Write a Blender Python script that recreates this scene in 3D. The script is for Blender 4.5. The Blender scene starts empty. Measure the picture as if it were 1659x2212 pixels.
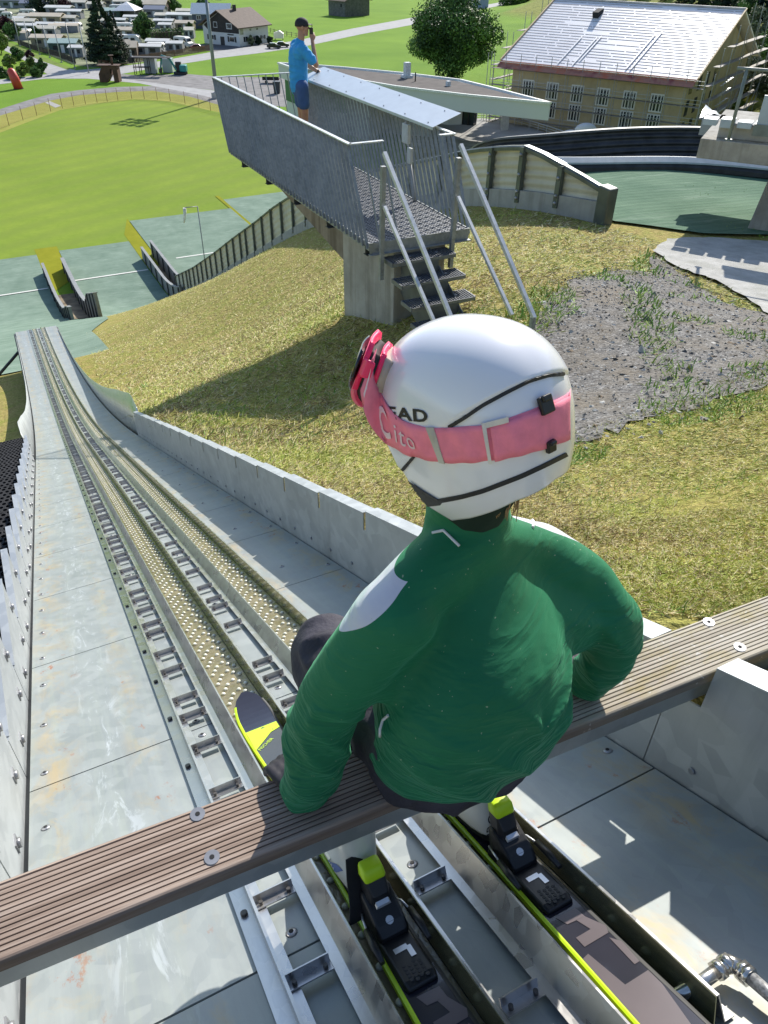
import bpy, bmesh, math, random
import numpy as np
from mathutils import Vector, Matrix, noise
from mathutils.bvhtree import BVHTree
random.seed(7); rng = np.random.default_rng(7)
SC = bpy.context.scene
C = SC.collection
PI = math.pi
# ------------------------------------------------------------------ camera
# image coordinates of the survey: 1659 x 2212, principal point in the middle
F, CX, CY = 1620.0, 829.5, 1106.0
_d = np.array([800.0 - CX, -(3200.0 - CY), F]); _d /= np.linalg.norm(_d)
_up = -_d
_v = np.array([81 - CX, -(801 - CY), F]) / F
_h = _v - _up * np.dot(_v, _up)
_Y = _h / np.linalg.norm(_h)
_X = np.cross(_Y, _up)
if _X[0] < 0: _X = -_X
RW = np.array([_X, _Y, _up])          # world axes: x across the inrun, y down the inrun, z up; origin at the lens

def ray(x, y): return RW @ (np.array([x - CX, -(y - CY), F]) / F)
def atz(x, y, z): r = ray(x, y); return Vector(r * (z / r[2]))
def atx(x, y, X): r = ray(x, y); return Vector(r * (X / r[0]))
def aty(x, y, Y): r = ray(x, y); return Vector(r * (Y / r[1]))
def atd(x, y, d): return Vector(ray(x, y) * d)
cam = bpy.data.cameras.new('camera'); camo = bpy.data.objects.new('camera', cam); C.objects.link(camo)
m = Matrix.Identity(4)
for i in range(3):
    m[i][0] = RW[i][0]; m[i][1] = RW[i][1]; m[i][2] = -RW[i][2]
camo.matrix_world = m
cam.sensor_fit = 'VERTICAL'; cam.sensor_height = 36; cam.lens = F / 2212 * 36
cam.clip_start = 0.02; cam.clip_end = 4000
SC.camera = camo
# ------------------------------------------------------------------ light
SUN = Vector((1.06, .95, .96)).normalized()
w = bpy.data.worlds.new('World'); SC.world = w; w.use_nodes = True
nt = w.node_tree
sky = nt.nodes.new('ShaderNodeTexSky'); sky.sky_type = 'NISHITA'; sky.sun_disc = False
sky.sun_elevation = math.asin(SUN.z); sky.sun_rotation = math.atan2(SUN.x, SUN.y)
sky.air_density = 1.0; sky.dust_density = 1.0; sky.altitude = 800
nt.links.new(sky.outputs[0], nt.nodes['Background'].inputs[0]); nt.nodes['Background'].inputs[1].default_value = 0.145
sl = bpy.data.lights.new('sun', 'SUN'); sl.energy = 4.6; sl.angle = math.radians(0.53); sl.color = (1, .95, .86)
so = bpy.data.objects.new('sun', sl); C.objects.link(so); so.rotation_euler = SUN.to_track_quat('Z', 'Y').to_euler(); so.location = (20, 20, 40)
SC.view_settings.view_transform = 'Standard'; SC.view_settings.look = 'None'; SC.view_settings.exposure = 0.52; SC.view_settings.gamma = 1
SC.cycles.max_bounces = 8

# ------------------------------------------------------------------ materials
MATS = {}
class NT:
    def __init__(s, name):
        s.m = bpy.data.materials.new(name); s.m.use_nodes = True
        s.t = s.m.node_tree; s.b = s.t.nodes['Principled BSDF']
        s.co = s.t.nodes.new('ShaderNodeTexCoord').outputs['Object']
    def n(s, typ, ins=None, **kw):
        nd = s.t.nodes.new('ShaderNode' + typ)
        for k, v in kw.items(): setattr(nd, k, v)
        for k, v in (ins or {}).items():
            if hasattr(v, 'is_linked') or isinstance(v, bpy.types.NodeSocket): s.t.links.new(v, nd.inputs[k])
            else: nd.inputs[k].default_value = v
        return nd
    def mapv(s, scale=(1, 1, 1), rot=(0, 0, 0), loc=(0, 0, 0)):
        return s.n('Mapping', {'Vector': s.co, 'Scale': scale, 'Rotation': rot, 'Location': loc}).outputs[0]
    def noise(s, scale, detail=4, rough=.55, vec=None, dist=0):
        return s.n('TexNoise', {'Vector': vec or s.co, 'Scale': scale, 'Detail': detail, 'Roughness': rough, 'Distortion': dist}).outputs[0]
    def vor(s, scale, vec=None, out=0, **kw):
        return s.n('TexVoronoi', {'Vector': vec or s.co, 'Scale': scale}, **kw).outputs[out]
    def ramp(s, fac, stops):
        r = s.n('ValToRGB', {'Fac': fac}); cr = r.color_ramp
        while len(cr.elements) > 1: cr.elements.remove(cr.elements[-1])
        for i, (p, c) in enumerate(stops):
            e = cr.elements[0] if i == 0 else cr.elements.new(p)
            e.position = p; c = (c, c, c) if isinstance(c, (int, float)) else c; e.color = (c[0], c[1], c[2], 1)
        return r.outputs[0]
    def mix(s, fac, a, b, mode='MIX'):
        nd = s.n('Mix', data_type='RGBA', blend_type=mode)
        for k, v in (('Factor', fac), (6, a), (7, b)):
            i = nd.inputs[0] if k == 'Factor' else nd.inputs[k]
            if isinstance(v, bpy.types.NodeSocket): s.t.links.new(v, i)
            else: i.default_value = v if k == 'Factor' else (v[0], v[1], v[2], 1)
        return nd.outputs[2]
    def math(s, op, a, b=0.0):
        nd = s.n('Math', operation=op)
        for i, v in enumerate((a, b)):
            if isinstance(v, bpy.types.NodeSocket): s.t.links.new(v, nd.inputs[i])
            else: nd.inputs[i].default_value = v
        return nd.outputs[0]
    def xyz(s, vec=None):
        return s.n('SeparateXYZ', {0: vec or s.co}).outputs
    def col(s, v):
        if isinstance(v, bpy.types.NodeSocket): s.t.links.new(v, s.b.inputs['Base Color'])
        else: s.b.inputs['Base Color'].default_value = (v[0], v[1], v[2], 1)
    def setv(s, k, v):
        if isinstance(v, bpy.types.NodeSocket): s.t.links.new(v, s.b.inputs[k])
        else: s.b.inputs[k].default_value = v
    def bump(s, h, strength=.3, dist=.01):
        nd = s.n('Bump', {'Height': h, 'Strength': strength, 'Distance': dist})
        s.t.links.new(nd.outputs[0], s.b.inputs['Normal'])

def mat(name, c, rough=.6, metal=0, var=.25, scale=6, bump=.0, bscale=None, detail=5, spec=None, tint=None, bd=.01):
    """plain procedural material: a base colour with soft patches of lighter and darker tone"""
    if name in MATS: return MATS[name]
    t = NT(name)
    f = t.noise(scale, detail)
    lo = [x * (1 - var) for x in c]; hi = [min(1, x * (1 + var)) for x in (tint or c)]
    t.col(t.ramp(f, [(.3, lo), (.7, hi)]))
    t.setv('Roughness', rough); t.setv('Metallic', metal)
    if spec is not None: t.setv('Specular IOR Level', spec)
    if bump: t.bump(t.noise(bscale or scale * 6, 4), bump, bd)
    MATS[name] = t.m
    return t.m

# ------------------------------------------------------------------ mesh builder
class MB:
    def __init__(s): s.v = []; s.f = []; s.mi = []; s.sm = []
    def add(s, vs, fs, mi=0, smooth=False):
        o = len(s.v); s.v += [tuple(p) for p in vs]
        s.f += [tuple(o + i for i in f) for f in fs]; s.mi += [mi] * len(fs); s.sm += [smooth] * len(fs)
        return s
    def box(s, c, d, rot=None, mi=0):
        x, y, z = (k / 2 for k in d); c = Vector(c)
        p = [Vector(q) for q in ((-x, -y, -z), (x, -y, -z), (x, y, -z), (-x, y, -z), (-x, -y, z), (x, -y, z), (x, y, z), (-x, y, z))]
        if rot is not None: p = [rot @ q for q in p]
        return s.add([c + q for q in p], [(0, 3, 2, 1), (4, 5, 6, 7), (0, 1, 5, 4), (1, 2, 6, 5), (2, 3, 7, 6), (3, 0, 4, 7)], mi)
    def bar(s, a, b, w, h=None, up=(0, 0, 1), mi=0):
        """square bar from a to b"""
        a = Vector(a); b = Vector(b); d = (b - a); L = d.length; d /= L
        u = Vector(up); sd = d.cross(u)
        if sd.length < 1e-4: sd = d.cross(Vector((1, 0, 0)))
        sd.normalize(); u = sd.cross(d); h = h or w
        R = Matrix((sd, d, u)).transposed()
        return s.box((a + b) / 2, (w, L, h), R, mi)
    def tube(s, pts, r, seg=8, mi=0, cap=True, smooth=True):
        pts = [Vector(p) for p in pts]; n = len(pts)
        rs = r if isinstance(r, (list, tuple)) else [r] * n
        vs = []; fs = []; prev = None
        for i, p in enumerate(pts):
            d = (pts[min(i + 1, n - 1)] - pts[max(i - 1, 0)]).normalized()
            if prev is None:
                a = d.orthogonal().normalized()
            else:
                a = (prev - d * prev.dot(d)).normalized()
            prev = a; b = d.cross(a)
            for k in range(seg):
                t = 2 * PI * k / seg; vs.append(p + (a * math.cos(t) + b * math.sin(t)) * rs[i])
        for i in range(n - 1):
            for k in range(seg):
                k2 = (k + 1) % seg; fs.append((i * seg + k, i * seg + k2, (i + 1) * seg + k2, (i + 1) * seg + k))
        s.add(vs, fs, mi, smooth)
        if cap:
            o = len(s.v) - len(vs)
            s.f += [tuple(o + k for k in range(seg))[::-1], tuple(o + (n - 1) * seg + k for k in range(seg))]; s.mi += [mi, mi]; s.sm += [False, False]
        return s
    def cyl(s, a, b, r, seg=12, mi=0, r2=None): return s.tube([a, b], [r, r if r2 is None else r2], seg, mi)
    def prism(s, poly, ext, mi=0):
        """closed 3-D polygon extruded by a vector"""
        n = len(poly); e = Vector(ext); p = [Vector(q) for q in poly]
        return s.add(p + [q + e for q in p], [tuple(range(n))[::-1], tuple(range(n, 2 * n))] + [(i, (i + 1) % n, n + (i + 1) % n, n + i) for i in range(n)], mi)
    def quad(s, a, b, c, d, mi=0): return s.add([a, b, c, d], [(0, 1, 2, 3)], mi)
    def loft(s, rings, mi=0, close=True, cap=True, smooth=True):
        n = len(rings[0]); vs = [p for r in rings for p in r]; fs = []
        for i in range(len(rings) - 1):
            for k in range(n if close else n - 1):
                k2 = (k + 1) % n; fs.append((i * n + k, i * n + k2, (i + 1) * n + k2, (i + 1) * n + k))
        if cap and close: fs += [tuple(range(n))[::-1], tuple(range((len(rings) - 1) * n, len(rings) * n))]
        return s.add(vs, fs, mi, smooth)
    def ball(s, c, r, seg=12, rings=8, mi=0, half=False):
        c = Vector(c); rr = (r, r, r) if isinstance(r, (int, float)) else r
        R = []
        t0 = PI / 2 if half else PI
        for i in range(rings + 1):
            t = max(1e-3, t0 * i / rings)
            R.append([c + Vector((rr[0] * math.sin(t) * math.cos(2 * PI * k / seg), rr[1] * math.sin(t) * math.sin(2 * PI * k / seg), rr[2] * math.cos(t))) for k in range(seg)])
        return s.loft(R[::-1], mi)
    def build(s, name, mats, parent=None, label=None, smooth=None, kind=None, bevel=0, loc=None):
        me = bpy.data.meshes.new(name)
        o3 = Vector(loc) if loc is not None else LOC.get(parent.name, Vector()) if parent else Vector()
        me.from_pydata([Vector(p) - o3 for p in s.v], [], s.f)
        if not isinstance(mats, (list, tuple)): mats = [mats]
        for q in mats: me.materials.append(q)
        me.polygons.foreach_set('material_index', s.mi)
        me.polygons.foreach_set('use_smooth', s.sm if smooth is None else [smooth] * len(s.f))
        me.update()
        return link(name, me, parent, label, kind, bevel, o3)
LOC = {}
def link(name, me, parent=None, label=None, kind=None, bevel=0, loc=None):
    o = bpy.data.objects.new(name, me); C.objects.link(o)
    if parent: o.parent = parent
    else: o.location = loc or (0, 0, 0)
    LOC[o.name] = LOC.get(parent.name, Vector()) if parent else Vector(loc or (0, 0, 0))
    if label: o['label'] = label
    if kind: o['kind'] = kind
    if bevel:
        b = o.modifiers.new('bevel', 'BEVEL'); b.width = bevel; b.segments = 2; b.limit_method = 'ANGLE'; b.angle_limit = math.radians(40); b.harden_normals = False
    return o
def tag(o, label, cat, group=None, kind=None):
    if label: o['label'] = label
    if cat: o['category'] = cat
    if group: o['group'] = group
    if kind: o['kind'] = kind
    return o
def thing(name, label, cat, loc=(0, 0, 0), group=None):
    o = bpy.data.objects.new(name, None); C.objects.link(o); o.location = loc; o.empty_display_size = .2
    LOC[o.name] = Vector(loc)
    return tag(o, label, cat, group)
def copy_tree(o, parent=None, loc=None, rz=None, scale=None):
    c = o.copy(); C.objects.link(c)
    if parent: c.parent = parent
    if loc is not None: c.location = loc
    if rz is not None: c.rotation_euler = (0, 0, rz)
    if scale is not None: c.scale = (scale,) * 3 if isinstance(scale, (int, float)) else scale
    LOC[c.name] = Vector(c.location)
    for ch in [k for k in C.objects if k.parent == o]: copy_tree(ch, c)
    return c
def mesh_from(vs, fs, name):
    me = bpy.data.meshes.new(name); me.from_pydata(vs, [], fs); me.update(); return me
def bake(ob):
    """apply the modifiers of a temporary object and return the resulting mesh"""
    dg = bpy.context.evaluated_depsgraph_get(); dg.update()
    me = bpy.data.meshes.new_from_object(ob.evaluated_get(dg))
    bpy.data.objects.remove(ob); return me
def textmesh(txt, size, ext=0.0, align='LEFT', shear=0, space=1.0, outline=0, bold=0):
    cu = bpy.data.curves.new('txt', 'FONT'); cu.body = txt; cu.size = size; cu.extrude = ext; cu.align_x = align; cu.shear = shear; cu.space_character = space
    if outline: cu.fill_mode = 'NONE'; cu.bevel_depth = outline
    cu.resolution_u = 3; cu.offset = bold
    ob = bpy.data.objects.new('txt', cu); C.objects.link(ob)
    dg = bpy.context.evaluated_depsgraph_get(); dg.update()
    me = bpy.data.meshes.new_from_object(ob.evaluated_get(dg)); bpy.data.objects.remove(ob)
    vs = [v.co.copy() for v in me.vertices]; fs = [tuple(p.vertices) for p in me.polygons]
    return vs, fs
# ------------------------------------------------------------------ the inrun's profile and the terrain
SL, Y1, Y2, SE = 0.4613, 9.7, 28.2, 0.155
HF = 1.25
XL, XR = -0.341, 1.041
ZV = -28.0
def zin(y):
    if y <= Y1: return -HF - SL * y
    t = min(y, Y2 + 1) - Y1; k = (SL - SE) / (Y2 - Y1)
    return -HF - SL * Y1 - SL * t + k * t * t / 2
def sin_(y):
    if y <= Y1: return -SL
    return -SL + (SL - SE) / (Y2 - Y1) * (min(y, Y2) - Y1)
def frame(y):
    """point on the floor centre line at station y, its tangent and its normal"""
    s = sin_(y); t = Vector((0, 1, s)).normalized(); n = Vector((0, -s, 1)).normalized()
    return Vector((0, y, zin(y))), t, n
def ip(x, y, u): p, t, n = frame(y); return Vector((x, p.y, p.z)) + n * u
bar_pix = [((1300, 483), 10.95), ((1215, 466), 10.75), ((1113, 449), 10.6), ((1005, 443), 10.6)]
BASE = [atz(1300, 483, -4.6), atx(1205, 462, 10.75), atx(1113, 449, 10.62), atx(1005, 443, 10.7)]
BASE += [atx(680, 489, 12.0), atx(620, 521, 12.3), atx(560, 557, 12.6), atx(515, 580, 12.85), atx(470, 606, 13.1), atx(425, 628, 13.5), atx(385, 640, 13.8)]
CT = []
for p in BASE: CT.append((p.x, p.y, p.z)); CT.append((p.x + 7, p.y + 1, p.z - .3 if p.y > 20 else -5.0)); CT.append((p.x + 20, p.y, p.z - .4 if p.y > 20 else -5.2))
for y in (-5, -2, 0, 2, 4, 6, 8, 10): CT.append((1.12, y, zin(y) + .28))
CT += [(1.12, 13, -7.3), (1.12, 17, -9.0), (1.2, 21, -10.3), (1.3, 25, -11.5), (1.5, 28, -12.7)]
CT += [(4.1, 9.4, -4.42), (5, 6.25, -3.48), (4.5, 7.0, -3.62), (3.6, 3.8, -3.05), (5.4, 3.5, -2.95), (7.3, 8.3, -3.9), (10.1, 9.5, -4.35), (9.1, 6.35, -4.05),
       (13.2, 10.2, -4.65), (20, 10, -4.8), (2.7, 1.95, -2.25), (2.0, 0.8, -1.45), (3.0, 1.2, -1.7), (5.5, 1.5, -2.1), (8.5, 3, -3.2), (14, 4, -3.9), (25, 4, -4.2), (5, -4, 0.0), (14, -4, -1.5), (7, 5.3, -3.5)]
CT += [(4.2, 13, -6.4), (2.5, 6.4, -4.12), (2.6, 8.2, -4.75), (2.3, 4.6, -3.35), (7.5, 12.5, -4.9), (5, 20, -9.3), (5, 28, -12.0), (9, 28, -10.2), (5, 36, -15.1), (9, 44, -17.2), (8, 56, -22.6), (9, 64, -26.2), (10.5, 70, -27.9)]
for x in (-2.0, 0.3, 2.8): CT += [(x, 29, -13.3), (x, 40, -16.9), (x, 50, -20.4), (x, 60, -23.9), (x, 69, -26.9), (x, 78, -28)]
for x in (-4, -12): CT += [(x, -3, .2), (x, 4, -3.4), (x, 10, -6.6), (x, 18, -9.8), (x, 29, -13.3), (x, 45, -18.8), (x, 60, -24), (x, 78, -28)]
CT += [(5.5, 60, -24.3), (5.5, 71, -27.6), (14, 78, -28), (24, 80, -28), (36, 82, -28), (36, 60, -23.6), (36, 40, -14.5), (24, 45, -16.6), (24, 62, -24.4), (5.5, 80, -28)]
CT = np.array(CT)
def _k(r2): return np.where(r2 > 1e-9, .5 * r2 * np.log(r2 + 1e-12), 0)
_n = len(CT)
_K = _k(((CT[:, None, :2] - CT[None, :, :2]) ** 2).sum(-1)) + np.eye(_n) * .02
_P = np.c_[np.ones(_n), CT[:, :2]]
_A = np.block([[_K, _P], [_P.T, np.zeros((3, 3))]])
_w = np.linalg.solve(_A, np.r_[CT[:, 2], 0, 0, 0])
def terrain(X, Y):
    X = np.asarray(X, float); Y = np.asarray(Y, float); sh = X.shape
    x = np.clip(X.ravel(), -14, 42); y = np.clip(Y.ravel(), -6, 90)
    out = np.empty(len(x))
    for i in range(0, len(x), 20000):
        s = slice(i, i + 20000)
        out[s] = _k((x[s, None] - CT[None, :, 0]) ** 2 + (y[s, None] - CT[None, :, 1]) ** 2) @ _w[:_n] + _w[_n] + _w[_n + 1] * x[s] + _w[_n + 2] * y[s]
    b = np.clip((y - 72) / 10, 0, 1); b = b * b * (3 - 2 * b)
    out = np.maximum(out, ZV) * (1 - b) + ZV * b
    # the mountainside beyond the old building
    X1 = X.ravel(); Y1_ = Y.ravel()
    s1 = .85 * X1 - .53 * Y1_ - 46
    out = np.maximum(out, np.where((Y1_ > 40) | (X1 > 60), ZV + np.maximum(0, s1) * .55, -99))
    return out.reshape(sh)
def tz(x, y): return float(terrain(np.array([x]), np.array([y]))[0])
def onter(x, y, up=0.0, t0=2.0, t1=400):
    """the point of the terrain seen at a survey point"""
    r = ray(x, y); ts = np.geomspace(t0, t1, 700)
    P = r[None] * ts[:, None]
    d = P[:, 2] - terrain(P[:, 0], P[:, 1]) - up
    i = int(np.argmax(d < 0))
    if i == 0: i = len(ts) - 1
    a, b = ts[i - 1], ts[i]
    for _ in range(30):
        mid = (a + b) / 2; q = r * mid
        if q[2] - tz(q[0], q[1]) - up > 0: a = mid
        else: b = mid
    return Vector(r * b)
def axis(parts):
    out = []
    for a, b, st in parts: out += list(np.arange(a, b - 1e-6, st))
    return out + [parts[-1][1]]
gx = axis([(-900, -100, 80), (-100, -14, 8), (-14, -2, .8), (-2, -.4, .4), (-.4, 1.055, .291), (1.055, 1.095, .04), (1.095, 16, .3), (16, 42, .9), (42, 150, 4), (150, 1400, 60)])
gy = axis([(-60, -6, 6), (-6, 20, .3), (20, 92, .6), (92, 200, 6), (200, 1500, 60)])
GX, GY = np.meshgrid(gx, gy, indexing='ij')
GZ = terrain(GX, GY)
_zi = np.array([zin(y) for y in gy])
for i, x in enumerate(gx):
    for j, y in enumerate(gy):
        if -.42 < x < 1.06 and -6 <= y < 29: GZ[i, j] = min(GZ[i, j], _zi[j] - .35 if y < 27.4 else GZ[i, j])
        if -1.5 < x < -.3 and -6 < y < 10.4: GZ[i, j] = min(GZ[i, j], _zi[j] - .25)
nx, ny = len(gx), len(gy)
V = np.stack([GX, GY, GZ], -1).reshape(-1, 3)
idx = np.arange(nx * ny).reshape(nx, ny)
Fq = np.stack([idx[:-1, :-1], idx[1:, :-1], idx[1:, 1:], idx[:-1, 1:]], -1).reshape(-1, 4)
def np_mesh(name, V, Fq, smooth=True):
    me = bpy.data.meshes.new(name); V = np.asarray(V, np.float32); Fq = np.asarray(Fq, np.int32); k = Fq.shape[1]
    me.vertices.add(len(V)); me.vertices.foreach_set('co', V.ravel())
    me.loops.add(Fq.size); me.loops.foreach_set('vertex_index', Fq.ravel())
    me.polygons.add(len(Fq)); me.polygons.foreach_set('loop_start', np.arange(len(Fq), dtype=np.int32) * k); me.polygons.foreach_set('loop_total', np.full(len(Fq), k, np.int32))
    me.polygons.foreach_set('use_smooth', np.full(len(Fq), smooth)); me.update(calc_edges=True)
    return me
# ground material: mown dry grass on the hill, green meadow in the valley
t = NT('ground')
n1 = t.noise(.35, 5, .6); n2 = t.noise(2.2, 5, .65); n3 = t.noise(14, 4, .7); n4 = t.noise(45, 3, .7, vec=t.mapv((1, 1, .5), (0, 0, .5)))
dry = t.ramp(n3, [(.25, (.16, .125, .045)), (.45, (.34, .27, .095)), (.62, (.44, .365, .135)), (.8, (.54, .47, .20))])
dgr = t.ramp(n3, [(.25, (.09, .12, .022)), (.5, (.25, .28, .05)), (.8, (.42, .43, .11))])
hill = t.mix(t.ramp(n2, [(.42, 0), (.64, .75)]), dry, dgr)
hill = t.mix(t.ramp(n4, [(.30, .75), (.42, 0)]), hill, (.055, .043, .02))
hill = t.mix(t.math('MULTIPLY', t.ramp(t.noise(5, 3, .6), [(.66, 0), (.72, 1)]), .55), hill, (.09, .062, .035))
lawn = t.ramp(t.noise(.05, 6, .6), [(.3, (.125, .235, .022)), (.7, (.185, .31, .030))])
z = t.xyz()[2]
f = t.n('MapRange', {'Value': z, 'From Min': -27.6, 'From Max': -26.2, 'To Min': 1.0, 'To Max': 0.0}).outputs[0]
x_ = t.xyz()[0]
far = t.n('MapRange', {'Value': x_, 'From Min': 60, 'From Max': 80, 'To Min': 0.0, 'To Max': 1.0}).outputs[0]
bank = t.ramp(t.noise(.5, 5, .65), [(.3, (.11, .13, .025)), (.55, (.23, .25, .05)), (.8, (.30, .28, .08))])
t.col(t.mix(f, t.mix(far, hill, bank), lawn)); t.setv('Roughness', .95); t.setv('Specular IOR Level', .1)
t.bump(t.math('ADD', n3, t.math('MULTIPLY', n2, 1.4)), .9, .06)
GROUND = t.m
me = np_mesh('ground', V, Fq); me.materials.append(GROUND)
tag(link('ground', me), None, None, kind='structure')

def sheet(name, poly, off, material, step=1.0, z=None, kind='structure', parent=None, label=None):
    """a flat patch laid on the terrain: outline in plan, cut into cells so that it follows the ground"""
    bm = bmesh.new(); vs = [bm.verts.new((p[0], p[1], 0)) for p in poly]; bm.faces.new(vs)
    bmesh.ops.triangulate(bm, faces=bm.faces[:])
    xs = [p[0] for p in poly]; ys = [p[1] for p in poly]
    if step:
        for ax, a, b in ((0, min(xs), max(xs)), (1, min(ys), max(ys))):
            k = math.floor(a / step) * step + step
            while k < b - 1e-4:
                no = (1, 0, 0) if ax == 0 else (0, 1, 0); co = (k, 0, 0) if ax == 0 else (0, k, 0)
                bmesh.ops.bisect_plane(bm, geom=bm.verts[:] + bm.edges[:] + bm.faces[:], plane_co=co, plane_no=no, dist=1e-5)
                k += step
    P = np.array([v.co[:] for v in bm.verts]); Z = (terrain(P[:, 0], P[:, 1]) if z is None else np.full(len(P), z)) + off
    for v, q in zip(bm.verts, Z): v.co.z = q
    for f_ in bm.faces:
        if f_.normal.z < 0: f_.normal_flip()
        f_.smooth = True
    me = bpy.data.meshes.new(name); bm.to_mesh(me); bm.free(); me.materials.append(material)
    return link(name, me, parent, label, kind)
# ------------------------------------------------------------------ metals and wood
def galv(name, lo, hi, rough=.42, metal=.55, stain=False, spang=26, floor=False):
    t = NT(name)
    sp = t.n('TexVoronoi', {'Vector': t.mapv((1, .8, 1)), 'Scale': spang, 'Randomness': 1.0}).outputs['Color']
    spv = t.xyz(sp)[0]
    cl = t.noise(3.2, 6, .62)
    sa = .2 if floor else .3
    f = t.math('ADD', t.math('MULTIPLY', spv, sa), t.math('MULTIPLY', cl, 1 - sa))
    c = t.ramp(f, [(.28, lo), (.72, hi)])
    st = t.noise(1.0, 6, .7, vec=t.mapv((14, 1.2, 1)))
    c = t.mix(t.ramp(st, [(.52, 0), (.72, .28)]), c, (hi[0] * 1.25, hi[1] * 1.25, hi[2] * 1.22))
    if floor:
        x, y, z = t.xyz(); x = t.math('ADD', x, .35)
        # white dried water marks down the middle of the left panels
        wv = t.noise(1.0, 8, .72, vec=t.mapv((16, 4.2, 4)), dist=1.6)
        band = t.math('SUBTRACT', 1.0, t.math('MULTIPLY', t.math('ABSOLUTE', t.math('SUBTRACT', x, -.12)), 11.0))
        c = t.mix(t.math('MULTIPLY', t.ramp(wv, [(.54, 0), (.62, .6)]), t.math('MAXIMUM', band, 0.0)), c, (.62, .66, .69))
        band2 = t.math('MAXIMUM', t.math('SUBTRACT', 1.0, t.math('MULTIPLY', t.math('ABSOLUTE', t.math('SUBTRACT', t.math('ABSOLUTE', t.math('SUBTRACT', x, .35)), .62)), 9.0)), 0.0)
        band3 = t.math('MAXIMUM', t.math('SUBTRACT', 1.0, t.math('MULTIPLY', t.math('ABSOLUTE', t.math('SUBTRACT', t.math('ABSOLUTE', t.math('SUBTRACT', x, .35)), .37)), 16.0)), 0.0)
        rn = t.noise(1.0, 6, .7, vec=t.mapv((10, 5.5, 5)), dist=.6)
        rb = t.math('ADD', band2, t.math('MULTIPLY', band3, .8))
        c = t.mix(t.math('MULTIPLY', t.ramp(rn, [(.47, 0), (.66, .55)]), rb), c, (.52, .36, .13))
        rn2 = t.noise(1.0, 6, .75, vec=t.mapv((16, 9, 9), (0, 0, 0), (3, 1, 0)))
        c = t.mix(t.math('MULTIPLY', t.ramp(rn2, [(.60, 0), (.68, .95)]), rb), c, (.36, .11, .03))
        al = t.noise(1.0, 4, .6, vec=t.mapv((30, 1.5, 1), (0, 0, 0), (9, 0, 0)))
        c = t.mix(t.math('MULTIPLY', t.ramp(al, [(.5, 0), (.75, .3)]), .8), c, (.40, .44, .34))
    if stain:
        sv = t.noise(1.0, 5, .65, vec=t.mapv((2.2, 7, .8)))
        c = t.mix(t.ramp(sv, [(.56, 0), (.8, .5)]), c, (.17, .18, .18))
    t.col(c); t.setv('Metallic', metal)
    t.setv('Roughness', t.math('ADD', t.math('MULTIPLY', spv, .12), rough))
    t.bump(t.noise(9, 4, .6), .06, .01)
    return t.m
FLOOR = galv('inrun floor zinc', (.255, .28, .28), (.345, .372, .365), .5, .3, floor=True)
ZINC = galv('zinc plate', (.31, .33, .34), (.44, .465, .47), .45, .35, stain=True, spang=18)
ZINCL = galv('zinc edge', (.36, .385, .40), (.46, .485, .495), .45, .35)
STEEL = galv('stainless rail', (.42, .41, .40), (.58, .57, .56), .26, .85, spang=40)
RAILM = galv('galvanised bars', (.20, .215, .225), (.31, .325, .335), .5, .35)
RAILT = galv('galvanised handrail', (.44, .465, .485), (.56, .58, .60), .42, .4)
DARK = mat('dark gap', (.02, .02, .022), .9)
BLACK = mat('black plastic', (.012, .012, .014), .42, var=.3, scale=20)
RUBBER = mat('black rubber', (.018, .018, .02), .8, var=.4, scale=12)
BOLT = mat('bolt steel', (.33, .33, .34), .4, .7)
BOLTD = mat('dark bolt', (.10, .095, .09), .5, .5)
def _bead():
    t = NT('glass bead'); t.col(t.ramp(t.noise(60, 2), [(.3, (.74, .74, .60)), (.7, (.88, .87, .76))])); t.setv('Roughness', .22); t.setv('Subsurface Weight', .15); t.setv('Subsurface Radius', (.01, .01, .006)); return t.m
BEAD = _bead()
def _bed():
    t = NT('wet track bed'); n = t.noise(18, 5, .6, dist=.6); v = t.xyz(t.vor(30, t.mapv((1, .35, 1))))[0]
    t.col(t.mix(t.ramp(t.noise(6, 5), [(.45, 0), (.62, .8)]), t.ramp(n, [(.3, (.10, .085, .045)), (.7, (.20, .175, .10))]), (.25, .21, .125)))
    t.setv('Roughness', .18); t.bump(t.math('ADD', n, t.math('MULTIPLY', v, .3)), .5, .01); return t.m
BED = _bed()
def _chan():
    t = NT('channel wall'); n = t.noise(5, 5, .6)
    t.col(t.ramp(n, [(.35, (.22, .22, .12)), (.65, (.36, .35, .24))])); t.setv('Metallic', .75); t.setv('Roughness', .2); return t.m  # olive-yellow tint paints in the reflected glare of beads and water
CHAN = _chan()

INR = thing('ski_jump_inrun', 'galvanised steel ski jump inrun with two beaded ski tracks running down to the takeoff', 'ski jump inrun', (.35, 0, zin(0)))
def stations(a, b, st=.3):
    n = max(1, int(round((b - a) / st))); return [a + (b - a) * i / n for i in range(n + 1)]
Y0, YE = -1.2, 28.2
k = 0; y = .617 - .9 * 2
PAN = []
while y < YE - .2: PAN.append(y); y += .9
for i, ya in enumerate(PAN):
    yb = min(ya + .9, YE); g = .0025
    mb = MB(); ss = stations(ya + g, yb - g, .9 if yb < 9.6 else .15)
    mb.loft([[ip(XL, q, 0), ip(XR - .006, q, 0), ip(XR - .006, q, -.012), ip(XL, q, -.012)] for q in ss], smooth=False)
    mb.build('floor_panel', FLOOR, INR)
mb = MB(); ss = stations(Y0, YE - .1, .35)
for x in (XL - .02, XR - .01): mb.loft([[ip(x - .05, q, -.03), ip(x + .05, q, -.03), ip(x + .05, q, -.28), ip(x - .05, q, -.28)] for q in ss])
mb.loft([[ip(XL - .03, q, -.016), ip(XR + .0, q, -.016), ip(XR + .0, q, -.03), ip(XL - .03, q, -.03)] for q in ss])
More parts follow.
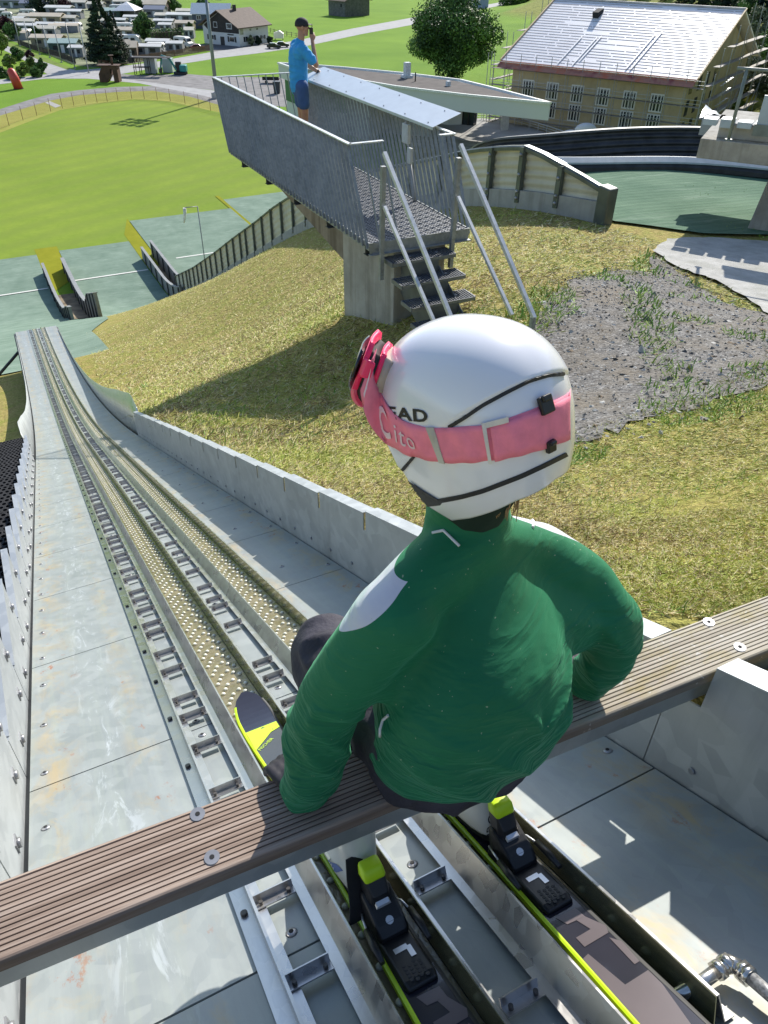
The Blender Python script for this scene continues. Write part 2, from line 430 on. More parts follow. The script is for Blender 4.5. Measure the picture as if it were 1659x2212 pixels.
for q in np.arange(12, 28.3, 2.7):
    for x in (XL, XR):
        p = ip(x, q, -.2); mb.bar(p, (p.x, p.y, tz(p.x, p.y) - 1.2), .12)
mb.build('support_frame', mat('dark steel', (.05, .055, .06), .6), INR)
mb = MB(); p = ip(XL, 26.6, -.25); mb.cyl(p, (-1.55, 26.4, tz(-1.55, 26.4) - .1), .05); mb.build('brace', mat('dark steel', (0, 0, 0)), INR)
# --- rails of the two tracks: folded sheet profiles drawn along the inrun
def extr(mb, prof, a, b, th=.0025, mi=0):
    st = [q for q in stations(a, min(b, 9.7), 1.2)] + ([q for q in stations(9.7, b, .3)][1:] if b > 9.7 else [])
    top = prof; n = len(prof)
    nor = []
    for i in range(n):
        p = Vector(prof[max(i - 1, 0)]); q = Vector(prof[min(i + 1, n - 1)]); d = (q - p).normalized(); nor.append((-d.y, d.x))
    ring = prof + [(prof[i][0] - nor[i][0] * th, prof[i][1] - nor[i][1] * th) for i in reversed(range(n))]
    mb.loft([[ip(x, q, u) for x, u in ring] for q in st], mi, smooth=False)
T0 = -.75
for nm, prof in (('edge_rail', [(.066, .006), (.097, .006), (.0975, .046), (.101, .046)]),
                 ('bay_flange', [(.1035, .046), (.104, .016), (.124, .016)]),
                 ('track_rail', [(.190, .016), (.211, .016), (.235, .062), (.239, .062)]),
                 ('track_rail', [(.371, .062), (.375, .062), (.377, .016), (.394, .016)]),
                 ('track_rail', [(.470, .016), (.489, .016), (.521, .062), (.525, .062)]),
                 ('edge_rail', [(.6585, .064), (.664, .064), (.672, .006), (.690, .006)])):
    mb = MB(); extr(mb, prof, T0 if nm != 'edge_rail' or prof[0][0] < .3 else .14, YE); mb.build(nm, STEEL, INR)
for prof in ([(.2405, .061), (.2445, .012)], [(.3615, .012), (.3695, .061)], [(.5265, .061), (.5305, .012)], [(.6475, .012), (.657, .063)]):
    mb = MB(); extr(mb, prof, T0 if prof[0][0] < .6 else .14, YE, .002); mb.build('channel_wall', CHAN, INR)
for x0, x1 in ((.246, .360), (.532, .646)):
    mb = MB(); extr(mb, [(x0, .012), (x1, .012)], T0, YE); mb.build('track_bed', BED, INR)
# rungs
rr = random.Random(3)
def rung(mb, x0, x1, y):
    p0 = ip((x0 + x1) / 2, y, 0); _, t_, n_ = frame(y); R = Matrix(((1, 0, 0), t_, n_)).transposed()
    mb.box(p0 + n_ * .027, (x1 - x0, .003, .021), R); mb.box(p0 + n_ * .0185 - t_ * .0115, (x1 - x0, .02, .003), R)
    for x in (x0 + .012, x1 - .012):
        c = Vector((x, p0.y, p0.z)) + n_ * .02 - t_ * .012; mb.cyl(c, c + n_ * .008, .0045, 8, 1)
rest = MB(); cnt = 0
RY = []
y = -.7
for k in range(400):
    if y > YE: break
    RY.append(y); y += (.20, .095, .17, .14, .11, .21, .15)[k % 7] * (1.35 if y < 1.4 else 1.12)
for i, y in enumerate(RY):
    for x0, x1, dy in ((.1045, .1885, 0), (.3955, .4685, .055)):
        if i % 5 == 3 and dy: continue
        y_ = y + dy
        if y_ > YE - .1: continue
        if cnt < 96:
            mb = MB(); rung(mb, x0, x1, y_); mb.build('rung', [STEEL, BOLTD], INR); cnt += 1
        else: rung(rest, x0, x1, y_)
rest.build('rungs_down_the_track', [STEEL, BOLTD], INR, kind='stuff')
# beads
BR = []
def bead(mb, x, y, lod):
    p = ip(x, y, .0115); _, t_, n_ = frame(y); r = .0088; seg = 10 if lod == 0 else 6 if lod == 1 else 5
    R = []
    for a, h in (((1, 0), (.8, .55), (.4, .85)) if lod == 0 else ((1, 0), (.55, .75))):
        R.append([p + (Vector((math.cos(2 * PI * k / seg), 0, 0)) + t_ * math.sin(2 * PI * k / seg)) * r * a + n_ * r * h * 1.05 for k in range(seg)])
    R.append([p + n_ * r * 1.0 + (R[-1][k] - p) * .02 for k in range(seg)])
    mb.loft(R)
rest = MB(); cnt = 0; y = -.5; k = 0
while y < YE - .05:
    kp = 2 - k % 3
    for xc in (.303, .589):
        for dx, dy in ((-.014 - .0135 * kp, 0), (.010 + .0155 * kp, .02)):
            if cnt < 98 and y > .9 and y < 2.3:
                mb = MB(); bead(mb, xc + dx, y + dy, 0); mb.build('bead', BEAD, INR); cnt += 1
            else: bead(rest, xc + dx, y + dy, 0 if y < 3 else 1 if y < 8 else 2)
    y += .0255; k += 1
rest.build('beads_down_the_track', BEAD, INR, kind='stuff')
# --- right wall: plates with a folded top edge and narrow slots for the start bar
WH = .40
NP = .512
def wseg(mb, ya, yb, h0, h1=None):
    """plate piece between two stations"""
    h1 = h1 or h0
    for xa, xb, u0, ud in ((XR, XR + .005, -.02, None),):
        mb.loft([[Vector((xa, q, zin(q) + u0)), Vector((xb, q, zin(q) + u0)), Vector((xb, q, zin(q) + h)), Vector((xa, q, zin(q) + h))] for q, h in ((ya, h0), (yb, h1))], smooth=False)
def wtop(mb, ya, yb, h0, h1):
    for xa, xb, ua, ub in ((XR - .0015, XR + .052, .0, .004), (XR + .052, XR + .056, -.03, .004)):
        mb.loft([[Vector((xa, q, zin(q) + h + ua)), Vector((xb, q, zin(q) + h + ua)), Vector((xb, q, zin(q) + h + ub)), Vector((xa, q, zin(q) + h + ub))] for q, h in ((ya, h0), (yb, h1))], 1, smooth=False)
def wh(y): return .385 - .0 * min(1, max(0, y - .3) / 3) if y > .6 else .37
ya = .655 - NP * 4
k = 0
while ya < 9.6:
    mb = MB()
    for s in range(2):
        a = ya + .018; b = min(ya + NP - .004, 9.72)
        if abs(ya - .655) < .02: wseg(mb, a - .02, .735, wh(a) - .12); a = .735
        if abs(ya + NP - .655) < .02: b = .575
        wseg(mb, a, b, wh(a) - .012, wh(b)); wtop(mb, a, b, wh(a) - .012, wh(b))
        wseg(mb, b, b + .022 if abs(ya + NP - .655) > .02 else .655, wh(b) - (.10 if abs(ya + NP - .655) > .02 else .12))
        ya += NP
        if ya > 9.6: break
    mb.build('wall_panel', [ZINC, ZINCL], INR)
mb = MB()
for y in np.arange(-1, 9.7, .256):
    for dz in (.06,):
        p = Vector((XR, y, zin(y) + dz)); mb.cyl(p, p + Vector((-.006, 0, 0)), .008, 8)
mb.build('wall_bolts', BOLT, INR)
# curved end plates beside the transition
def plate(xs, sgn, hs):
    mb = MB(); st = stations(9.75, 27.5, .25); r = []
    for q in st:
        h = np.interp(q, [p[0] for p in hs], [p[1] for p in hs]); z0 = zin(q) - .1
        r.append([Vector((xs, q, z0)), Vector((xs + sgn * (.004 + .16 * h), q, zin(q) + h)), Vector((xs + sgn * (.008 + .16 * h), q, zin(q) + h)), Vector((xs + sgn * .006, q, z0))])
    mb.loft(r); return mb
plate(XR, 1, [(9.75, .40), (10.6, .62), (12.5, .58), (15, .42), (18, .26), (22, .12), (27.5, .03)]).build('end_plate', galv('polished zinc', (.40, .42, .42), (.56, .58, .57), .27, .7), INR)
plate(XL - .012, -1, [(9.75, .40), (10.4, .55), (12, .5), (14, .36), (17, .2), (20, .1), (27.5, .03)]).build('end_plate', ZINC, INR)
# --- left wall: stair string cut in level steps
TT = 9.55
k = 0
while True:
    yt = TT - .528 * k; yb = yt - .528
    if yt < -1.2: break
    zt = zin(yt) + .40
    mb = MB(); x = XL - .016
    poly = [(x, yt - .004, zin(yt) - .05), (x, yt - .004, zt), (x, yb + .004, zt), (x, yb + .004, zin(yb) - .05)]
    mb.prism(poly, (-.006, 0, 0))
    mb.bar((x - .012, yt - .004, zt + .001), (x - .012, yb + .02, zt + .001), .03, .004)
    for q, dz in ((yt - .12, .10), (yt - .38, .05), (yt - .05, .26)):
        p = Vector((x, q, zin(q) + dz)); mb.cyl(p, p + Vector((.012, 0, 0)), .013, 6, 1); mb.box(p + Vector((.002, 0, 0)), (.004, .035, .035), None, 1)
    mb.build('stepped_string', [ZINCL, BOLT], INR)
    k += 1
# screws in the floor
cnt = 0
mb0 = MB(); mb0.ball((0, 0, 0), (.0125, .0125, .004), 10, 3, 0, True); mb0.cyl((0, 0, .003), (0, 0, .0048), .005, 6, 1)
scr = None
for ya in PAN:
    for x, f_ in ((-.30, .08), (-.30, .42), (-.30, .78), (1.0, .12), (1.0, .62), (.15, .05), (.15, .95), (.43, .07), (.82, .3)):
        if cnt > 94: continue
        y = ya + .9 * f_
        if y < -.6: continue
        _, t_, n_ = frame(y); p = ip(x, y, .0005)
        if scr is None: scr = mb0.build('screw', [BOLT, DARK], INR, loc=(0, 0, 0)); o = scr
        else: o = scr.copy(); C.objects.link(o)
        o.parent = INR; o.location = p - INR.location; o.rotation_euler = Matrix(((1, 0, 0), t_, n_)).transposed().to_euler(); cnt += 1
mb = MB()
for q in np.arange(-.7, 12, .29):
    p = ip(.080, q, .006); n_ = frame(q)[2]; mb.cyl(p, p + n_ * .007, .0075, 8)
mb.build('rail_bolts', BOLTD, INR)

# --- rubber ring mats on the service stair left of the string
def ringmat(w, l, pitch=.042):
    mb = MB(); r = pitch * .36; R = pitch * .56; row = 0; y = -l / 2 + pitch / 2
    while y < l / 2:
        x = -w / 2 + pitch / 2 + (pitch / 2 if row % 2 else 0)
        while x < w / 2:
            ring = lambda q, z: [(x + q * math.cos(PI / 6 + k * PI / 3), y + q * math.sin(PI / 6 + k * PI / 3), z) for k in range(6)]
            mb.loft([ring(R, -.018), ring(R, 0), ring(r, 0), ring(r, -.018)], cap=False, smooth=False)
            x += pitch
        row += 1; y += pitch * .87
    return mb
ST = thing('mat_stairs', 'service stairs of black honeycomb rubber mats down the left side of the inrun', 'stairs', (-1.0, 4, zin(4)))
tr = None
for k in range(0, 15):
    yt = TT - .528 * k; yc = yt - .264; zt = zin(yt) + .40 - .03
    if tr is None:
        mb = ringmat(1.35, .54); tr = mb.build('rubber_tread', RUBBER, ST, loc=(0, 0, 0)); o = tr
    else: o = tr.copy(); C.objects.link(o)
    o.parent = ST; o.location = Vector((XL - .03 - .70, yc, zt)) - ST.location
mb = MB()
for k in range(0, 15):
    yt = TT - .528 * k; zt = zin(yt) + .36
    mb.box((XL - .73, yt - .264, zt - .05), (1.35, .53, .04)); mb.box((XL - .73, yt - .01, zt - .2), (1.35, .02, .3))
mb.build('step_frame', DARK, ST)
mb = MB(); p = aty(8, 905, 9.75); mb.box((-1.02, 9.6, zin(9.6) + .35), (.5, .06, .9)); 
tag(mb.build('black_board', mat('black board', (.015, .015, .017), .6), loc=(-1.02, 9.6, zin(9.6))), 'black upright board at the foot of the rubber mat stairs', 'board')

# --- start bar
def _plank():
    t = NT('plank wood'); x, y, z = t.xyz()
    g = t.noise(1.0, 6, .7, vec=t.mapv((2.2, 60, 30)), dist=.4); g2 = t.noise(1.0, 4, .6, vec=t.mapv((9, 120, 60)))
    br = t.ramp(g, [(.25, (.13, .085, .062)), (.5, (.33, .245, .19)), (.75, (.50, .405, .335))])
    gr = t.ramp(g, [(.25, (.26, .22, .16)), (.5, (.46, .41, .32)), (.75, (.58, .54, .46))])
    li = t.noise(7, 5, .7, vec=t.mapv((1, 2.5, 1)))
    gr = t.mix(t.ramp(li, [(.5, 0), (.68, .7)]), gr, (.37, .30, .09))
    f = t.n('MapRange', {'Value': t.math('ADD', x, t.math('MULTIPLY', t.noise(5, 4), .5)), 'From Min': .35, 'From Max': .75}).outputs[0]
    c = t.mix(f, br, gr)
    # dirt in the grooves
    gd = t.n('MapRange', {'Value': z, 'From Min': -.0031, 'From Max': -.0005, 'To Min': .6, 'To Max': 0.0}).outputs[0]
    c = t.mix(gd, c, (.055, .038, .03))
    c = t.mix(t.math('MULTIPLY', t.ramp(t.noise(55, 2), [(.66, 0), (.7, .7)]), f), c, (.62, .6, .54))
    t.col(c); t.setv('Roughness', .85); t.bump(g2, .35, .003); return t.m
PLANK = _plank()
ZB = -1.176
BA, BB = Vector((-.272, .713, ZB)), Vector((1.268, .640, ZB))
bd = (BB - BA).normalized(); bn = Vector((-bd.y, bd.x, 0))
BARO = thing('start_bar', 'grooved timber start bar on a metal beam that the child sits on', 'start bar', BA + bd * .77)
BM = Matrix((bd, bn, (0, 0, 1))).transposed()
mb = MB(); Wp = .128; prof = [(-Wp / 2, -.026), (-Wp / 2, -.006), (-Wp / 2 + .003, -.0015), (-Wp / 2 + .006, 0)]
ng = 13; px = (Wp - .016) / ng
for i in range(ng):
    a = -Wp / 2 + .008 + px * i
    prof += [(a, 0), (a + px * .70, 0), (a + px * .76, -.003), (a + px * .94, -.003)]
prof += [(Wp / 2 - .007, 0), (Wp / 2 - .003, -.0015), (Wp / 2, -.006), (Wp / 2, -.026)]
L0, L1 = -1.35, .98
mb.loft([[(x, y, z) for y, z in prof] for x in [L0 + (L1 - L0) * i / 40 for i in range(41)]], smooth=False)
o = mb.build('plank', PLANK, BARO, loc=(0, 0, 0)); o.rotation_euler = BM.to_euler()
mb = MB(); mb.box((-.18, -.006, -.0555), (2.0, .104, .055)); o = mb.build('metal_beam', galv('beam zinc', (.36, .38, .38), (.47, .49, .485), .35, .6), BARO, loc=(0, 0, 0), bevel=.004); o.rotation_euler = BM.to_euler()
for i, (x, y) in enumerate(((427, 1759), (458, 1852), (1531, 1344), (1598, 1398))):
    p = atz(x, y, ZB) - BARO.location; mb = MB(); mb.cyl((0, 0, -.004), (0, 0, .0015), .0125, 18); mb.cyl((0, 0, .0015), (0, 0, .002), .0042, 8, 1)
    o = mb.build('screw', [BOLT, DARK], BARO, loc=(0, 0, 0)); o.location = p
    o['label'] = 'round screw with washer'
# pipe fitting lying on the floor
def fl(x, y, up=0):
    s = math.sqrt(1 + SL * SL); n_ = np.array([0, SL, 1]) / s; r = ray(x, y); return Vector(r * (np.dot(np.array([0, 0, -HF]) + n_ * up, n_) / np.dot(r, n_)))
PIPE = thing('water_pipe', 'bright metal water pipe with elbow fitting at the end of the right track', 'pipe', fl(1520, 2119))
CHR = mat('nickel', (.62, .60, .56), .22, .9, var=.12)
q = [fl(x, y, u) for x, y, u in ((1430, 2168, .022), (1520, 2119, .03), (1556, 2092, .034), (1578, 2080, .034), (1598, 2092, .034), (1665, 2150, .03), (1760, 2230, .03))]
mb = MB(); mb.tube(q[:3], .011, 14); mb.build('tube', CHR, PIPE)
mb = MB(); mb.tube(q[2:5], .0135, 14); mb.build('elbow', CHR, PIPE)
mb = MB(); mb.tube(q[4:], .011, 14); mb.build('hose', mat('braided hose', (.3, .3, .3), .45, .5, var=.5, scale=200), PIPE)
for a, b, r in ((1, 2, .0165), (4, 5, .0165)):
    for s in (.05, .2 if a == 1 else .12):
        mb = MB(); d = (q[b] - q[a]).normalized(); c = q[a].lerp(q[b], .72) if a == 1 else q[a]; c = c + d * (s - .05) * .12; mb.cyl(c, c + d * .012, r, 6); mb.build('nut', CHR, PIPE)
# ------------------------------------------------------------------ people
def union(name, chains, balls=(), lofts=(), voxel=.006, smooth=4, fac=.5):
    """overlapping limbs and masses fused into one continuous skin"""
    mb = MB()
    for pts, rs in chains:
        pts = [Vector(p) for p in pts]; P = []; Rr = []
        for i in range(len(pts) - 1):
            n = 6
            for k in range(n): P.append(pts[i].lerp(pts[i + 1], k / n)); Rr.append(rs[i] + (rs[i + 1] - rs[i]) * k / n)
        P.append(pts[-1]); Rr.append(rs[-1])
        # round the corners of the chain
        for _ in range(2):
            Q = P[:]
            for i in range(1, len(P) - 1): Q[i] = (P[i - 1] + P[i] * 2 + P[i + 1]) / 4
            P = Q
        mb.tube(P, Rr, 12); mb.ball(P[0], Rr[0], 12, 8); mb.ball(P[-1], Rr[-1], 12, 8)
    for c, r in balls: mb.ball(c, r, 16, 12)
    for l in lofts: mb.loft(l)
    me = mesh_from([Vector(p) for p in mb.v], mb.f, 'tmp')
    bm = bmesh.new(); bm.from_mesh(me); bmesh.ops.recalc_face_normals(bm, faces=bm.faces[:]); bm.to_mesh(me); bm.free()
    ob = bpy.data.objects.new('tmp', me); C.objects.link(ob)
    r = ob.modifiers.new('r', 'REMESH'); r.mode = 'VOXEL'; r.voxel_size = voxel
    s = ob.modifiers.new('s', 'SMOOTH'); s.iterations = smooth; s.factor = fac
    return bake(ob)
def finish(me, name, mats, parent, disp=None, label=None):
    n = len(me.vertices); co = np.empty(n * 3, np.float32); me.vertices.foreach_get('co', co); co = co.reshape(-1, 3)
    if disp is not None:
        no = np.empty(n * 3, np.float32); me.vertices.foreach_get('normal', no); no = no.reshape(-1, 3)
        co = co + no * disp(co, no)[:, None]
        me.vertices.foreach_set('co', co.ravel().astype(np.float32)); bm = bmesh.new(); bm.from_mesh(me)
        for _ in range(3): bmesh.ops.smooth_vert(bm, verts=bm.verts[:], factor=.5, use_axis_x=True, use_axis_y=True, use_axis_z=True)
        bm.to_mesh(me); bm.free(); co = np.empty(n * 3, np.float32); me.vertices.foreach_get('co', co); co = co.reshape(-1, 3)
    co = co - np.array(LOC[parent.name])
    me.vertices.foreach_set('co', co.ravel().astype(np.float32)); me.materials.clear()
    for q in (mats if isinstance(mats, (list, tuple)) else [mats]): me.materials.append(q)
    me.polygons.foreach_set('use_smooth', [True] * len(me.polygons)); me.update(); me.name = name
    return link(name, me, parent, label)
def ring(c, rx, ry, rot=0, n=24, tilt=(0, 0), e=2.08):
    c = Vector(c); out = []
    for k in range(n):
        a = 2 * PI * k / n; ca, sa = math.cos(a), math.sin(a)
        x = rx * math.copysign(abs(ca) ** (2 / e), ca); y = ry * math.copysign(abs(sa) ** (2 / e), sa)
        X = x * math.cos(rot) - y * math.sin(rot); Y = x * math.sin(rot) + y * math.cos(rot)
        out.append(c + Vector((X, Y, X * tilt[0] + Y * tilt[1])))
    return out
def head_parts(c, f, u, s=1.0):
    """skull, jaw, brow, nose, lips, ears and neck-ward mass as overlapping ellipsoid balls; f face direction, u up"""
    c = Vector(c); f = Vector(f).normalized(); u = Vector(u).normalized(); r = f.cross(u).normalized(); u = r.cross(f)
    P = lambda a, b, d: c + (f * a + r * b + u * d) * s
    ch = [([P(-.015, 0, .045), P(-.005, 0, .03)], [.082 * s, .084 * s]), ([P(.025, 0, .0), P(.045, 0, -.055)], [.066 * s, .050 * s]), ([P(.055, 0, -.085), P(.062, 0, -.09)], [.032 * s, .027 * s]),
          ([P(.088, 0, .012), P(.106, 0, -.018)], [.009 * s, .0145 * s]), ([P(.098, -.011, -.022), P(.098, .011, -.022)], [.009 * s, .009 * s]),
          ([P(.078, -.035, .028), P(.086, 0, .026), P(.078, .035, .028)], [.012 * s, .012 * s, .012 * s]),
          ([P(.082, -.018, -.052), P(.089, 0, -.052), P(.082, .018, -.052)], [.007 * s, .0085 * s, .007 * s]),
          ([P(.080, -.014, -.062), P(.086, 0, -.063), P(.080, .014, -.062)], [.007 * s, .009 * s, .007 * s])]
    for sg in (-1, 1):
        ch += [([P(.055, sg * .045, -.012), P(.03, sg * .058, -.02)], [.026 * s, .022 * s]), ([P(-.012, sg * .083, .012), P(-.02, sg * .086, -.022)], [.017 * s, .011 * s]), ([P(.02, sg * .05, -.05), P(.045, sg * .03, -.08)], [.026 * s, .022 * s])]
    return ch, P
def eyes(P, s, parent, tone=(.12, .2, .26)):
    for sg in (-1, 1):
        mb = MB(); mb.ball(P(.068, sg * .032, .006), .0125 * s, 12, 8); mb.build('eye', mat('eye white', (.75, .73, .7), .2), parent, smooth=True)
def hand_chains(w, d, side, curl, s=1.0, palm_n=None):
    """five separate fingers rooted in a palm; w wrist, d pointing direction, side = thumb-side direction"""
    w = Vector(w); d = Vector(d).normalized(); side = Vector(side); side = (side - d * side.dot(d)).normalized(); n = Vector(palm_n).normalized() if palm_n is not None else d.cross(side)
    ch = [([w, w + d * .03 * s], [.024 * s, .022 * s])]
    for i in range(4):
        o = (1.5 - i) * .0185 * s; L = (.070, .078, .073, .058)[i] * s
        a = w + d * .03 * s + side * o * .8; b = w + d * .078 * s + side * o
        ch.append(([a, b], [.0135 * s, .0108 * s]))
        p = b; dd = d.copy(); pts = [b]; rs = [.0098 * s]
        for k, fr in enumerate((.45, .32, .23)):
            q = curl * (.8 + .12 * i); dd = (dd * math.cos(q) + n * math.sin(q)).normalized() if k or curl > .3 else dd
            n2 = n; p = p + dd * L * fr; pts.append(p.copy()); rs.append((.0092, .0085, .0072)[k] * s)
        ch.append((pts, rs))
    a = w + d * .02 * s + side * .022 * s; b = w + d * .05 * s + side * .043 * s + n * .008 * s; c_ = w + d * .078 * s + side * .046 * s + n * .02 * s
    ch.append(([a, b, c_], [.0135 * s, .011 * s, .0085 * s]))
    return ch
def fnoise(co, sc, off=0.0):
    return np.array([noise.noise(Vector((p[0] * sc[0] + off, p[1] * sc[1], p[2] * sc[2]))) for p in co])
SKIN = mat('skin', (.48, .27, .19), .5, var=.08, scale=30, tint=(.55, .32, .23))

# ------------------------------------------------------------------ the child
KID = thing('person', 'child in green jacket and white helmet with pink goggles, sitting on the timber start bar', 'person', (.48, .66, -1.176))
hc = Vector(RW @ (np.array([1022 - CX, -(893 - CY), F]) / F)) * 1.005
# helmet axes: faces a little left of the inrun, head bent forward
ya_, pi_, ro_ = math.radians(-16), math.radians(-13), math.radians(2)
hf = Vector((math.sin(ya_) * math.cos(pi_), math.cos(ya_) * math.cos(pi_), math.sin(pi_)))
hr = hf.cross(Vector((0, 0, 1))).normalized(); hu = hr.cross(hf)
hr, hu = hr * math.cos(ro_) + hu * math.sin(ro_), hu * math.cos(ro_) - hr * math.sin(ro_)
c7 = Vector((.527, .745, -.70))
headc = hc - hu * .02
sh_l, el_l, ha_l = Vector((.352, .676, -.785)), Vector((.270, .70, -.95)), Vector((.215, .694, -1.135))
sh_r, el_r, ha_r = Vector((.694, .742, -.838)), Vector((.786, .645, -.965)), Vector((.795, .655, -1.14))
hip_l, kn_l, an_l = Vector((.405, .66, -1.095)), Vector((.365, .945, -1.125)), Vector((.303, .76, -1.33))
hip_r, kn_r, an_r = Vector((.54, .66, -1.095)), Vector((.60, .935, -1.125)), Vector((.589, .76, -1.32))
hp, P = head_parts(headc, hf, hu, .93)
body = [([(.472, .66, -1.08), (.49, .69, -.9), (.51, .71, -.8)], [.085, .08, .066]), ([(.51, .72, -.78), c7, headc - hu * .08 + hf * .0], [.055, .045, .048]),
        ([sh_l, el_l, ha_l], [.032, .028, .024]), ([sh_r, el_r, ha_r], [.026, .026, .024]), ([sh_l, (.51, .72, -.78), sh_r], [.026, .036, .026]),
        ([hip_l, kn_l, an_l], [.075, .052, .04]), ([hip_r, kn_r, an_r], [.075, .052, .04])] + hp
body += hand_chains(ha_l + Vector((-.008, .004, -.005)), (-.12, .92, -.20), (1, .15, 0), .62, .74, (0, 0, -1)) + hand_chains(ha_r + Vector((0, .02, 0)), (-.1, .95, -.16), (-1, 0, 0), .62, .74, (0, 0, -1))
me = union('body', body, voxel=.0045, smooth=3); finish(me, 'body', SKIN, KID); eyes(P, .93, KID)

def _jacket():
    t = NT('green jersey'); x, y, z = t.xyz()
    n = t.noise(4, 4); wv = t.noise(900, 2)
    g = t.ramp(n, [(.3, (.004, .125, .050)), (.7, (.008, .158, .066))])
    # white yoke over the front of both shoulders, bounded by a slanting seam
    P_ = t.n('VectorMath', {0: t.co, 1: (-.52, .42, .74)}, operation='DOT_PRODUCT').outputs[1]
    Q_ = t.n('VectorMath', {0: t.co, 1: (.50, .52, .69)}, operation='DOT_PRODUCT').outputs[1]
    wl = t.math('MULTIPLY', t.math('GREATER_THAN', P_, .391), t.math('LESS_THAN', x, .02))
    wr = t.math('MULTIPLY', t.math('GREATER_THAN', Q_, .412), t.math('GREATER_THAN', x, .06))
    nk = t.math('LESS_THAN', z, .455)
    wf = t.math('MULTIPLY', t.math('MAXIMUM', wl, wr), nk)
    c = t.mix(wf, g, (.62, .60, .66))
    dn = t.noise(160, 2, .5); c = t.mix(t.ramp(dn, [(.735, 0), (.75, .6)]), c, (.45, .5, .35))
    t.col(c); t.setv('Roughness', .62); t.setv('Specular IOR Level', .3); t.setv('Sheen Weight', .25); t.setv('Sheen Tint', (.3, .9, .55, 1))
    f1 = t.noise(1.0, 3, .5, vec=t.mapv((4, 4, 19), (0, .55, 0)), dist=.7); f2 = t.noise(1.0, 3, .5, vec=t.mapv((5.5, 5.5, 18), (0, -.6, 0), (4, 2, 1)), dist=.7)
    r1 = t.math('SUBTRACT', 1.0, t.math('MULTIPLY', t.math('ABSOLUTE', t.math('SUBTRACT', f1, .5)), 7.0)); r2 = t.math('SUBTRACT', 1.0, t.math('MULTIPLY', t.math('ABSOLUTE', t.math('SUBTRACT', f2, .5)), 7.0))
    low = t.n('MapRange', {'Value': z, 'From Min': .10, 'From Max': .32, 'To Min': 1.0, 'To Max': .18}).outputs[0]
    fl_ = t.math('MULTIPLY', t.math('ADD', t.math('MAXIMUM', r1, 0.0), t.math('MULTIPLY', t.math('MAXIMUM', r2, 0.0), .7)), low)
    t.bump(t.math('ADD', fl_, t.math('MULTIPLY', wv, .03)), .75, .010); return t.m
GREEN = _jacket()
rings = [ring((.494, .652, -1.124), .158, .114, -.02), ring((.495, .645, -1.100), .176, .126, -.02), ring((.499, .640, -1.05), .178, .128, .1), ring((.505, .638, -.99), .178, .128, .26), ring((.514, .646, -.93), .178, .126, .44),
         ring((.524, .662, -.888), .174, .120, .56), ring((.530, .686, -.852), .162, .110, .62), ring((.531, .710, -.818), .143, .097, .62), ring((.531, .726, -.786), .118, .083, .58), ring((.530, .736, -.753), .092, .071, .45), ring((.528, .741, -.717), .074, .062, .2), ring((.527, .744, -.69), .065, .060), ring((.525, .745, -.64), .064, .060)]
ch = [([(.60, .70, -.92), (.715, .690, -.95)], [.10, .075]), ([(.44, .68, -.90), (.35, .685, -.89)], [.09, .06]), ([sh_l + Vector((.02, 0, -.004)), (.308, .682, -.87), el_l, (.243, .698, -1.04), ha_l + Vector((.005, 0, -.012))], [.064, .057, .055, .053, .042]),
      ([sh_r + Vector((-.02, 0, -.004)), (.758, .700, -.90), el_r, (.802, .640, -1.05), ha_r + Vector((0, .01, -.0))], [.064, .056, .054, .050, .040]),
      ([sh_l + Vector((-.0, 0, .0)), (.42, .695, -.757), (.52, .722, -.735)], [.050, .055, .06]), ([sh_r, (.625, .735, -.795), (.52, .722, -.735)], [.048, .050, .055])]
me = union('jacket', ch, lofts=[rings], voxel=.0055, smooth=22)
def jdisp(co, no):
    d = np.zeros(len(co))
    # soft diagonal pull folds over the lower back and waist
    rel = co - np.array((.48, .66, -1.0))
    sg = np.where(rel[:, 0] < .06, 1, -1); u = rel[:, 0] * .86 - sg * rel[:, 2] * .5; v_ = sg * rel[:, 0] * .5 + rel[:, 2] * .86
    a = np.array([noise.noise(Vector((p * 2.6 + g * .7, q * 13 + .8 * math.sin(p * 9) + g * 3, 1.7))) for p, q, g in zip(u, v_, sg)])
    fold = (1 - np.abs(a) * 3.2).clip(0, 1) ** 1.8
    wz = np.clip((-.86 - co[:, 2]) / .12, 0, 1) * np.clip((co[:, 2] + 1.15) / .05, 0, 1)
    tors = np.clip((co[:, 0] - .31) / .05, 0, 1) * np.clip((.68 - co[:, 0]) / .04, 0, 1)
    d += fold * .018 * wz * tors
    # wide folds from the right shoulder blade across the back
    b = np.array([noise.noise(Vector((p[0] * 4 + p[2] * 5.5, p[2] * 9 - p[0] * 5, 4.1))) for p in co])
    d += b * .013 * tors * np.clip((co[:, 2] + 1.1) / .1, 0, 1) * np.clip((-.76 - co[:, 2]) / .05, 0, 1)
    # sleeves: creases across the arm, strongest at elbow and cuff
    arm = 1 - tors
    c_ = np.array([noise.noise(Vector((p[0] * 9 - p[2] * 2, p[1] * 9, p[2] * 11 + p[0] * 9))) for p in co])
    sl_ = (1 - np.abs(c_) * 3.4).clip(0, 1) ** 1.8
    d += arm * sl_ * .009 * np.clip((-.82 - co[:, 2]) / .1, 0, 1)
    d += np.array([noise.noise(Vector(p) * 11) for p in co]) * .0022
    # gathered hem
    d -= np.clip((-1.09 - co[:, 2]) / .03, 0, 1) * .010 * tors
    return d
finish(me, 'jacket', GREEN, KID, jdisp)
GLV = mat('dark glove', (.018, .016, .024), .7, var=.3, scale=40)
GDL, GDR = Vector((-.12, .92, -.20)), Vector((-.1, .95, -.16))
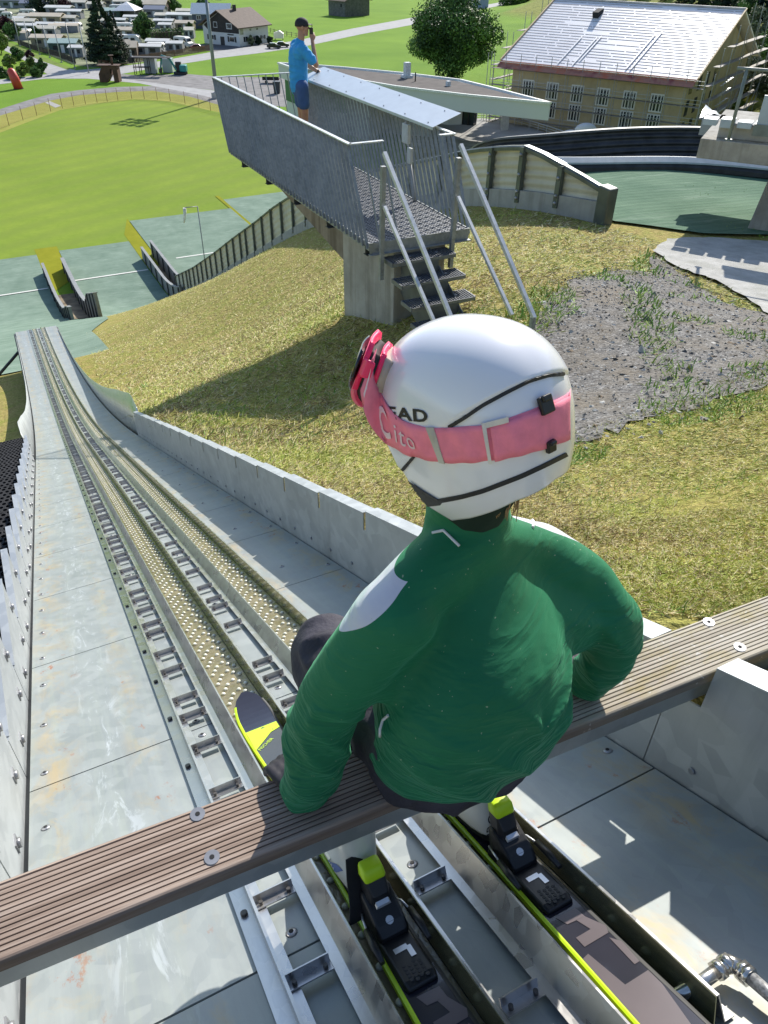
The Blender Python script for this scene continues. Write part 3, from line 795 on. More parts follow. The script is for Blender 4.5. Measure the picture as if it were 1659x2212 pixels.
for w_, d_, sd_ in ((ha_l + Vector((-.008, .004, -.005)), GDL, (1, .15, 0)), (ha_r + Vector((0, .02, 0)), GDR, (-1, 0, 0))):
    me = union('glove', hand_chains(w_, d_, sd_, .62, .84, (0, 0, -1)), voxel=.004, smooth=2); finish(me, 'glove', GLV, KID)
WHITE = mat('white cloth', (.66, .65, .66), .7, var=.06)
BV = {}
def bvh_of(ob):
    me = ob.data; o = LOC[ob.name]
    return BVHTree.FromPolygons([v.co + o for v in me.vertices], [tuple(p.vertices) for p in me.polygons])
JACK = [o for o in KID.children if o.name.startswith('jacket')][0] if KID.children else None
JACK = bpy.data.objects['jacket']; jb = bvh_of(JACK)
def hit(b, x, y, far=6):
    r = Vector(ray(x, y)).normalized(); h = b.ray_cast(Vector((0, 0, 0)), r, far)
    if h[0] is None: return None, None
    return h[0], (h[1] if h[1].dot(r) < 0 else -h[1])
def line_on(b, pts, up, r, n=10, mbx=None):
    """a fine cord laid on a surface along survey points"""
    P = []
    for (x0, y0), (x1, y1) in zip(pts[:-1], pts[1:]):
        for k in range(n):
            f_ = k / n; h, no = hit(b, x0 + (x1 - x0) * f_, y0 + (y1 - y0) * f_)
            if h is not None: P.append(h + no * up)
    h, no = hit(b, *pts[-1])
    if h is not None: P.append(h + no * up)
    mb = mbx or MB()
    if len(P) > 2: mb.tube(P, r, 6)
    return mb
line_on(jb, [(934, 1152), (958, 1146), (972, 1160), (992, 1180)], .001, .0022).build('collar_piping', WHITE, JACK)
line_on(jb, [(1140, 1112), (1152, 1128), (1150, 1140)], .001, .0025).build('collar_piping', WHITE, JACK)
line_on(jb, [(840, 1545), (828, 1556), (822, 1575), (822, 1590)], .001, .0025).build('pocket_piping', WHITE, JACK)
# trousers
NAVY = mat('dark trousers', (.022, .020, .030), .8, var=.35, scale=9, tint=(.040, .036, .052), bump=.6, bscale=22, bd=.012)
ch = [([hip_l, kn_l], [.088, .066]), ([kn_l, an_l + Vector((0, .02, .05))], [.066, .058]), ([hip_r, kn_r], [.088, .066]), ([kn_r, an_r + Vector((0, .02, .05))], [.066, .058])]
rings = [ring((.480, .660, -1.178), .130, .085, -.02), ring((.480, .648, -1.160), .152, .106, -.02), ring((.482, .648, -1.125), .154, .110, -.02), ring((.486, .65, -1.06), .145, .105, -.05), ring((.485, .67, -1.0), .12, .08, -.05)]
me = union('trousers', ch, lofts=[rings], voxel=.006, smooth=5)
finish(me, 'trousers', NAVY, KID, lambda co, no: (1 - np.abs(fnoise(co, (9, 14, 16), 3)) * 3).clip(0, 1) ** 1.5 * .011 + fnoise(co, (6, 6, 6)) * .004)
TR = bpy.data.objects['trousers']
mb = MB(); a = fl(765, 1850, .17); b = fl(772, 1990, .055); mb.loft([[p + Vector((s * .017, k * .0016, 0)) for s, k in ((-1, -1), (1, -1), (1, 1), (-1, 1))] for p in (a, a.lerp(b, .3), a.lerp(b, .7) + Vector((.002, -.004, 0)), b)], smooth=False)
mb.build('hanging_strap', mat('strap cloth', (.012, .012, .014), .8), TR)
# neck warmer and hair
me = union('neck', [([c7 + Vector((0, .0, .01)), headc - hu * .07 - hf * .005], [.056, .060])], voxel=.006, smooth=4)
finish(me, 'neck_warmer', mat('neck warmer', (.006, .022, .014), .9), KID)
mb = MB(); hr_ = random.Random(5)
for i in range(34):
    x, y = hr_.uniform(1050, 1122), hr_.uniform(1070, 1082)
    a = atd(x, y, 1.03 + hr_.uniform(-.01, .01)); L = hr_.uniform(10, 48) if x > 1075 else hr_.uniform(6, 22)
    b = atd(x + hr_.uniform(-12, 4), y + L * .6, 1.035); c_ = atd(x + hr_.uniform(-22, 2), y + L, 1.045)
    mb.tube([a, b, c_], [.0011, .0009, .0004], 4)
mb.build('hair', mat('fair hair', (.36, .23, .11), .5), KID)

# ------------------------------------------------------------------ helmet
def hs(az, el, grow=0.0):
    """point on the helmet shell: azimuth from the face direction, elevation from the rim plane"""
    ce, se = math.cos(el), math.sin(el)
    d = (ce * math.cos(az), ce * math.sin(az), se); A = (.137 + grow, .1065 + grow, .125 + grow)
    if se < 0: A = (A[0], A[1], A[2] * 1.32)
    e = 2.3
    k = (abs(d[0] / A[0]) ** e + abs(d[1] / A[1]) ** e + abs(d[2] / A[2]) ** e) ** (-1 / e)
    return hc + hf * (d[0] * k) + hr * (d[1] * k) + hu * (d[2] * k)
def rim(az):
    a = abs((az + PI) % (2 * PI) - PI) / PI       # 0 front .. 1 back
    return math.radians(np.interp(a, [0, .22, .33, .42, .55, .68, .85, 1], [10, 8, -14, -50, -58, -48, -31, -27]))
def helmet_mesh(grow, n=200, m_=110, lo=None):
    mb = MB(); R = []
    for j in range(m_ + 1):
        rr_ = []
        for i in range(n):
            az = 2 * PI * i / n; e0 = rim(az) if lo is None else lo; e = PI / 2 - .02 - (PI / 2 - .02 - e0) * j / m_
            rr_.append(hs(az, e, grow))
        R.append(rr_)
    R = R[::-1]; mb.loft(R); return mb, R
HELM = None
mb, RR = helmet_mesh(0)
hb0 = BVHTree.FromPolygons([Vector(p) for p in mb.v], mb.f)
s3 = [hb0.ray_cast(Vector((0, 0, 0)), Vector(ray(743 + .3333 * x, 639.4 + .3333 * y)).normalized())[0] for x, y in ((690, 826), (1060, 606), (1410, 490))]
pn = (s3[1] - s3[0]).cross(s3[2] - s3[0]).normalized()
if pn.dot(hu) < 0: pn = -pn
def step_up(p):
    p = Vector(p); q = (p - s3[0]).dot(pn) / .004; k = min(1, max(0, q + .5)); k = k * k * (3 - 2 * k); rad = (p - hc).normalized()
    return p + rad * (.0032 * k)
mb.v = [tuple(step_up(p)) for p in mb.v]; RR = [[step_up(p) for p in r] for r in RR]
# rolled edge and inner wall of the shell
inner = [[hs(2 * PI * i / 200, rim(2 * PI * i / 200) + .02, -.012) for i in range(200)]]
mb.loft([inner[0], RR[0]], cap=False)
def _hm():
    t = NT('helmet paint'); t.col(t.ramp(t.noise(3, 3), [(.3, (.74, .74, .78)), (.7, (.80, .80, .83))])); t.setv('Roughness', .22); t.setv('Coat Weight', .6); t.setv('Coat Roughness', .08)
    t.bump(t.noise(14, 3), .03, .004); return t.m
HP = _hm(); HELM = mb.build('helmet', HP, KID)
hb = BVHTree.FromPolygons([Vector(p) for p in mb.v], mb.f)
def hpx(x, y): return (743 + .3333 * x, 639.4 + .3333 * y)
def strip(b, pts, wid, name, material, parent, up=.0008, n=14, th=.0012):
    """band on a surface along survey points, width in survey units"""
    Q = []
    for (x0, y0), (x1, y1) in zip(pts[:-1], pts[1:]):
        for k in range(n): Q.append((x0 + (x1 - x0) * k / n, y0 + (y1 - y0) * k / n))
    Q.append(pts[-1])
    for _ in range(6):
        Q = [Q[0]] + [((Q[i - 1][0] + Q[i][0] * 2 + Q[i + 1][0]) / 4, (Q[i - 1][1] + Q[i][1] * 2 + Q[i + 1][1]) / 4) for i in range(1, len(Q) - 1)] + [Q[-1]]
    rows = []
    for i, q in enumerate(Q):
        a = Q[max(i - 1, 0)]; c_ = Q[min(i + 1, len(Q) - 1)]; dx, dy = c_[0] - a[0], c_[1] - a[1]; L = math.hypot(dx, dy) or 1
        nx_, ny_ = -dy / L * wid / 2, dx / L * wid / 2
        h1, n1 = hit(b, q[0] + nx_, q[1] + ny_); h2, n2 = hit(b, q[0] - nx_, q[1] - ny_)
        if h1 is None or h2 is None: continue
        rows.append([h1 - n1 * .001, h1 + n1 * (up + th), h2 + n2 * (up + th), h2 - n2 * .001])
    mb = MB()
    if len(rows) > 1: mb.loft(rows, smooth=False)
    return mb.build(name, material, parent)
TRIM = mat('helmet trim', (.018, .018, .02), .55, var=.3, scale=200)
hp_ = lambda L: [hpx(*p) for p in L]
strip(hb, hp_([(1424, 505), (1330, 513), (1200, 552), (1060, 622), (900, 708), (780, 790), (680, 850)]), 8.5, 'trim_stripe', TRIM, HELM)
strip(hb, hp_([(455, 1040), (420, 1080), (372, 1135)]), 7, 'trim_stripe', TRIM, HELM)
strip(hb, hp_([(600, 1330), (760, 1300), (900, 1262), (1150, 1165), (1300, 1095), (1440, 1025)]), 8.5, 'trim_stripe', TRIM, HELM)
def patch(b, poly, name, material, parent, up=.0012, cell=4.0, label=None):
    bm = bmesh.new(); bm.faces.new([bm.verts.new((x, y, 0)) for x, y in poly]); bmesh.ops.triangulate(bm, faces=bm.faces[:])
    xs = [p[0] for p in poly]; ys = [p[1] for p in poly]
    for ax, a, bb in ((0, min(xs), max(xs)), (1, min(ys), max(ys))):
        k = a + cell
        while k < bb:
            bmesh.ops.bisect_plane(bm, geom=bm.verts[:] + bm.edges[:] + bm.faces[:], plane_co=(k, 0, 0) if ax == 0 else (0, k, 0), plane_no=(1, 0, 0) if ax == 0 else (0, 1, 0), dist=1e-5); k += cell
    bm.verts.ensure_lookup_table(); mb = MB(); vs = []; ok = []
    for v in bm.verts:
        h, no = hit(b, v.co.x, v.co.y); ok.append(h is not None); vs.append(h + no * up if h is not None else Vector((0, 0, 0)))
    bm.verts.index_update()
    fs = [tuple(v.index for v in f_.verts)[::-1] for f_ in bm.faces if all(ok[v.index] for v in f_.verts)]
    bm.free(); par = list(range(len(vs)))
    def fd(i):
        while par[i] != i: i = par[i]
        return i
    for f_ in fs:
        for i in f_[1:]: par[fd(i)] = fd(f_[0])
    cn = {}
    for f_ in fs: cn[fd(f_[0])] = cn.get(fd(f_[0]), 0) + 1
    if not cn: return None
    best = max(cn, key=cn.get); keep = [i for i in range(len(vs)) if fd(i) == best]; ix = {i: k for k, i in enumerate(keep)}
    mb.add([vs[i] for i in keep], [tuple(ix[i] for i in f_) for f_ in fs if fd(f_[0]) == best], 0, True); return mb.build(name, material, parent, label)
patch(hb, hp_([(352, 1138), (392, 1140), (415, 1185), (500, 1245), (610, 1312), (650, 1322), (630, 1350), (470, 1368), (385, 1295), (318, 1195)]), 'ear_pad', mat('ear pad', (.05, .05, .055), .75, var=.3, scale=150), HELM, .0022, 2.5)
EP = bpy.data.objects['ear_pad']
for r0, r1, nm in ((62, 50, 'emblem_ring'), (26, 14, 'emblem_ring')):
    mb = MB(); R0 = []; R1 = []
    for k in range(28):
        a = 2 * PI * k / 28
        for rr_, L in ((r0, R0), (r1, R1)):
            h, no = hit(hb, *hpx(392 + rr_ * .72 * math.cos(a) + rr_ * .3 * math.sin(a), 1272 + rr_ * math.sin(a)))
            if h is not None: L.append(h + no * .0034)
    if len(R0) == len(R1) and len(R0) > 20: mb.loft([R0, R1], cap=False); mb.build(nm, mat('emblem grey', (.22, .22, .23), .5), EP)
def warp_text(b, txt, size, o, ex, ey, up, name, material, parent, **kw):
    """lettering laid on a surface; o, ex, ey: origin and axes in survey units"""
    vs, fs = textmesh(txt, size, **kw); out = []
    for v in vs:
        h, no = hit(b, o[0] + ex[0] * v.x + ey[0] * v.y, o[1] + ex[1] * v.x + ey[1] * v.y); out.append((h + no * up) if h is not None else None)
    mb = MB(); good = [f_ for f_ in fs if all(out[i] is not None for i in f_)]
    mb.add([p if p is not None else Vector((0, 0, -1)) for p in out], good, 0, False); return mb.build(name, material, parent)
warp_text(hb, 'HEAD', 1.0, hpx(172, 780), (45, 4.5), (-3, -37), .0012, 'lettering', TRIM, HELM, space=1.1, bold=.03)
# liner and dark lower padding
mb = MB(); R = []
for u_, g in ((0, -.012), (-.10, -.016), (-.16, -.030)):
    R.append([hs(2 * PI * i / 64, rim(2 * PI * i / 64) + .03, g) + hu * u_ * .18 for i in range(64)])
mb.loft(R, cap=False); mb.build('liner', mat('helmet liner', (.022, .024, .024), .9), HELM)

# ------------------------------------------------------------------ goggles with their strap round the helmet
PINK = mat('pink frame', (.90, .025, .13), .3, var=.08)
PINKS = mat('pink strap', (.90, .235, .325), .7, var=.08, scale=60, bump=.1, bscale=500)
GOG = None
def gp(az, g, u): return hs(az, math.asin(0), g) * 1 + hu * u
mb = MB(); G = []
def gsec(az, o0, o1, e0, e1):
    k = -.004 + .011 * (az / math.radians(54)) ** 2
    return [hs(az, e0, o0 + k), hs(az, e0, o1 + k), hs(az, e1, o1 + k), hs(az, e1, o0 + k)]
AZ = [math.radians(q) for q in range(-54, 55, 4)]
def ss_(x): x = min(1, max(0, x)); return x * x * (3 - 2 * x)
def gtop(az): d_ = math.degrees(az); return math.radians(24 + 21 * ss_((-d_ - 2) / 24) - 6 * ss_(d_ / 50))
def gbot(az): d_ = math.degrees(az); return math.radians(0 + 25 * ss_((-d_ - 14) / 42) - 6 * ss_(d_ / 50) + 5 * math.exp(-(az / .25) ** 2))
mb = MB(); mb.loft([gsec(a, .027, .033, gbot(a) - .02, gtop(a) + .02) for a in AZ]); GOG = mb.build('goggles', PINK, KID)
mb = MB(); mb.loft([gsec(a, .0345, .037, gbot(a) + .07, gtop(a) - .07) for a in AZ]); mb.build('lens', mat('goggle lens', (.03, .03, .04), .08, .4), GOG)
mb = MB(); mb.loft([gsec(a, .013, .025, gbot(a) + .01, gtop(a) - .04) for a in AZ]); mb.build('vent_side', mat('goggle vent', (.02, .02, .022), .8), GOG)
mb = MB(); mb.loft([gsec(a, .007, .0135, gbot(a) - .02, gtop(a)) for a in AZ]); mb.build('back_frame', PINK, GOG)
mb = MB(); mb.loft([gsec(a, -.004, .0072, gbot(a), gtop(a) - .02) for a in AZ]); mb.build('foam', mat('goggle foam', (.42, .36, .31), .9), GOG)
for sg in (-1, 1):
    mb = MB(); a = sg * math.radians(55); c_ = gsec(a, .020, .032, gbot(a) + .10, gtop(a) - .10); d = (hr * sg * .3 - hf).normalized()
    mb.prism(c_, d * .014); mb.build('outrigger', PINK, GOG, bevel=.003)
# strap: two edges measured on the helmet, standing just off the shell
top = hp_([(215, 590), (330, 770), (430, 825), (560, 855), (680, 850), (910, 835), (1040, 800), (1250, 722), (1400, 660), (1445, 636)])
bot = hp_([(250, 930), (330, 985), (420, 1030), (580, 1068), (700, 1080), (830, 1078), (1000, 1055), (1200, 1008), (1390, 945), (1440, 922)])
def resample(L, n):
    d = [0]
    for a, b in zip(L[:-1], L[1:]): d.append(d[-1] + math.dist(a, b))
    out = []
    for k in range(n):
        q = d[-1] * k / (n - 1); out.append((float(np.interp(q, d, [p[0] for p in L])), float(np.interp(q, d, [p[1] for p in L]))))
    for _ in range(3): out = [out[0]] + [((out[i - 1][0] + 2 * out[i][0] + out[i + 1][0]) / 4, (out[i - 1][1] + 2 * out[i][1] + out[i + 1][1]) / 4) for i in range(1, n - 1)] + [out[-1]]
    return out
NS = 60; te, be = resample(top, NS), resample(bot, NS)
def spt(i, v):
    """strap surface: i along, v 0 bottom .. 1 top"""
    x = be[i][0] + (te[i][0] - be[i][0]) * v; y = be[i][1] + (te[i][1] - be[i][1]) * v
    h, no = hit(hb, x, y); return h, no
grid = []
for i in range(NS):
    row = []
    for v in (0, .2, .4, .6, .8, 1):
        h, no = spt(i, v); row.append((h + no * (.0022 + .0012 * math.sin(i * .9 + v * 3)) * 1.0) if h is not None else None)
    grid.append((i, row))
grid = [(i, r) for i, r in grid if all(p is not None for p in r)]
rows = [r for i, r in grid]
# the left end runs forward to the goggle outrigger, the right end round the far side
oa = -math.radians(55); endL = [c for c in gsec(oa, .024, .034, gbot(oa) + .0, gtop(oa) - .0)]
tl, bl = (endL[2] + endL[3]) / 2, (endL[0] + endL[1]) / 2
tl = tl - hf * .012 - hr * .004; bl = bl - hf * .012 - hr * .004
pre = []
for k in range(8):
    f_ = k / 8; pre.append([bl.lerp(rows[0][0], f_) .lerp(tl.lerp(rows[0][5], f_), v) - hr * .010 * math.sin(PI * f_) for v in (0, .2, .4, .6, .8, 1)])
oa2 = math.radians(55); e2 = gsec(oa2, .024, .034, gbot(oa2), gtop(oa2)); tr_, br_ = (e2[2] + e2[3]) / 2 - hf * .02 + hr * .012, (e2[0] + e2[1]) / 2 - hf * .02 + hr * .012
for r in pre:
    for m_, p in enumerate(r):
        d_ = (p - hc).normalized(); h_ = hb.ray_cast(hc, d_, 1)[0]
        if h_ is not None and (p - hc).length < (h_ - hc).length + .0035: r[m_] = h_ + d_ * .0035
post = []
for k in range(1, 13):
    f_ = k / 12; bul = (hr * .030 - hf * .004) * math.sin(PI * f_) ** .7; post.append([rows[-1][0].lerp(br_, f_).lerp(rows[-1][5].lerp(tr_, f_), v) + bul for v in (0, .2, .4, .6, .8, 1)])
allr = pre + rows + post
mb = MB(); back = []
for r in allr:
    n_ = None
mb.loft([r + [p + (hc - p).normalized() * .0016 for p in reversed(r)] for r in allr], smooth=True)
mb.build('strap', PINKS, GOG); STRAP = bpy.data.objects['strap']
stb = BVHTree.FromPolygons([Vector(p) for p in mb.v], mb.f)
LETT = mat('strap lettering', (.92, .66, .68), .7)
# letters follow the strap: text x along the rows, y across
def strap_text(txt, size, s0, v0, scale, name, **kw):
    vs, fs = textmesh(txt, size, **kw); acc = [0]
    mid = [(r[2] + r[3]) / 2 for r in allr]
    for a, b in zip(mid[:-1], mid[1:]): acc.append(acc[-1] + (b - a).length)
    out = []
    for v in vs:
        q = s0 + v.x * scale; vv = min(.98, max(.02, v0 + v.y * scale / .0485)); i = int(np.clip(np.searchsorted(acc, q) - 1, 0, len(allr) - 2)); f_ = (q - acc[i]) / max(1e-6, acc[i + 1] - acc[i])
        row = lambda r: r[min(4, int(vv * 5))].lerp(r[min(5, int(vv * 5) + 1)], vv * 5 - int(vv * 5)) if vv < 1 else r[5]
        p = row(allr[i]).lerp(row(allr[i + 1]), f_); k_ = min(4, int(vv * 5)); nn = (allr[i + 1][k_] - allr[i][k_]).cross(allr[i][k_ + 1] - allr[i][k_]).normalized(); nn = nn if nn.dot(p - hc) > 0 else -nn; out.append(p + nn * .0016)
    mb = MB(); mb.add(out, fs, 0, False); return mb.build(name, LETT, STRAP)
strap_text('POC', 1.0, .010, .18, .040, 'lettering', space=1.05, bold=.025)
strap_text('ito', 1.0, .104, .24, .034, 'lettering', shear=.25, space=1.1)
def band(i0, i1, name, material, up=.001, v0=-.02, v1=1.02):
    mb = MB(); R = []
    for i in range(i0, i1 + 1):
        r = allr[i]; a = r[0].lerp(r[5], v0); b = r[0].lerp(r[5], v1); R.append([q + (q - hc).normalized() * (up + .0005) for q in (a, r[1], r[2], r[3], r[4], b)] + [q - (q - hc).normalized() * .001 for q in (b, a)])
    mb.loft(R, smooth=False); return mb.build(name, material, STRAP)
def near(xc, yc=960): 
    x, y = hpx(xc, yc); best = min(range(len(allr)), key=lambda i: (Vector(((lambda c: (CX + F * c[0] / c[2], CY - F * c[1] / c[2]))(RW.T @ np.array((allr[i][2] + allr[i][3]) / 2)))) - Vector((x, y))).length)
    return best
i = near(600); band(i - 1, i + 1, 'rubber_grip', mat('strap grip', (.55, .52, .46), .7))
SLW = mat('white slider', (.68, .64, .60), .45)
i = near(935); band(i - 1, i, 'slider', SLW, .003, -.06, 1.06)
j = near(1060, 880); mb = MB(); R = []
for k in range(i, j + 1): R.append([allr[k][5] + (allr[k][5] - hc).normalized() * q + hu * w_ for q, w_ in ((.001, -.004), (.005, -.004), (.005, .003), (.001, .003))])
mb.loft(R, smooth=False); mb.build('slider_bar', SLW, STRAP)
k0 = near(960); 
mb = MB(); R = []
for k in range(k0, len(allr) - 4):
    r = allr[k]; R.append([q + (q - hc).normalized() * .0035 - hu * (.003 if m_ == 5 else 0) for m_, q in enumerate(r)] + [q + (q - hc).normalized() * .0015 - hu * (.003 if 5 - m_ == 5 else 0) for m_, q in enumerate(reversed(r))])
mb.loft(R); mb.build('strap_overlap', PINKS, STRAP)
for x, y, s in ((1288, 705, 1.0), (1318, 965, .7)):
    h, no = hit(hb, *hpx(x, y))
    if h is not None:
        mb = MB(); up_ = (hu - no * hu.dot(no)).normalized(); sd = up_.cross(no); Rm = Matrix((sd, up_, no)).transposed(); mb.box(h + no * .006, (.020 * s, .022 * s, .007), Rm); mb.box(h + no * .010 + up_ * .008 * s, (.014 * s, .008 * s, .006), Rm)
        mb.build('strap_clip', BLACK, HELM, bevel=.002)
# ------------------------------------------------------------------ skis, bindings and boots
def _ski():
    t = NT('ski top sheet'); f = t.noise(5, 4)
    t.col(t.mix(t.ramp(t.vor(300), [(.05, .5), (.09, 0)]), t.ramp(f, [(.3, (.016, .016, .024)), (.7, (.030, .029, .042))]), (.06, .06, .07))); t.setv('Roughness', .2); t.setv('Coat Weight', .4); return t.m
SKIM = _ski()
NEON = mat('neon yellow', (.55, .80, .015), .4, var=.06)
NEONP = mat('neon print', (.55, .78, .03), .3, var=.06)
MAUVE = mat('mauve print', (.115, .092, .098), .3, var=.15)
PRN = mat('pale print', (.45, .45, .48), .4)
SIL = mat('silver binding', (.62, .62, .63), .3, .6)
BOOTW = mat('white boot shell', (.66, .66, .60), .3, var=.06)
def skiframe(xc):
    """maps ski coordinates (s along from tail to tip, w sideways, h up) into the track"""
    def q(s, w_, h):
        y = .12 + s * .9081; _, t_, n_ = frame(y); p = ip(xc, y, .0235)
        return p + Vector((1, 0, 0)) * w_ + n_ * h
    return q
LS = 1.50
def skiw(s):
    return float(np.interp(s, [-.154, -.11, .0, .15, .62, .82, 1.29, 1.40, 1.45, 1.48, 1.5], [.032, .046, .046, .043, .0355, .036, .052, .0535, .047, .033, .010]))
def skih(s): return max(0, (s - 1.30)) ** 2 * 1.15
def make_ski(xc, label):
    q = skiframe(xc)
    S = thing('ski', label, 'ski', q(.72, 0, 0), 'pair of skis on the child')
    ss = [-.154 + (LS + .154) * i / 74 for i in range(75)]
    mb = MB(); mb.loft([[q(s, -skiw(s), skih(s)), q(s, -skiw(s) + .002, skih(s) + .0125), q(s, skiw(s) - .002, skih(s) + .0125), q(s, skiw(s), skih(s))] for s in ss], smooth=False); mb.build('ski_body', SKIM, S)
    for sg, mt, nm in ((-1, NEON, 'side_edge'), (1, mat('black sidewall', (.02, .02, .02), .5), 'side_edge')):
        mb = MB(); mb.loft([[q(s, sg * (skiw(s) - .001), skih(s) + .0015), q(s, sg * (skiw(s) + .0022), skih(s) + .0015), q(s, sg * (skiw(s) + .0012), skih(s) + .0118), q(s, sg * (skiw(s) - .003), skih(s) + .0132), q(s, sg * (skiw(s) - .006), skih(s) + .0132)] for s in ss[:-2]], smooth=False); mb.build(nm, mt, S)
    T = lambda s, w_, up=.0135: q(s, w_, skih(s) + up)
    def poly(pts, name, material, up=.0135): mb = MB(); mb.add([T(s, w_, up) for s, w_ in pts], [tuple(range(len(pts)))]); return mb.build(name, material, S)
    # tip graphic: neon field with a dark triangle, lettering across
    w1 = .046
    poly([(1.335, -w1), (1.335, w1), (1.300, w1), (1.290, .016), (1.262, -.010), (1.225, -.046)], 'tip_graphic', NEONP)
    poly([(1.332, .002), (1.302, -.026), (1.300, .028)], 'tip_triangle', SKIM, .0139)
    def text(txt, size, s0, w0, ang, name, material, up=.0139, **kw):
        vs, fs = textmesh(txt, size, **kw); ca, sa = math.cos(ang), math.sin(ang); mb = MB()
        mb.add([T(s0 + v.x * sa + v.y * ca, w0 + v.x * ca - v.y * sa, up) for v in vs], fs); return mb.build(name, material, S)
    text('FISCHER', .0165, 1.215, -.036, .62, 'lettering', NEONP, space=1.0)
    text('RACE', .0135, .322, -.030, .12, 'lettering', PRN, shear=.3, space=1.1); text('CODE', .0095, .333, .008, .12, 'lettering', PRN, shear=.3, space=1.05)
    # tail graphic: angular mauve shapes
    poly([(.300, -.020), (.297, .022), (.272, .024), (.276, -.012)], 'tail_graphic', MAUVE)
    poly([(.276, .006), (.272, .024), (.236, .040), (.222, .034), (.222, -.018), (.245, -.018), (.245, .014)], 'tail_graphic', MAUVE)
    poly([(.205, -.036), (.208, -.022), (.130, -.012), (.130, .036), (.10, .036), (.02, .02), (.02, -.040)], 'tail_graphic', MAUVE)
    poly([(.214, .028), (.196, .040), (.150, .0365), (.150, .026)], 'tail_graphic', MAUVE)
    # binding: heel piece, track, levers, brake arms, toe piece
    hx = .445
    B_ = MB()
    def sec(s, w_, h0, h1): w_ *= 1.22; h0 = .0136 + (h0 - .0136) * 1.12; h1 = .0136 + (h1 - .0136) * 1.12; return [T(s, -w_, h0), T(s, w_, h0), T(s, w_ * .85, h1), T(s, -w_ * .85, h1)]
    B_.loft([sec(hx - .135, .024, .0136, .020), sec(hx - .12, .027, .0136, .024), sec(hx + .05, .029, .0136, .026), sec(hx + .06, .029, .0136, .030)], smooth=False); B_.build('binding_track', BLACK, S, bevel=.003)
    H = MB(); H.loft([sec(hx - .030, .024, .024, .034), sec(hx - .018, .027, .024, .050), sec(hx + .006, .0275, .024, .066), sec(hx + .035, .028, .024, .082), sec(hx + .052, .026, .03, .078)], smooth=False); HP_ = H.build('heel_piece', BLACK, S, bevel=.005)
    H = MB(); H.loft([sec(hx + .008, .015, .060, .084), sec(hx + .022, .019, .064, .112), sec(hx + .044, .019, .074, .126), sec(hx + .052, .018, .084, .120)], smooth=False); H.build('heel_lever', BLACK, S, bevel=.004)
    H = MB(); H.loft([sec(hx + .016, .0155, .106, .122), sec(hx + .021, .0180, .107, .130), sec(hx + .044, .0190, .110, .134), sec(hx + .053, .016, .111, .129)], smooth=True); H.build('lever_grip', NEON, S, bevel=.004)
    mb = MB(); c = T(hx - .012, 0, .052); n_ = frame(.6)[2]; mb.cyl(c, c + n_ * .006 - Vector((0, .004, 0)), .0075, 12); mb.build('setting_screw', SIL, HP_)
    mb = MB(); mb.loft([sec(hx + .002, .012, .066, .070), sec(hx + .018, .012, .078, .084)], smooth=False); mb.build('indicator_window', SIL, HP_)
    mb = MB(); mb.add([T(hx - .05, -.016, .027), T(hx - .05, .010, .027), T(hx - .062, .010, .027), T(hx - .062, -.016, .027), T(hx - .056, .016, .0272), T(hx - .056, .006, .0272), T(hx - .082, .006, .0272), T(hx - .082, .016, .0272)], [(0, 1, 2, 3), (4, 5, 6, 7)]); mb.build('length_plate', SIL, S)
    mb = MB()
    for a in range(4):
        for b in range(5): mb.cyl(T(hx - .090 - b * .008 - (a % 2) * .004, -.014 + a * .0095, .0235), T(hx - .090 - b * .008 - (a % 2) * .004, -.014 + a * .0095, .0262), .0038, 6)
    mb.build('grip_pad', mat('grip rubber', (.03, .03, .032), .7), S)
    for sg in (1, -1):
        mb = MB(); mb.tube([T(hx + .055, sg * .030, .036), T(hx + .02, sg * .040, .050), T(hx - .012, sg * .044, .050)], .0022, 8); br = mb.build('brake_arm', SIL, S)
        mb = MB(); mb.tube([T(hx - .008, sg * .044, .051), T(hx - .045, sg * .046, .047), T(hx - .078, sg * .046, .040)], [.0065, .0075, .005], 8); mb.build('brake_tip', BLACK, br)
    mb = MB(); tx = hx + .36; mb.loft([sec(tx - .03, .030, .0136, .03), sec(tx + .0, .032, .0136, .055), sec(tx + .05, .024, .0136, .05), sec(tx + .07, .018, .0136, .028)], smooth=False); mb.build('toe_piece', BLACK, S, bevel=.004)
    # boot: heel in the binding, cuff rising behind the calf
    side = [(-.002, .028), (.0, .075), (-.012, .14), (-.004, .205), (.012, .245)]
    rings = []
    def br_(h, s0, s1, w_, n=18):
        out = []
        for k in range(n):
            a = 2 * PI * k / n; ca, sa = math.cos(a), math.sin(a)
            out.append(T(hx + .062 + (s0 + s1) / 2 + (s1 - s0) / 2 * math.copysign(abs(ca) ** .8, ca), w_ * math.copysign(abs(sa) ** .8, sa), h))
        return out
    mb = MB(); mb.loft([br_(.036, 0, .275, .034), br_(.05, -.002, .282, .040), br_(.085, -.002, .280, .043), br_(.11, .0, .245, .043), br_(.135, .0, .155, .043), br_(.17, -.002, .135, .045), br_(.225, -.022, .135, .050), br_(.275, -.030, .145, .054), br_(.31, -.032, .15, .055)], smooth=True)
    bt = mb.build('ski_boot', BOOTW, KID)
    mb = MB(); mb.loft([br_(.030, -.004, .29, .035), br_(.046, -.004, .29, .036)], smooth=False); mb.build('boot_sole', BLACK, bt)
    bb = bvh_of(bt)
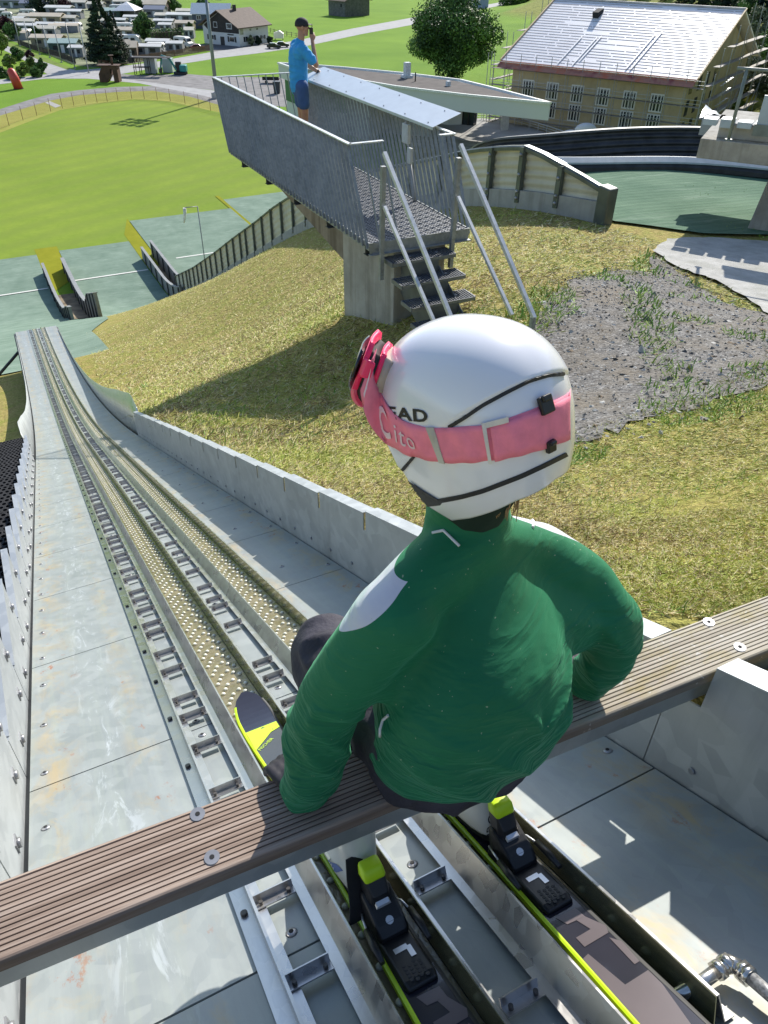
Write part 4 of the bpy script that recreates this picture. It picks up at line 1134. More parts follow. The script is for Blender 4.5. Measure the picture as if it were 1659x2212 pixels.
    for h, w_ in ((.085, .046), (.12, .046), (.19, .049), (.235, .052)):
        mb = MB(); mb.loft([[T(hx + .062 + .10, -w_, h), T(hx + .062 + .125, -w_, h), T(hx + .062 + .125, -w_ + .006, h + .006), T(hx + .062 + .10, -w_ + .006, h + .006)], [T(hx + .062 + .10, w_, h), T(hx + .062 + .125, w_, h), T(hx + .062 + .125, w_ - .006, h + .006), T(hx + .062 + .10, w_ - .006, h + .006)]], smooth=False); mb.build('buckle', SIL, bt)
    return S, bt, bb
s1, b1, bb1 = make_ski(.303, 'black ski in the left track with a neon tip graphic')
s2, b2, bb2 = make_ski(.588, 'black ski with the long mauve tail graphics in plain view, in the right track')
DKP = mat('boot print', (.03, .03, .035), .5)
def boot_text(bb, bt, txt, x, y, ex, ey, size):
    warp_text(bb, txt, size, (x, y), ex, ey, .0012, 'boot_lettering', DKP, bt)
boot_text(bb1, b1, 'PRO', 786, 1917, (7.5, -22), (-20, -2), 1.25)
boot_text(bb2, b2, 'PRO', 1068, 1816, (2.5, -25), (-22, 0), 1.25)
patch(bb1, [(690, 1850), (700, 1845), (716, 1862), (728, 1866), (742, 1880), (728, 1884), (712, 1874), (700, 1868)], 'boot_print', mat('blue print', (.10, .16, .38), .5), b1)
# ------------------------------------------------------------------ the coach's platform
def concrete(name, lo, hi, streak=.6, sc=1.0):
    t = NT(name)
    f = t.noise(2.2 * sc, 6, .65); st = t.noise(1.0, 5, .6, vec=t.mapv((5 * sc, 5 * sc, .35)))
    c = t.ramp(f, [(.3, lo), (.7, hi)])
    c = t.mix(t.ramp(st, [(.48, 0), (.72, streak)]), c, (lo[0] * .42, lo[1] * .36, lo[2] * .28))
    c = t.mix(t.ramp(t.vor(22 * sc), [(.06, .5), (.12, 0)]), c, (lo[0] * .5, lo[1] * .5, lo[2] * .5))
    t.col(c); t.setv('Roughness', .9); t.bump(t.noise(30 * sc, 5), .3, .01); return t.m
CONC = concrete('board marked concrete', (.26, .245, .215), (.42, .40, .36))
CONCL = concrete('light concrete', (.33, .325, .31), (.47, .465, .45), .25)
GRATE = mat('steel grating', (.17, .18, .20), .5, .4, var=.2)
PLAT = thing('viewing_platform', 'galvanised steel platform on a concrete pier with railings and steps', 'platform', (4.55, 8, -4.4))
X0, X1, YN, YF, ZD = 3.87, 5.26, 8.0, 13.35, -2.9
TILT = .50; HR = .98                                   # the balusters lean forward
mb = MB()
mb.prism([(X0 + .35, YN + .02, ZD - .16), (X0 + .35, YN + 1.55, ZD - .16), (X0 + .35, YN + 1.55, -6.2), (X0 + .35, YN + .02, -6.2)], (.72, 0, 0)); mb.build('pier', CONC, PLAT, bevel=.012)
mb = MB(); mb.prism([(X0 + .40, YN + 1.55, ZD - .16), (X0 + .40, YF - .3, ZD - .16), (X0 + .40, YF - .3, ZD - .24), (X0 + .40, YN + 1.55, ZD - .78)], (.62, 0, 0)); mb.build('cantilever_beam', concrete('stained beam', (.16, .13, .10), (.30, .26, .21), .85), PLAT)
for y in np.arange(YN + .1, YF, 1.16):
    mb = MB(); mb.box(((X0 + X1) / 2, y, ZD - .05), (X1 - X0, .10, .008)); mb.box(((X0 + X1) / 2, y, ZD - .155), (X1 - X0, .10, .008)); mb.box(((X0 + X1) / 2, y, ZD - .10), (X1 - X0, .008, .1))
    mb.build('cross_beam', mat('beam steel', (.06, .065, .07), .6, .2), PLAT)
mb = MB()
for x in (X0 + .01, X1 - .01): mb.box((x, (YN + YF) / 2, ZD - .04), (.012, YF - YN, .09))
mb.box(((X0 + X1) / 2, YN + .004, ZD - .06), (X1 - X0 - .03, .012, .13)); mb.box(((X0 + X1) / 2, YF - .004, ZD - .05), (X1 - X0 - .03, .012, .1))
mb.box(((X0 + X1) / 2, YN - .02, ZD - .128), (X1 - X0, .06, .01))
mb.build('edge_frame', RAILM, PLAT)
# bar grating of the deck, real slots
def grating(mb, x0, x1, y0, y1, z, px=.036, py=.045, b=.009, h=.02):
    x = x0
    while x <= x1: mb.box((x, (y0 + y1) / 2, z), (.004, y1 - y0, h)); x += px
    y = y0
    while y <= y1: mb.box(((x0 + x1) / 2, y, z + .003), (x1 - x0, b, .008)); y += py
mb = MB(); grating(mb, X0 + .03, X1 - .03, YN + .02, YF - .02, ZD - .012, .040, .052, .021); mb.build('deck_grating', GRATE, PLAT)
# side railings of flat bars
def railing(x, name, ya, yb, gap, cover=False):
    mb = MB(); y = ya
    while y <= yb:
        a = Vector((x, y, ZD - .06)); b = Vector((x, y + TILT * (HR + .06) / HR, ZD + HR))
        mb.bar(a, b, gap, .008, (0, 1, 0)); y += .118
    return mb.build(name, RAILM, PLAT)
railing(X0 - .004, 'left_railing', YN + .02, YF, .040); railing(X1 + .004, 'right_railing', YN + .02, YF, .040)
mb = MB(); mb.bar((X0, YN + TILT - .01, ZD + HR), (X0, YF + TILT, ZD + HR), .05, .014); mb.bar((X0, YN + TILT + .005, ZD + HR), (X0 + .43, YN + TILT + .005, ZD + HR), .05, .014); mb.build('top_rail', RAILT, PLAT)
mb = MB(); mb.bar((X1, YN + TILT - .01, ZD + HR), (X1, YF + TILT, ZD + HR), .05, .014); mb.bar((X1, YN + TILT + .005, ZD + HR), (X1 - .2, YN + TILT + .005, ZD + HR), .05, .014); mb.build('top_rail', RAILT, PLAT)
mb = MB(); mb.bar((X0, YF + TILT, ZD + HR), (X1, YF + TILT, ZD + HR), .05, .014); mb.build('top_rail', RAILT, PLAT)
mb = MB()
for x in np.arange(X0 + .13, X1, .128): mb.bar((x, YF, ZD - .05), (x, YF + TILT, ZD + HR), .012, .012, (0, 1, 0))
mb.build('end_railing', RAILM, PLAT)
for x in (X0 + .16, X0 + .40): mb = MB(); mb.bar((x, YN + .03, ZD), (x, YN + TILT * .98, ZD + HR), .012, .03, (0, 1, 0)); mb.build('gate_bar', RAILM, PLAT)
for x in (X1 - .18,): mb = MB(); mb.bar((x, YN + .03, ZD), (x, YN + TILT * .98, ZD + HR), .012, .03, (0, 1, 0)); mb.build('gate_bar', RAILM, PLAT)
# sheet desk along the right rail
mb = MB(); P0, P1 = Vector((X1 - .10, 8.85, ZD + HR + .015)), Vector((X1 - .10, 13.2, ZD + HR + .015)); W = Vector((.40, 0, .13))
mb.loft([[P, P + W, P + W + Vector((0, 0, .004)), P + Vector((0, 0, .004)), ] for P in (P0, P1)], smooth=False)
mb.loft([[P, P + Vector((.0, 0, -.03)), P + Vector((.003, 0, -.03)), P + Vector((.003, 0, 0))] for P in (P0, P1)], smooth=False)
DESK = mb.build('desk_plate', mat('aluminium sheet', (.56, .60, .62), .38, .35, var=.05), PLAT)
mb = MB()
for y in np.arange(9.05, 13.1, .62):
    for s in (.12, .85):
        p = Vector((X1 - .10, y + (.1 if s > .5 else 0), ZD + HR + .02)) + W * s; mb.cyl(p, p + Vector((-.004, 0, .006)), .009, 8)
mb.build('rivets', BOLT, DESK)
mb = MB(); mb.box((X1 - .055, 9.62, ZD + HR - .19), (.05, .17, .24)); mb.build('electric_box', mat('box plastic', (.46, .48, .48), .5), PLAT, bevel=.012)
mb = MB(); mb.box((X1 - .055, 9.50, ZD + HR - .44), (.045, .10, .20)); mb.build('electric_box', mat('box plastic', (0, 0, 0)), PLAT, bevel=.012)
mb = MB(); mb.tube([(X1 - .05, 9.62, ZD + HR - .08), (X1 - .05, 9.64, ZD + HR - .02)], .02, 8); mb.tube([(X1 - .05, 9.5, ZD + HR - .54), (X1 - .04, 9.38, ZD + .1), (X1 - .04, 9.36, ZD)], .022, 8); mb.build('conduit', mat('conduit grey', (.3, .31, .32), .6), PLAT)
# steps
for i, (z, y) in enumerate(((-3.09, 7.87), (-3.27, 7.62), (-3.45, 7.37), (-3.63, 7.12))):
    mb = MB(); grating(mb, 4.06, 4.91, y - .125, y + .125, z, .034, .030, .004, .028)
    mb.box((4.485, y - .13, z - .012), (.86, .006, .045)); mb.box((4.485, y + .13, z - .012), (.86, .006, .045))
    for x in (4.05, 4.92): mb.box((x, y, z - .012), (.006, .26, .05))
    for x in (4.35, 4.72): mb.cyl((x, y, z + .014), (x, y, z + .019), .022, 10)
    mb.build('step', GRATE, PLAT)
mb = MB()
for x in (4.30, 4.68): mb.prism([(x, 7.98, -3.05), (x, 7.98, -3.55), (x, 6.95, -4.1), (x, 6.95, -3.66), (x, 7.25, -3.49), (x, 7.25, -3.47)], (.012, 0, 0))
for i in range(3): mb.box((4.49, 7.74 - .25 * i, -3.21 - .18 * i), (.38, .012, .20))
mb.build('stringer', mat('stringer steel', (.10, .11, .12), .55, .3), PLAT)
for x, lo in ((4.0, 0), (4.97, 1)):
    mb = MB(); mb.bar((x, 7.93, ZD - .42), (x, 7.90, ZD + .86), .05, .05, (0, 1, 0)); mb.build('handrail_post', RAILM, PLAT)
    a, b = Vector((x, 7.88, ZD + 1.0)), Vector((x, 6.15, -3.30)); mb = MB(); mb.bar(a, b, .042, .042); mb.build('handrail', RAILT, PLAT)
    a, b = Vector((x, 7.86, ZD + .44)), Vector((x, 6.55, -3.42)); mb = MB(); mb.bar(a, b, .036, .036); mb.build('handrail', RAILT, PLAT)
    mb = MB(); p = Vector((x, 6.17, -3.30)); mb.bar(p, (x, 6.17, tz(x, 6.17) - .2), .05, .05, (0, 1, 0)); mb.build('handrail_post', RAILM, PLAT)

# ------------------------------------------------------------------ the coach
cf = atz(672, 322, ZD)
cx, cy = cf.x - .12, cf.y + .05
COACH = thing('person', 'coach in a blue shirt and black cap standing on the platform', 'person', (cx, cy, ZD))
hd = math.radians(98)                                   # looks to the right of the inrun
f = Vector((math.sin(hd), math.cos(hd), 0)); r = Vector((math.cos(hd), -math.sin(hd), 0)); u = Vector((0, 0, 1)); o = Vector((cx, cy, ZD))
A = lambda a, b, c_: o + (f * a + r * b + u * c_) * 1.04
hc2 = A(.07, 0, 1.655)
hp2, _P2 = head_parts(hc2, f + u * .05, u, 1.02)
legs = [([A(0, s * .095, .90), A(.03, s * .10, .48), A(-.01, s * .11, .09)], [.088, .058, .042]) for s in (-1, 1)] + [([A(.02, s * .10, .40), A(-.02, s * .105, .33), A(-.015, s * .108, .2)], [.054, .060, .045]) for s in (-1, 1)]
feet = [([A(-.03, s * .115, .055), A(.12, s * .13, .04), A(.19, s * .135, .035)], [.045, .042, .032]) for s in (-1, 1)]
sr, sl2 = A(.01, .19, 1.41), A(.0, -.19, 1.42)
er, wr = A(.20, .26, 1.20), A(.205, .065, 1.49)            # right arm raised to the face
el2, wl = A(.16, -.32, 1.16), A(.40, -.27, 1.02)         # left hand on the sheet desk
torso = [([A(-.01, 0, .93), A(-.02, 0, 1.1), A(-.01, 0, 1.3)], [.125, .125, .128]), ([A(-.01, -.11, 1.36), A(-.01, .11, 1.36)], [.085, .085]), ([A(.01, 0, 1.36), A(.045, 0, 1.50), A(.06, 0, 1.60)], [.060, .056, .055])]
arms = [([sr, er], [.055, .042]), ([er, wr], [.042, .028]), ([sl2, el2], [.055, .042]), ([el2, wl], [.042, .027])]
hands = hand_chains(wr, u * .8 + f * .1 - r * .3, f, .95, 1.0, -r + f * .2) + hand_chains(wl, f * .75 + r * .15 - u * .12, r, .18, 1.0, -u)
me = union('body', torso + legs + feet + arms + hands + hp2, voxel=.0065, smooth=3); finish(me, 'body', mat('tanned skin', (.42, .215, .13), .5, var=.1, scale=20), COACH); eyes(_P2, 1.02, COACH)
BLUE = mat('blue shirt', (.035, .30, .62), .8, var=.12, scale=7)
ch = [([A(-.015, 0, .88), A(-.02, 0, 1.1), A(-.01, 0, 1.3)], [.138, .142, .145]), ([A(-.01, -.12, 1.355), A(-.01, .12, 1.355)], [.10, .10]), ([sr, sr.lerp(er, .72)], [.075, .070]), ([sl2, sl2.lerp(el2, .72)], [.075, .070]), ([A(0, 0, 1.38), A(.022, 0, 1.455)], [.085, .075])]
me = union('shirt', ch, voxel=.009, smooth=5); finish(me, 'shirt', BLUE, COACH, lambda co, no: (1 - np.abs(fnoise(co, (7, 7, 12), 2)) * 2.2).clip(0, 1) * .012)
NAVB = mat('blue shorts', (.045, .10, .24), .8, var=.15, scale=9)
ch = [([A(0, 0, .92), A(0, 0, .86)], [.135, .14])] + [([A(0, s * .095, .90), A(.02, s * .10, .66)], [.112, .098]) for s in (-1, 1)]
me = union('shorts', ch, voxel=.009, smooth=4); finish(me, 'shorts', NAVB, COACH, lambda co, no: fnoise(co, (9, 9, 9)) * .008)
SH = bpy.data.objects['shorts']; sb = bvh_of(SH); mb = MB()
0 and mb.loft([[A(.06, -.20, .84), A(.155, -.12, .84)], [A(.05, -.218, .62), A(.16, -.13, .58)]], close=False, cap=False)
patch(sb, [(652, 178), (664, 180), (666, 208), (657, 214)], 'side_panel', mat('navy panel', (.012, .02, .07), .8), SH, .004, cell=1.6)
mb = MB(); R = []
cap_c = hc2 + u * .045
for j in range(7):
    e = PI / 2 * j / 6; R.append([cap_c + (f * math.cos(2 * PI * k / 20) * .108 + r * math.sin(2 * PI * k / 20) * .092) * math.cos(e) + u * .088 * math.sin(e) + u * .0 for k in range(20)])
R.insert(0, [p - u * .03 for p in R[0]]); mb.loft(R)
CAPM = mat('cap cloth', (.018, .018, .022), .8, var=.3, scale=30); CAP = mb.build('cap', CAPM, COACH)
mb = MB(); mb.loft([[cap_c + f * (.085 + .085 * math.cos(t_) * q) + r * .075 * math.sin(t_) * (1 if q else .9) + u * (.004 - .012 * q + dz) for t_ in [-1.4 + 2.8 * k / 10 for k in range(11)] ] for q, dz in ((0, 0), (1, 0), (1, -.006), (0, -.006))], close=False, cap=False); mb.build('peak', mat('cap peak', (.05, .05, .055), .7), CAP)
mb = MB(); mb.tube([wl + (el2 - wl).normalized() * .035, wl + (el2 - wl).normalized() * .06], .034, 12); mb.build('wristwatch', BLACK, COACH)
for s in (-1, 1):
    mb = MB(); mb.loft([[A(a + .02, s * .12 + w_ * ss_, h) for a, w_ in ((-.085, .0), (-.07, .036), (.06, .045), (.17, .044), (.215, .0), (.17, -.04), (.06, -.04), (-.07, -.036)) for ss_ in (1,)] for h in (.0, .04, .075)]); mb.build('shoe', mat('dark shoe', (.03, .03, .035), .6), COACH)
RAD = MB(); pc = wr + u * .085 - r * .045 + f * .0
RAD.box(pc + u * .02, (.055, .035, .13), Matrix((f, r, u)).transposed()); rd = thing('walkie_talkie', 'black handheld radio held to the coach\'s mouth', 'radio', pc)
RAD.build('radio_body', BLACK, rd, bevel=.006); mb = MB(); mb.cyl(pc + u * .08 + f * .015, pc + u * .13 + f * .015, .006, 8); mb.build('antenna', BLACK, rd)

# ------------------------------------------------------------------ side walls of the large landing hill
ALG = mat('algae steel', (.10, .115, .105), .5, .3, var=.25, scale=3)
def corr():
    t = NT('corrugated sheet'); x, y, z = t.xyz(); n = t.noise(1.2, 5); s = t.noise(1.0, 4, .6, vec=t.mapv((2, 2, .6)))
    c = t.ramp(n, [(.3, (.44, .42, .34)), (.7, (.55, .53, .44))]); c = t.mix(t.ramp(s, [(.5, 0), (.8, .5)]), c, (.26, .24, .17))
    t.col(c); t.setv('Roughness', .6); t.setv('Metallic', .1); return t.m
CORR = corr()
def path_frames(P, step):
    out = []; acc = 0
    for a, b in zip(P[:-1], P[1:]):
        n = max(1, int((b - a).length / step))
        for k in range(n): out.append(a.lerp(b, k / n))
    out.append(P[-1]); 
    for _ in range(6): out = [out[0]] + [(out[i - 1] + out[i] * 2 + out[i + 1]) / 4 for i in range(1, len(out) - 1)] + [out[-1]]
    return out
BARR = thing('barrier_wall', 'curved barrier of cream corrugated sheets on a concrete base, running down behind the platform', 'barrier', BASE[0])
pts = path_frames(BASE, .5); n = len(pts)
def side(i): d = pts[min(i + 1, n - 1)] - pts[max(i - 1, 0)]; return Vector((-d.y, d.x, 0)).normalized()      # towards the platform
dist = [0]
for a, b in zip(pts[:-1], pts[1:]): dist.append(dist[-1] + (b - a).length)
CB = .42; BH = 1.30
def toph(d): return float(np.interp(d, [0, .1, 2.35, 6, 26, 200], [.62, .66, BH, BH, 1.95, 1.95]))
mb = MB(); mb.loft([[p + s * a + Vector((0, 0, h)) for a, h in ((.10, -.5), (.10, CB), (-.10, CB), (-.10, -.5))] for i, p in enumerate(pts) for s in (side(i),)], smooth=False)
mb.build('concrete_base', concrete('barrier concrete', (.27, .275, .27), (.37, .37, .36), .35), BARR)
mb = MB(); R = []
for i, p in enumerate(pts):
    s = side(i); H = toph(dist[i]) - .03; row = []
    m_ = 22
    for k in range(m_ + 1):
        h = CB - .02 + (max(BH, H) - CB) * k / m_; hh = min(h, max(H, CB)); row.append(p + s * (.018 * math.cos(k * PI / 2.2)) + Vector((0, 0, hh)))
    R.append(row)
mb.loft(R, close=False, cap=False); mb.build('corrugated_panel', CORR, BARR)
mb = MB(); mb.loft([[p + s * a + Vector((0, 0, toph(dist[i]) + h)) for a, h in ((.085, -.07), (.085, 0), (.05, .03), (-.05, .03), (-.085, 0), (-.085, -.07))] for i, p in enumerate(pts) for s in (side(i),)], smooth=False); mb.build('top_rail', ALG, BARR)
mb = MB(); i = [k for k in range(n) if dist[k] < 1.9 and dist[k] > 1.0]; mb.loft([[pts[k] + side(k) * a + Vector((0, 0, toph(dist[k]) + .034)) for a in (.07, -.07)] for k in range(n) if .95 < dist[k] < 2.5], close=False, cap=False); mb.build('rail_cap', mat('aluminium sheet', (0, 0, 0)), BARR)
mb = MB(); s = side(0); p = pts[0]; d = (pts[1] - pts[0]).normalized()
mb.loft([[p - d * .16 + s * a + Vector((0, 0, h)) for a in (.13, -.13)] + [p + d * .14 + s * a + Vector((0, 0, h + (.06 if h > .5 else 0))) for a in (-.13, .13)] for h in (-.4, .60, .68)], smooth=False); mb.build('end_post', ALG, BARR, bevel=.03)
nextd = .95; cnt = 0
for i, p in enumerate(pts):
    if dist[i] >= nextd:
        nextd += 1.28 if dist[i] < 6 else 2.0
        s = side(i); d = (pts[min(i + 1, n - 1)] - p).normalized(); H = toph(dist[i]); mb = MB()
        mb.box(p + s * .075 + Vector((0, 0, (H + .16) / 2)), (.10, .13, H - .16), Matrix((s, d, u)).transposed())
        for h in (.26, .40, .75, 1.15):
            if h < H - .1: mb.ball(p + s * .128 + Vector((0, 0, h)), .04, 8, 6, 1)
        mb.build('post', [ALG, BOLT], BARR)

# far side wall: dark corrugated plastic, with the white kerb and black foot pad in front of it
def on_ground(L, up=.0): return [onter(x, y) + Vector((0, 0, up)) for x, y in L]
DKC = mat('dark corrugated plastic', (.018, .019, .022), .45, var=.4, scale=3, tint=(.03, .032, .036))
PADP = path_frames([atz(x, y, -5.15) for x, y in ((1090, 388), (1160, 392), (1285, 393), (1330, 390), (1400, 389.5), (1502, 389), (1560, 394), (1640, 404), (1700, 411))], .4)
PAD = thing('hill_kerb', 'white topped kerb with black foot pad around the upper edge of the green landing mat', 'kerb', PADP[3])
def offs(P, a, h):
    out = []
    for i, p in enumerate(P):
        d = P[min(i + 1, len(P) - 1)] - P[max(i - 1, 0)]; s = Vector((-d.y, d.x, 0)).normalized(); out.append(p + s * a + Vector((0, 0, h)))
    return out
R = [offs(PADP, a, h) for a, h in ((0, -.35), (0, .06), (.05, .16), (.07, .19), (.03, .22), (.05, .32), (.1, .40), (.2, .40), (.2, -.35))]
mb = MB(); mb.loft([list(q) for q in zip(*R)], smooth=False); mb.build('foot_pad', DKC, PAD)
R = [offs(PADP, a, h) for a, h in ((.07, .40), (.08, .44), (.24, .54), (.27, .54), (.27, .40))]
mb = MB(); mb.loft([list(q) for q in zip(*R)], smooth=False); mb.build('white_kerb', mat('white plastic', (.40, .45, .47), .4, var=.1), PAD)
DW = thing('dark_barrier', 'black corrugated plastic side wall beyond the landing mat', 'barrier', PADP[5])
WP = [atz(1060, 404, -5.9) + Vector((1.5, 6, -2.2)), atz(1060, 404, -5.6) + Vector((.3, 1.5, 0))] + [atz(x, y, -5.1) for x, y in ( (1218, 368), (1331, 357), (1420, 354), (1486, 352), (1560, 357))]; WP = path_frames(WP, .4)
TOPS = [(1130, 330), (1210, 312), (1331, 293), (1430, 286), (1532, 279)]
R = []
H0 = .86
for k in range(29):
    f_ = k / 28; R.append(offs(WP, -.03 * math.cos(f_ * 5 * 2 * PI) + .25 * f_, .0 + H0 * f_))
mb = MB(); mb.loft([list(q) for q in zip(*R)], close=False, cap=False); mb.build('corrugated_sheet', DKC, DW)
T1 = offs(WP, .28, H0 + .01); T0_ = offs(WP, .16, H0); mb = MB(); mb.loft([list(q) for q in zip(T0_, offs(WP, .17, H0 + .05), offs(WP, .32, H0 + .05), offs(WP, .32, H0 - .05))], smooth=False); mb.build('top_edge', mat('dark cap', (.06, .062, .065), .4), DW)

# ------------------------------------------------------------------ concrete start deck of the large hill, on the right
DECK = thing('start_deck', 'stained concrete starting deck on a thick pier at the right edge', 'deck', (13, 10.2, -4.7))
e0 = atz(1506, 330, -3.25); e1 = atz(1700, 352, -3.25)
dv = (e1 - e0); dv.z = 0; dv.normalize(); back = Vector((-dv.y, dv.x, 0))
if back.y < 0: back = -back
a = Vector((e0.x, e0.y, -3.0)); 
mb = MB(); q = [a, a + dv * 6, a + dv * 6 + back * 3.4, a + back * 3.4]; mb.prism(q, (0, 0, -.34)); mb.build('slab', CONC, DECK, bevel=.015)
mb = MB(); a2 = a + dv * .25 + back * .25; mb.prism([a2, a2 + dv * 6, a2 + dv * 6 + back * .35, a2 + back * .35], (0, 0, .26)); mb.build('upstand', CONCL, DECK, bevel=.012)
pb = atz(1613, 505, -4.72); mb = MB(); p = Vector((pb.x, pb.y + .1, -4.9)); 
mb.loft([[p + dv * x + back * y + Vector((0, 0, z)) for x, y in ((-.0 + ex, 0), (3, 0), (3, .8), (-.0 + ex, .8))] for z, ex in ((-.3, 0), (1.65, .22))], smooth=False); mb.build('pier', CONC, DECK, bevel=.012)
mb = MB(); s0 = a + back * 2.2; mb.prism([s0 - dv * .30, s0 + dv * .1, s0 + dv * .1 + back * .5, s0 - dv * .30 + back * .5], (0, 0, -.34)); mb.build('bracket', CONCL, DECK)
GP = mat('grey painted pipe', (.17, .20, .18), .5)
pb = atz(1574, 300, -2.74); pb.z = -2.76; tp = pb + Vector((0, 0, 1.06)); mb = MB(); mb.tube([pb, tp], .028, 12); mb.tube([tp - dv * .16, tp, tp + dv * 3], .026, 12); mb.cyl(pb, pb + Vector((0, 0, .02)), .06, 12); mb.build('guard_rail', GP, DECK)
mb = MB(); sb_ = atz(1628, 290, -2.72); sb_.z = -2.74; mb.prism([sb_, sb_ + dv * 1.2, sb_ + dv * 1.2 + back * .06, sb_ + back * .06], (0, 0, .62)); o_ = mb.build('panel', mat('pale board', (.40, .47, .52), .35, var=.12, scale=3), DECK); 
mb = MB(); mb.prism([sb_ - back * .02 - dv * .03, sb_ + dv * 1.2 - back * .02, sb_ + dv * 1.2 + back * .1, sb_ + back * .1 - dv * .03], (0, 0, .18)); mb.build('panel_foot', GP, DECK)
mb = MB(); c_ = atz(1560, 292, -2.85); c_.z = -2.88
for k in range(5): mb.box(c_ + dv * (-.3 + k * .3) + back * .5 + Vector((0, 0, .16)), (.24, .3, .10 + .04 * (k % 2)), Matrix((dv, back, u)).transposed())
mb.build('loose_panels', mat('pale board', (0, 0, 0)), DECK)
TARP = MB(); p = atz(1500, 285, -3.3); TARP.loft([[p + dv * (x * .55) + back * (.3 + y * .7) + Vector((0, 0, .18 * math.sin(x * 2.3 + y * 2) + .22 - .1 * x)) for x in (0, .5, 1, 1.5)] for y in (0, .4, .8, 1.2)], close=False, cap=False)
tag(TARP.build('tarpaulin', mat('silver sheet', (.55, .58, .62), .3, .3), loc=p), 'crumpled silver sheet lying on top of the black side wall beside the concrete deck', 'tarpaulin')
# ------------------------------------------------------------------ landing mats, meadow and roads
def matm(name, lo, hi, pale):
    t = NT(name); x, y, z = t.xyz()
    rows = t.n('TexWave', {'Vector': t.mapv((.15, 1, 1)), 'Scale': 1.3, 'Distortion': 5, 'Detail': 4, 'Detail Scale': 2.2}, wave_type='BANDS', bands_direction='Y').outputs[1]
    n = t.noise(.55, 6, .65); st = t.noise(1.0, 5, .7, vec=t.mapv((.5, 3.2, 1)))
    c = t.ramp(n, [(.3, lo), (.7, hi)])
    c = t.mix(t.ramp(st, [(.54, 0), (.76, .55)]), c, pale); c = t.mix(t.math('MULTIPLY', rows, .22), c, (.05, .10, .07))
    t.col(c); t.setv('Roughness', .9); t.setv('Specular IOR Level', .08); t.bump(t.math('ADD', t.math('MULTIPLY', rows, .4), t.noise(12, 4)), .4, .04); return t.m
MAT_ = matm('landing mat', (.065, .135, .085), (.135, .22, .145), (.30, .38, .30))
MATP = matm('worn landing mat', (.155, .225, .17), (.25, .33, .26), (.42, .48, .41))
def px(L, z=ZV): return [tuple(atz(x, y, z))[:2] for x, y in L]
def struct(name, poly, off, m, step=0, z=None): return sheet(name, poly, off, m, step, z)
def grasslike(name, lo, hi, sc=.05, strip=None, bump=.4, bs=6):
    t = NT(name); a = t.noise(sc, 6, .62); b = t.noise(1.3, 5, .7)
    c = t.ramp(t.math('ADD', t.math('MULTIPLY', a, .6), t.math('MULTIPLY', b, .4)), [(.32, lo), (.68, hi)])
    if strip:
        wv = t.n('TexWave', {'Vector': t.mapv((1, 1, 1), (0, 0, strip[1])), 'Scale': strip[0], 'Distortion': 1.5, 'Detail': 2}, wave_type='BANDS', bands_direction='X').outputs[1]
        c = t.mix(t.math('MULTIPLY', wv, .45), c, (hi[0] * .7, hi[1] * .72, hi[2]))
    t.col(c); t.setv('Roughness', .95); t.setv('Specular IOR Level', .08); t.bump(t.noise(bs, 4, .7), bump, .05); return t.m
LAWN = grasslike('lawn', (.15, .235, .026), (.25, .325, .045), .06, (.075, math.radians(62)))
MEAD = grasslike('meadow', (.12, .22, .02), (.20, .30, .03), .04)
MOSS = grasslike('mossy grass', (.20, .21, .012), (.28, .28, .02), .3)
ROAD = mat('asphalt road', (.34, .335, .33), .9, var=.12, scale=.6, detail=7)
GRAV = mat('gravel yard', (.20, .19, .185), .95, var=.3, scale=.5, detail=8)
CONP = mat('pale concrete', (.40, .39, .37), .9, var=.12, scale=.8)
struct('lawn', px([(-260, 700), (-200, 430), (0, 285), (60, 262), (130, 236), (210, 222), (290, 213), (360, 217), (430, 232), (520, 250), (640, 300), (900, 330), (900, 470), (300, 545)]), .012, LAWN, 0, ZV)
# landing mats: three outruns and the knoll in front of our takeoff
struct('landing_mat', [(-2.2, 28.6), (2.9, 28.6), (3.1, 40), (3.25, 89), (-2.4, 89)], .05, MATP, .8)
struct('landing_mat', [(3.1, 40), (4.7, 46), (5.2, 53), (5.2, 57), (3.15, 57)], .05, MATP, .8)
struct('landing_mat', [(6.0, 62), (9, 65.5), (13.1, 68), (13.1, 89.3), (5.6, 89.3), (5.6, 62)], .06, MATP, .8)
P_ = [(p.x + .25, p.y) for p in BASE]
struct('landing_mat', [(14.75, 73), (27.35, 74), (27.35, 96.8), (14.75, 96.8)], .075, MATP, .8)
struct('landing_mat', [(11.2, 11.75), (12.2, 10.4), (15.5, 9.2), (19.8, 9.4), (19.8, 16), (22, 40), (27.4, 75), (14.7, 75)] + P_[::-1][:-1], .05, MAT_, .8)
struct('landing_mat', [(27.7, 72), (40, 72), (40, 101.5), (27.7, 101)], .05, MATP, .8)
struct('moss_strip', [(3.25, 77), (5.6, 80), (5.6, 91), (3.25, 91)], .03, MOSS, 0, ZV); struct('moss_strip', [(13.15, 80), (14.7, 80), (14.7, 98), (13.15, 92)], .03, MOSS, 0, ZV); struct('moss_strip', [(27.4, 80), (27.7, 80), (27.7, 103), (27.2, 103)], .065, MOSS, 0, ZV)
SOIL = mat('bare soil', (.15, .115, .075), .95, var=.4, scale=.8, tint=(.24, .19, .12))
struct('bare_soil', [(3.5, 57.6), (5.15, 57.6), (5.15, 76), (3.5, 76)], .07, SOIL, .8); struct('bare_soil', [(13.5, 66), (14.4, 68), (14.4, 80), (13.5, 80)], .09, SOIL, .8)
LINE = mat('white line', (.66, .66, .6), .8, var=.08)
for x0, x1, y in ((-2.4, 3.1, 78.2), (5.75, 13.0, 79.2), (16.5, 27.3, 81.4)): struct('mat_line', [(x0, y), (x1, y), (x1, y + .28), (x0, y + .28)], .10, LINE, 0)
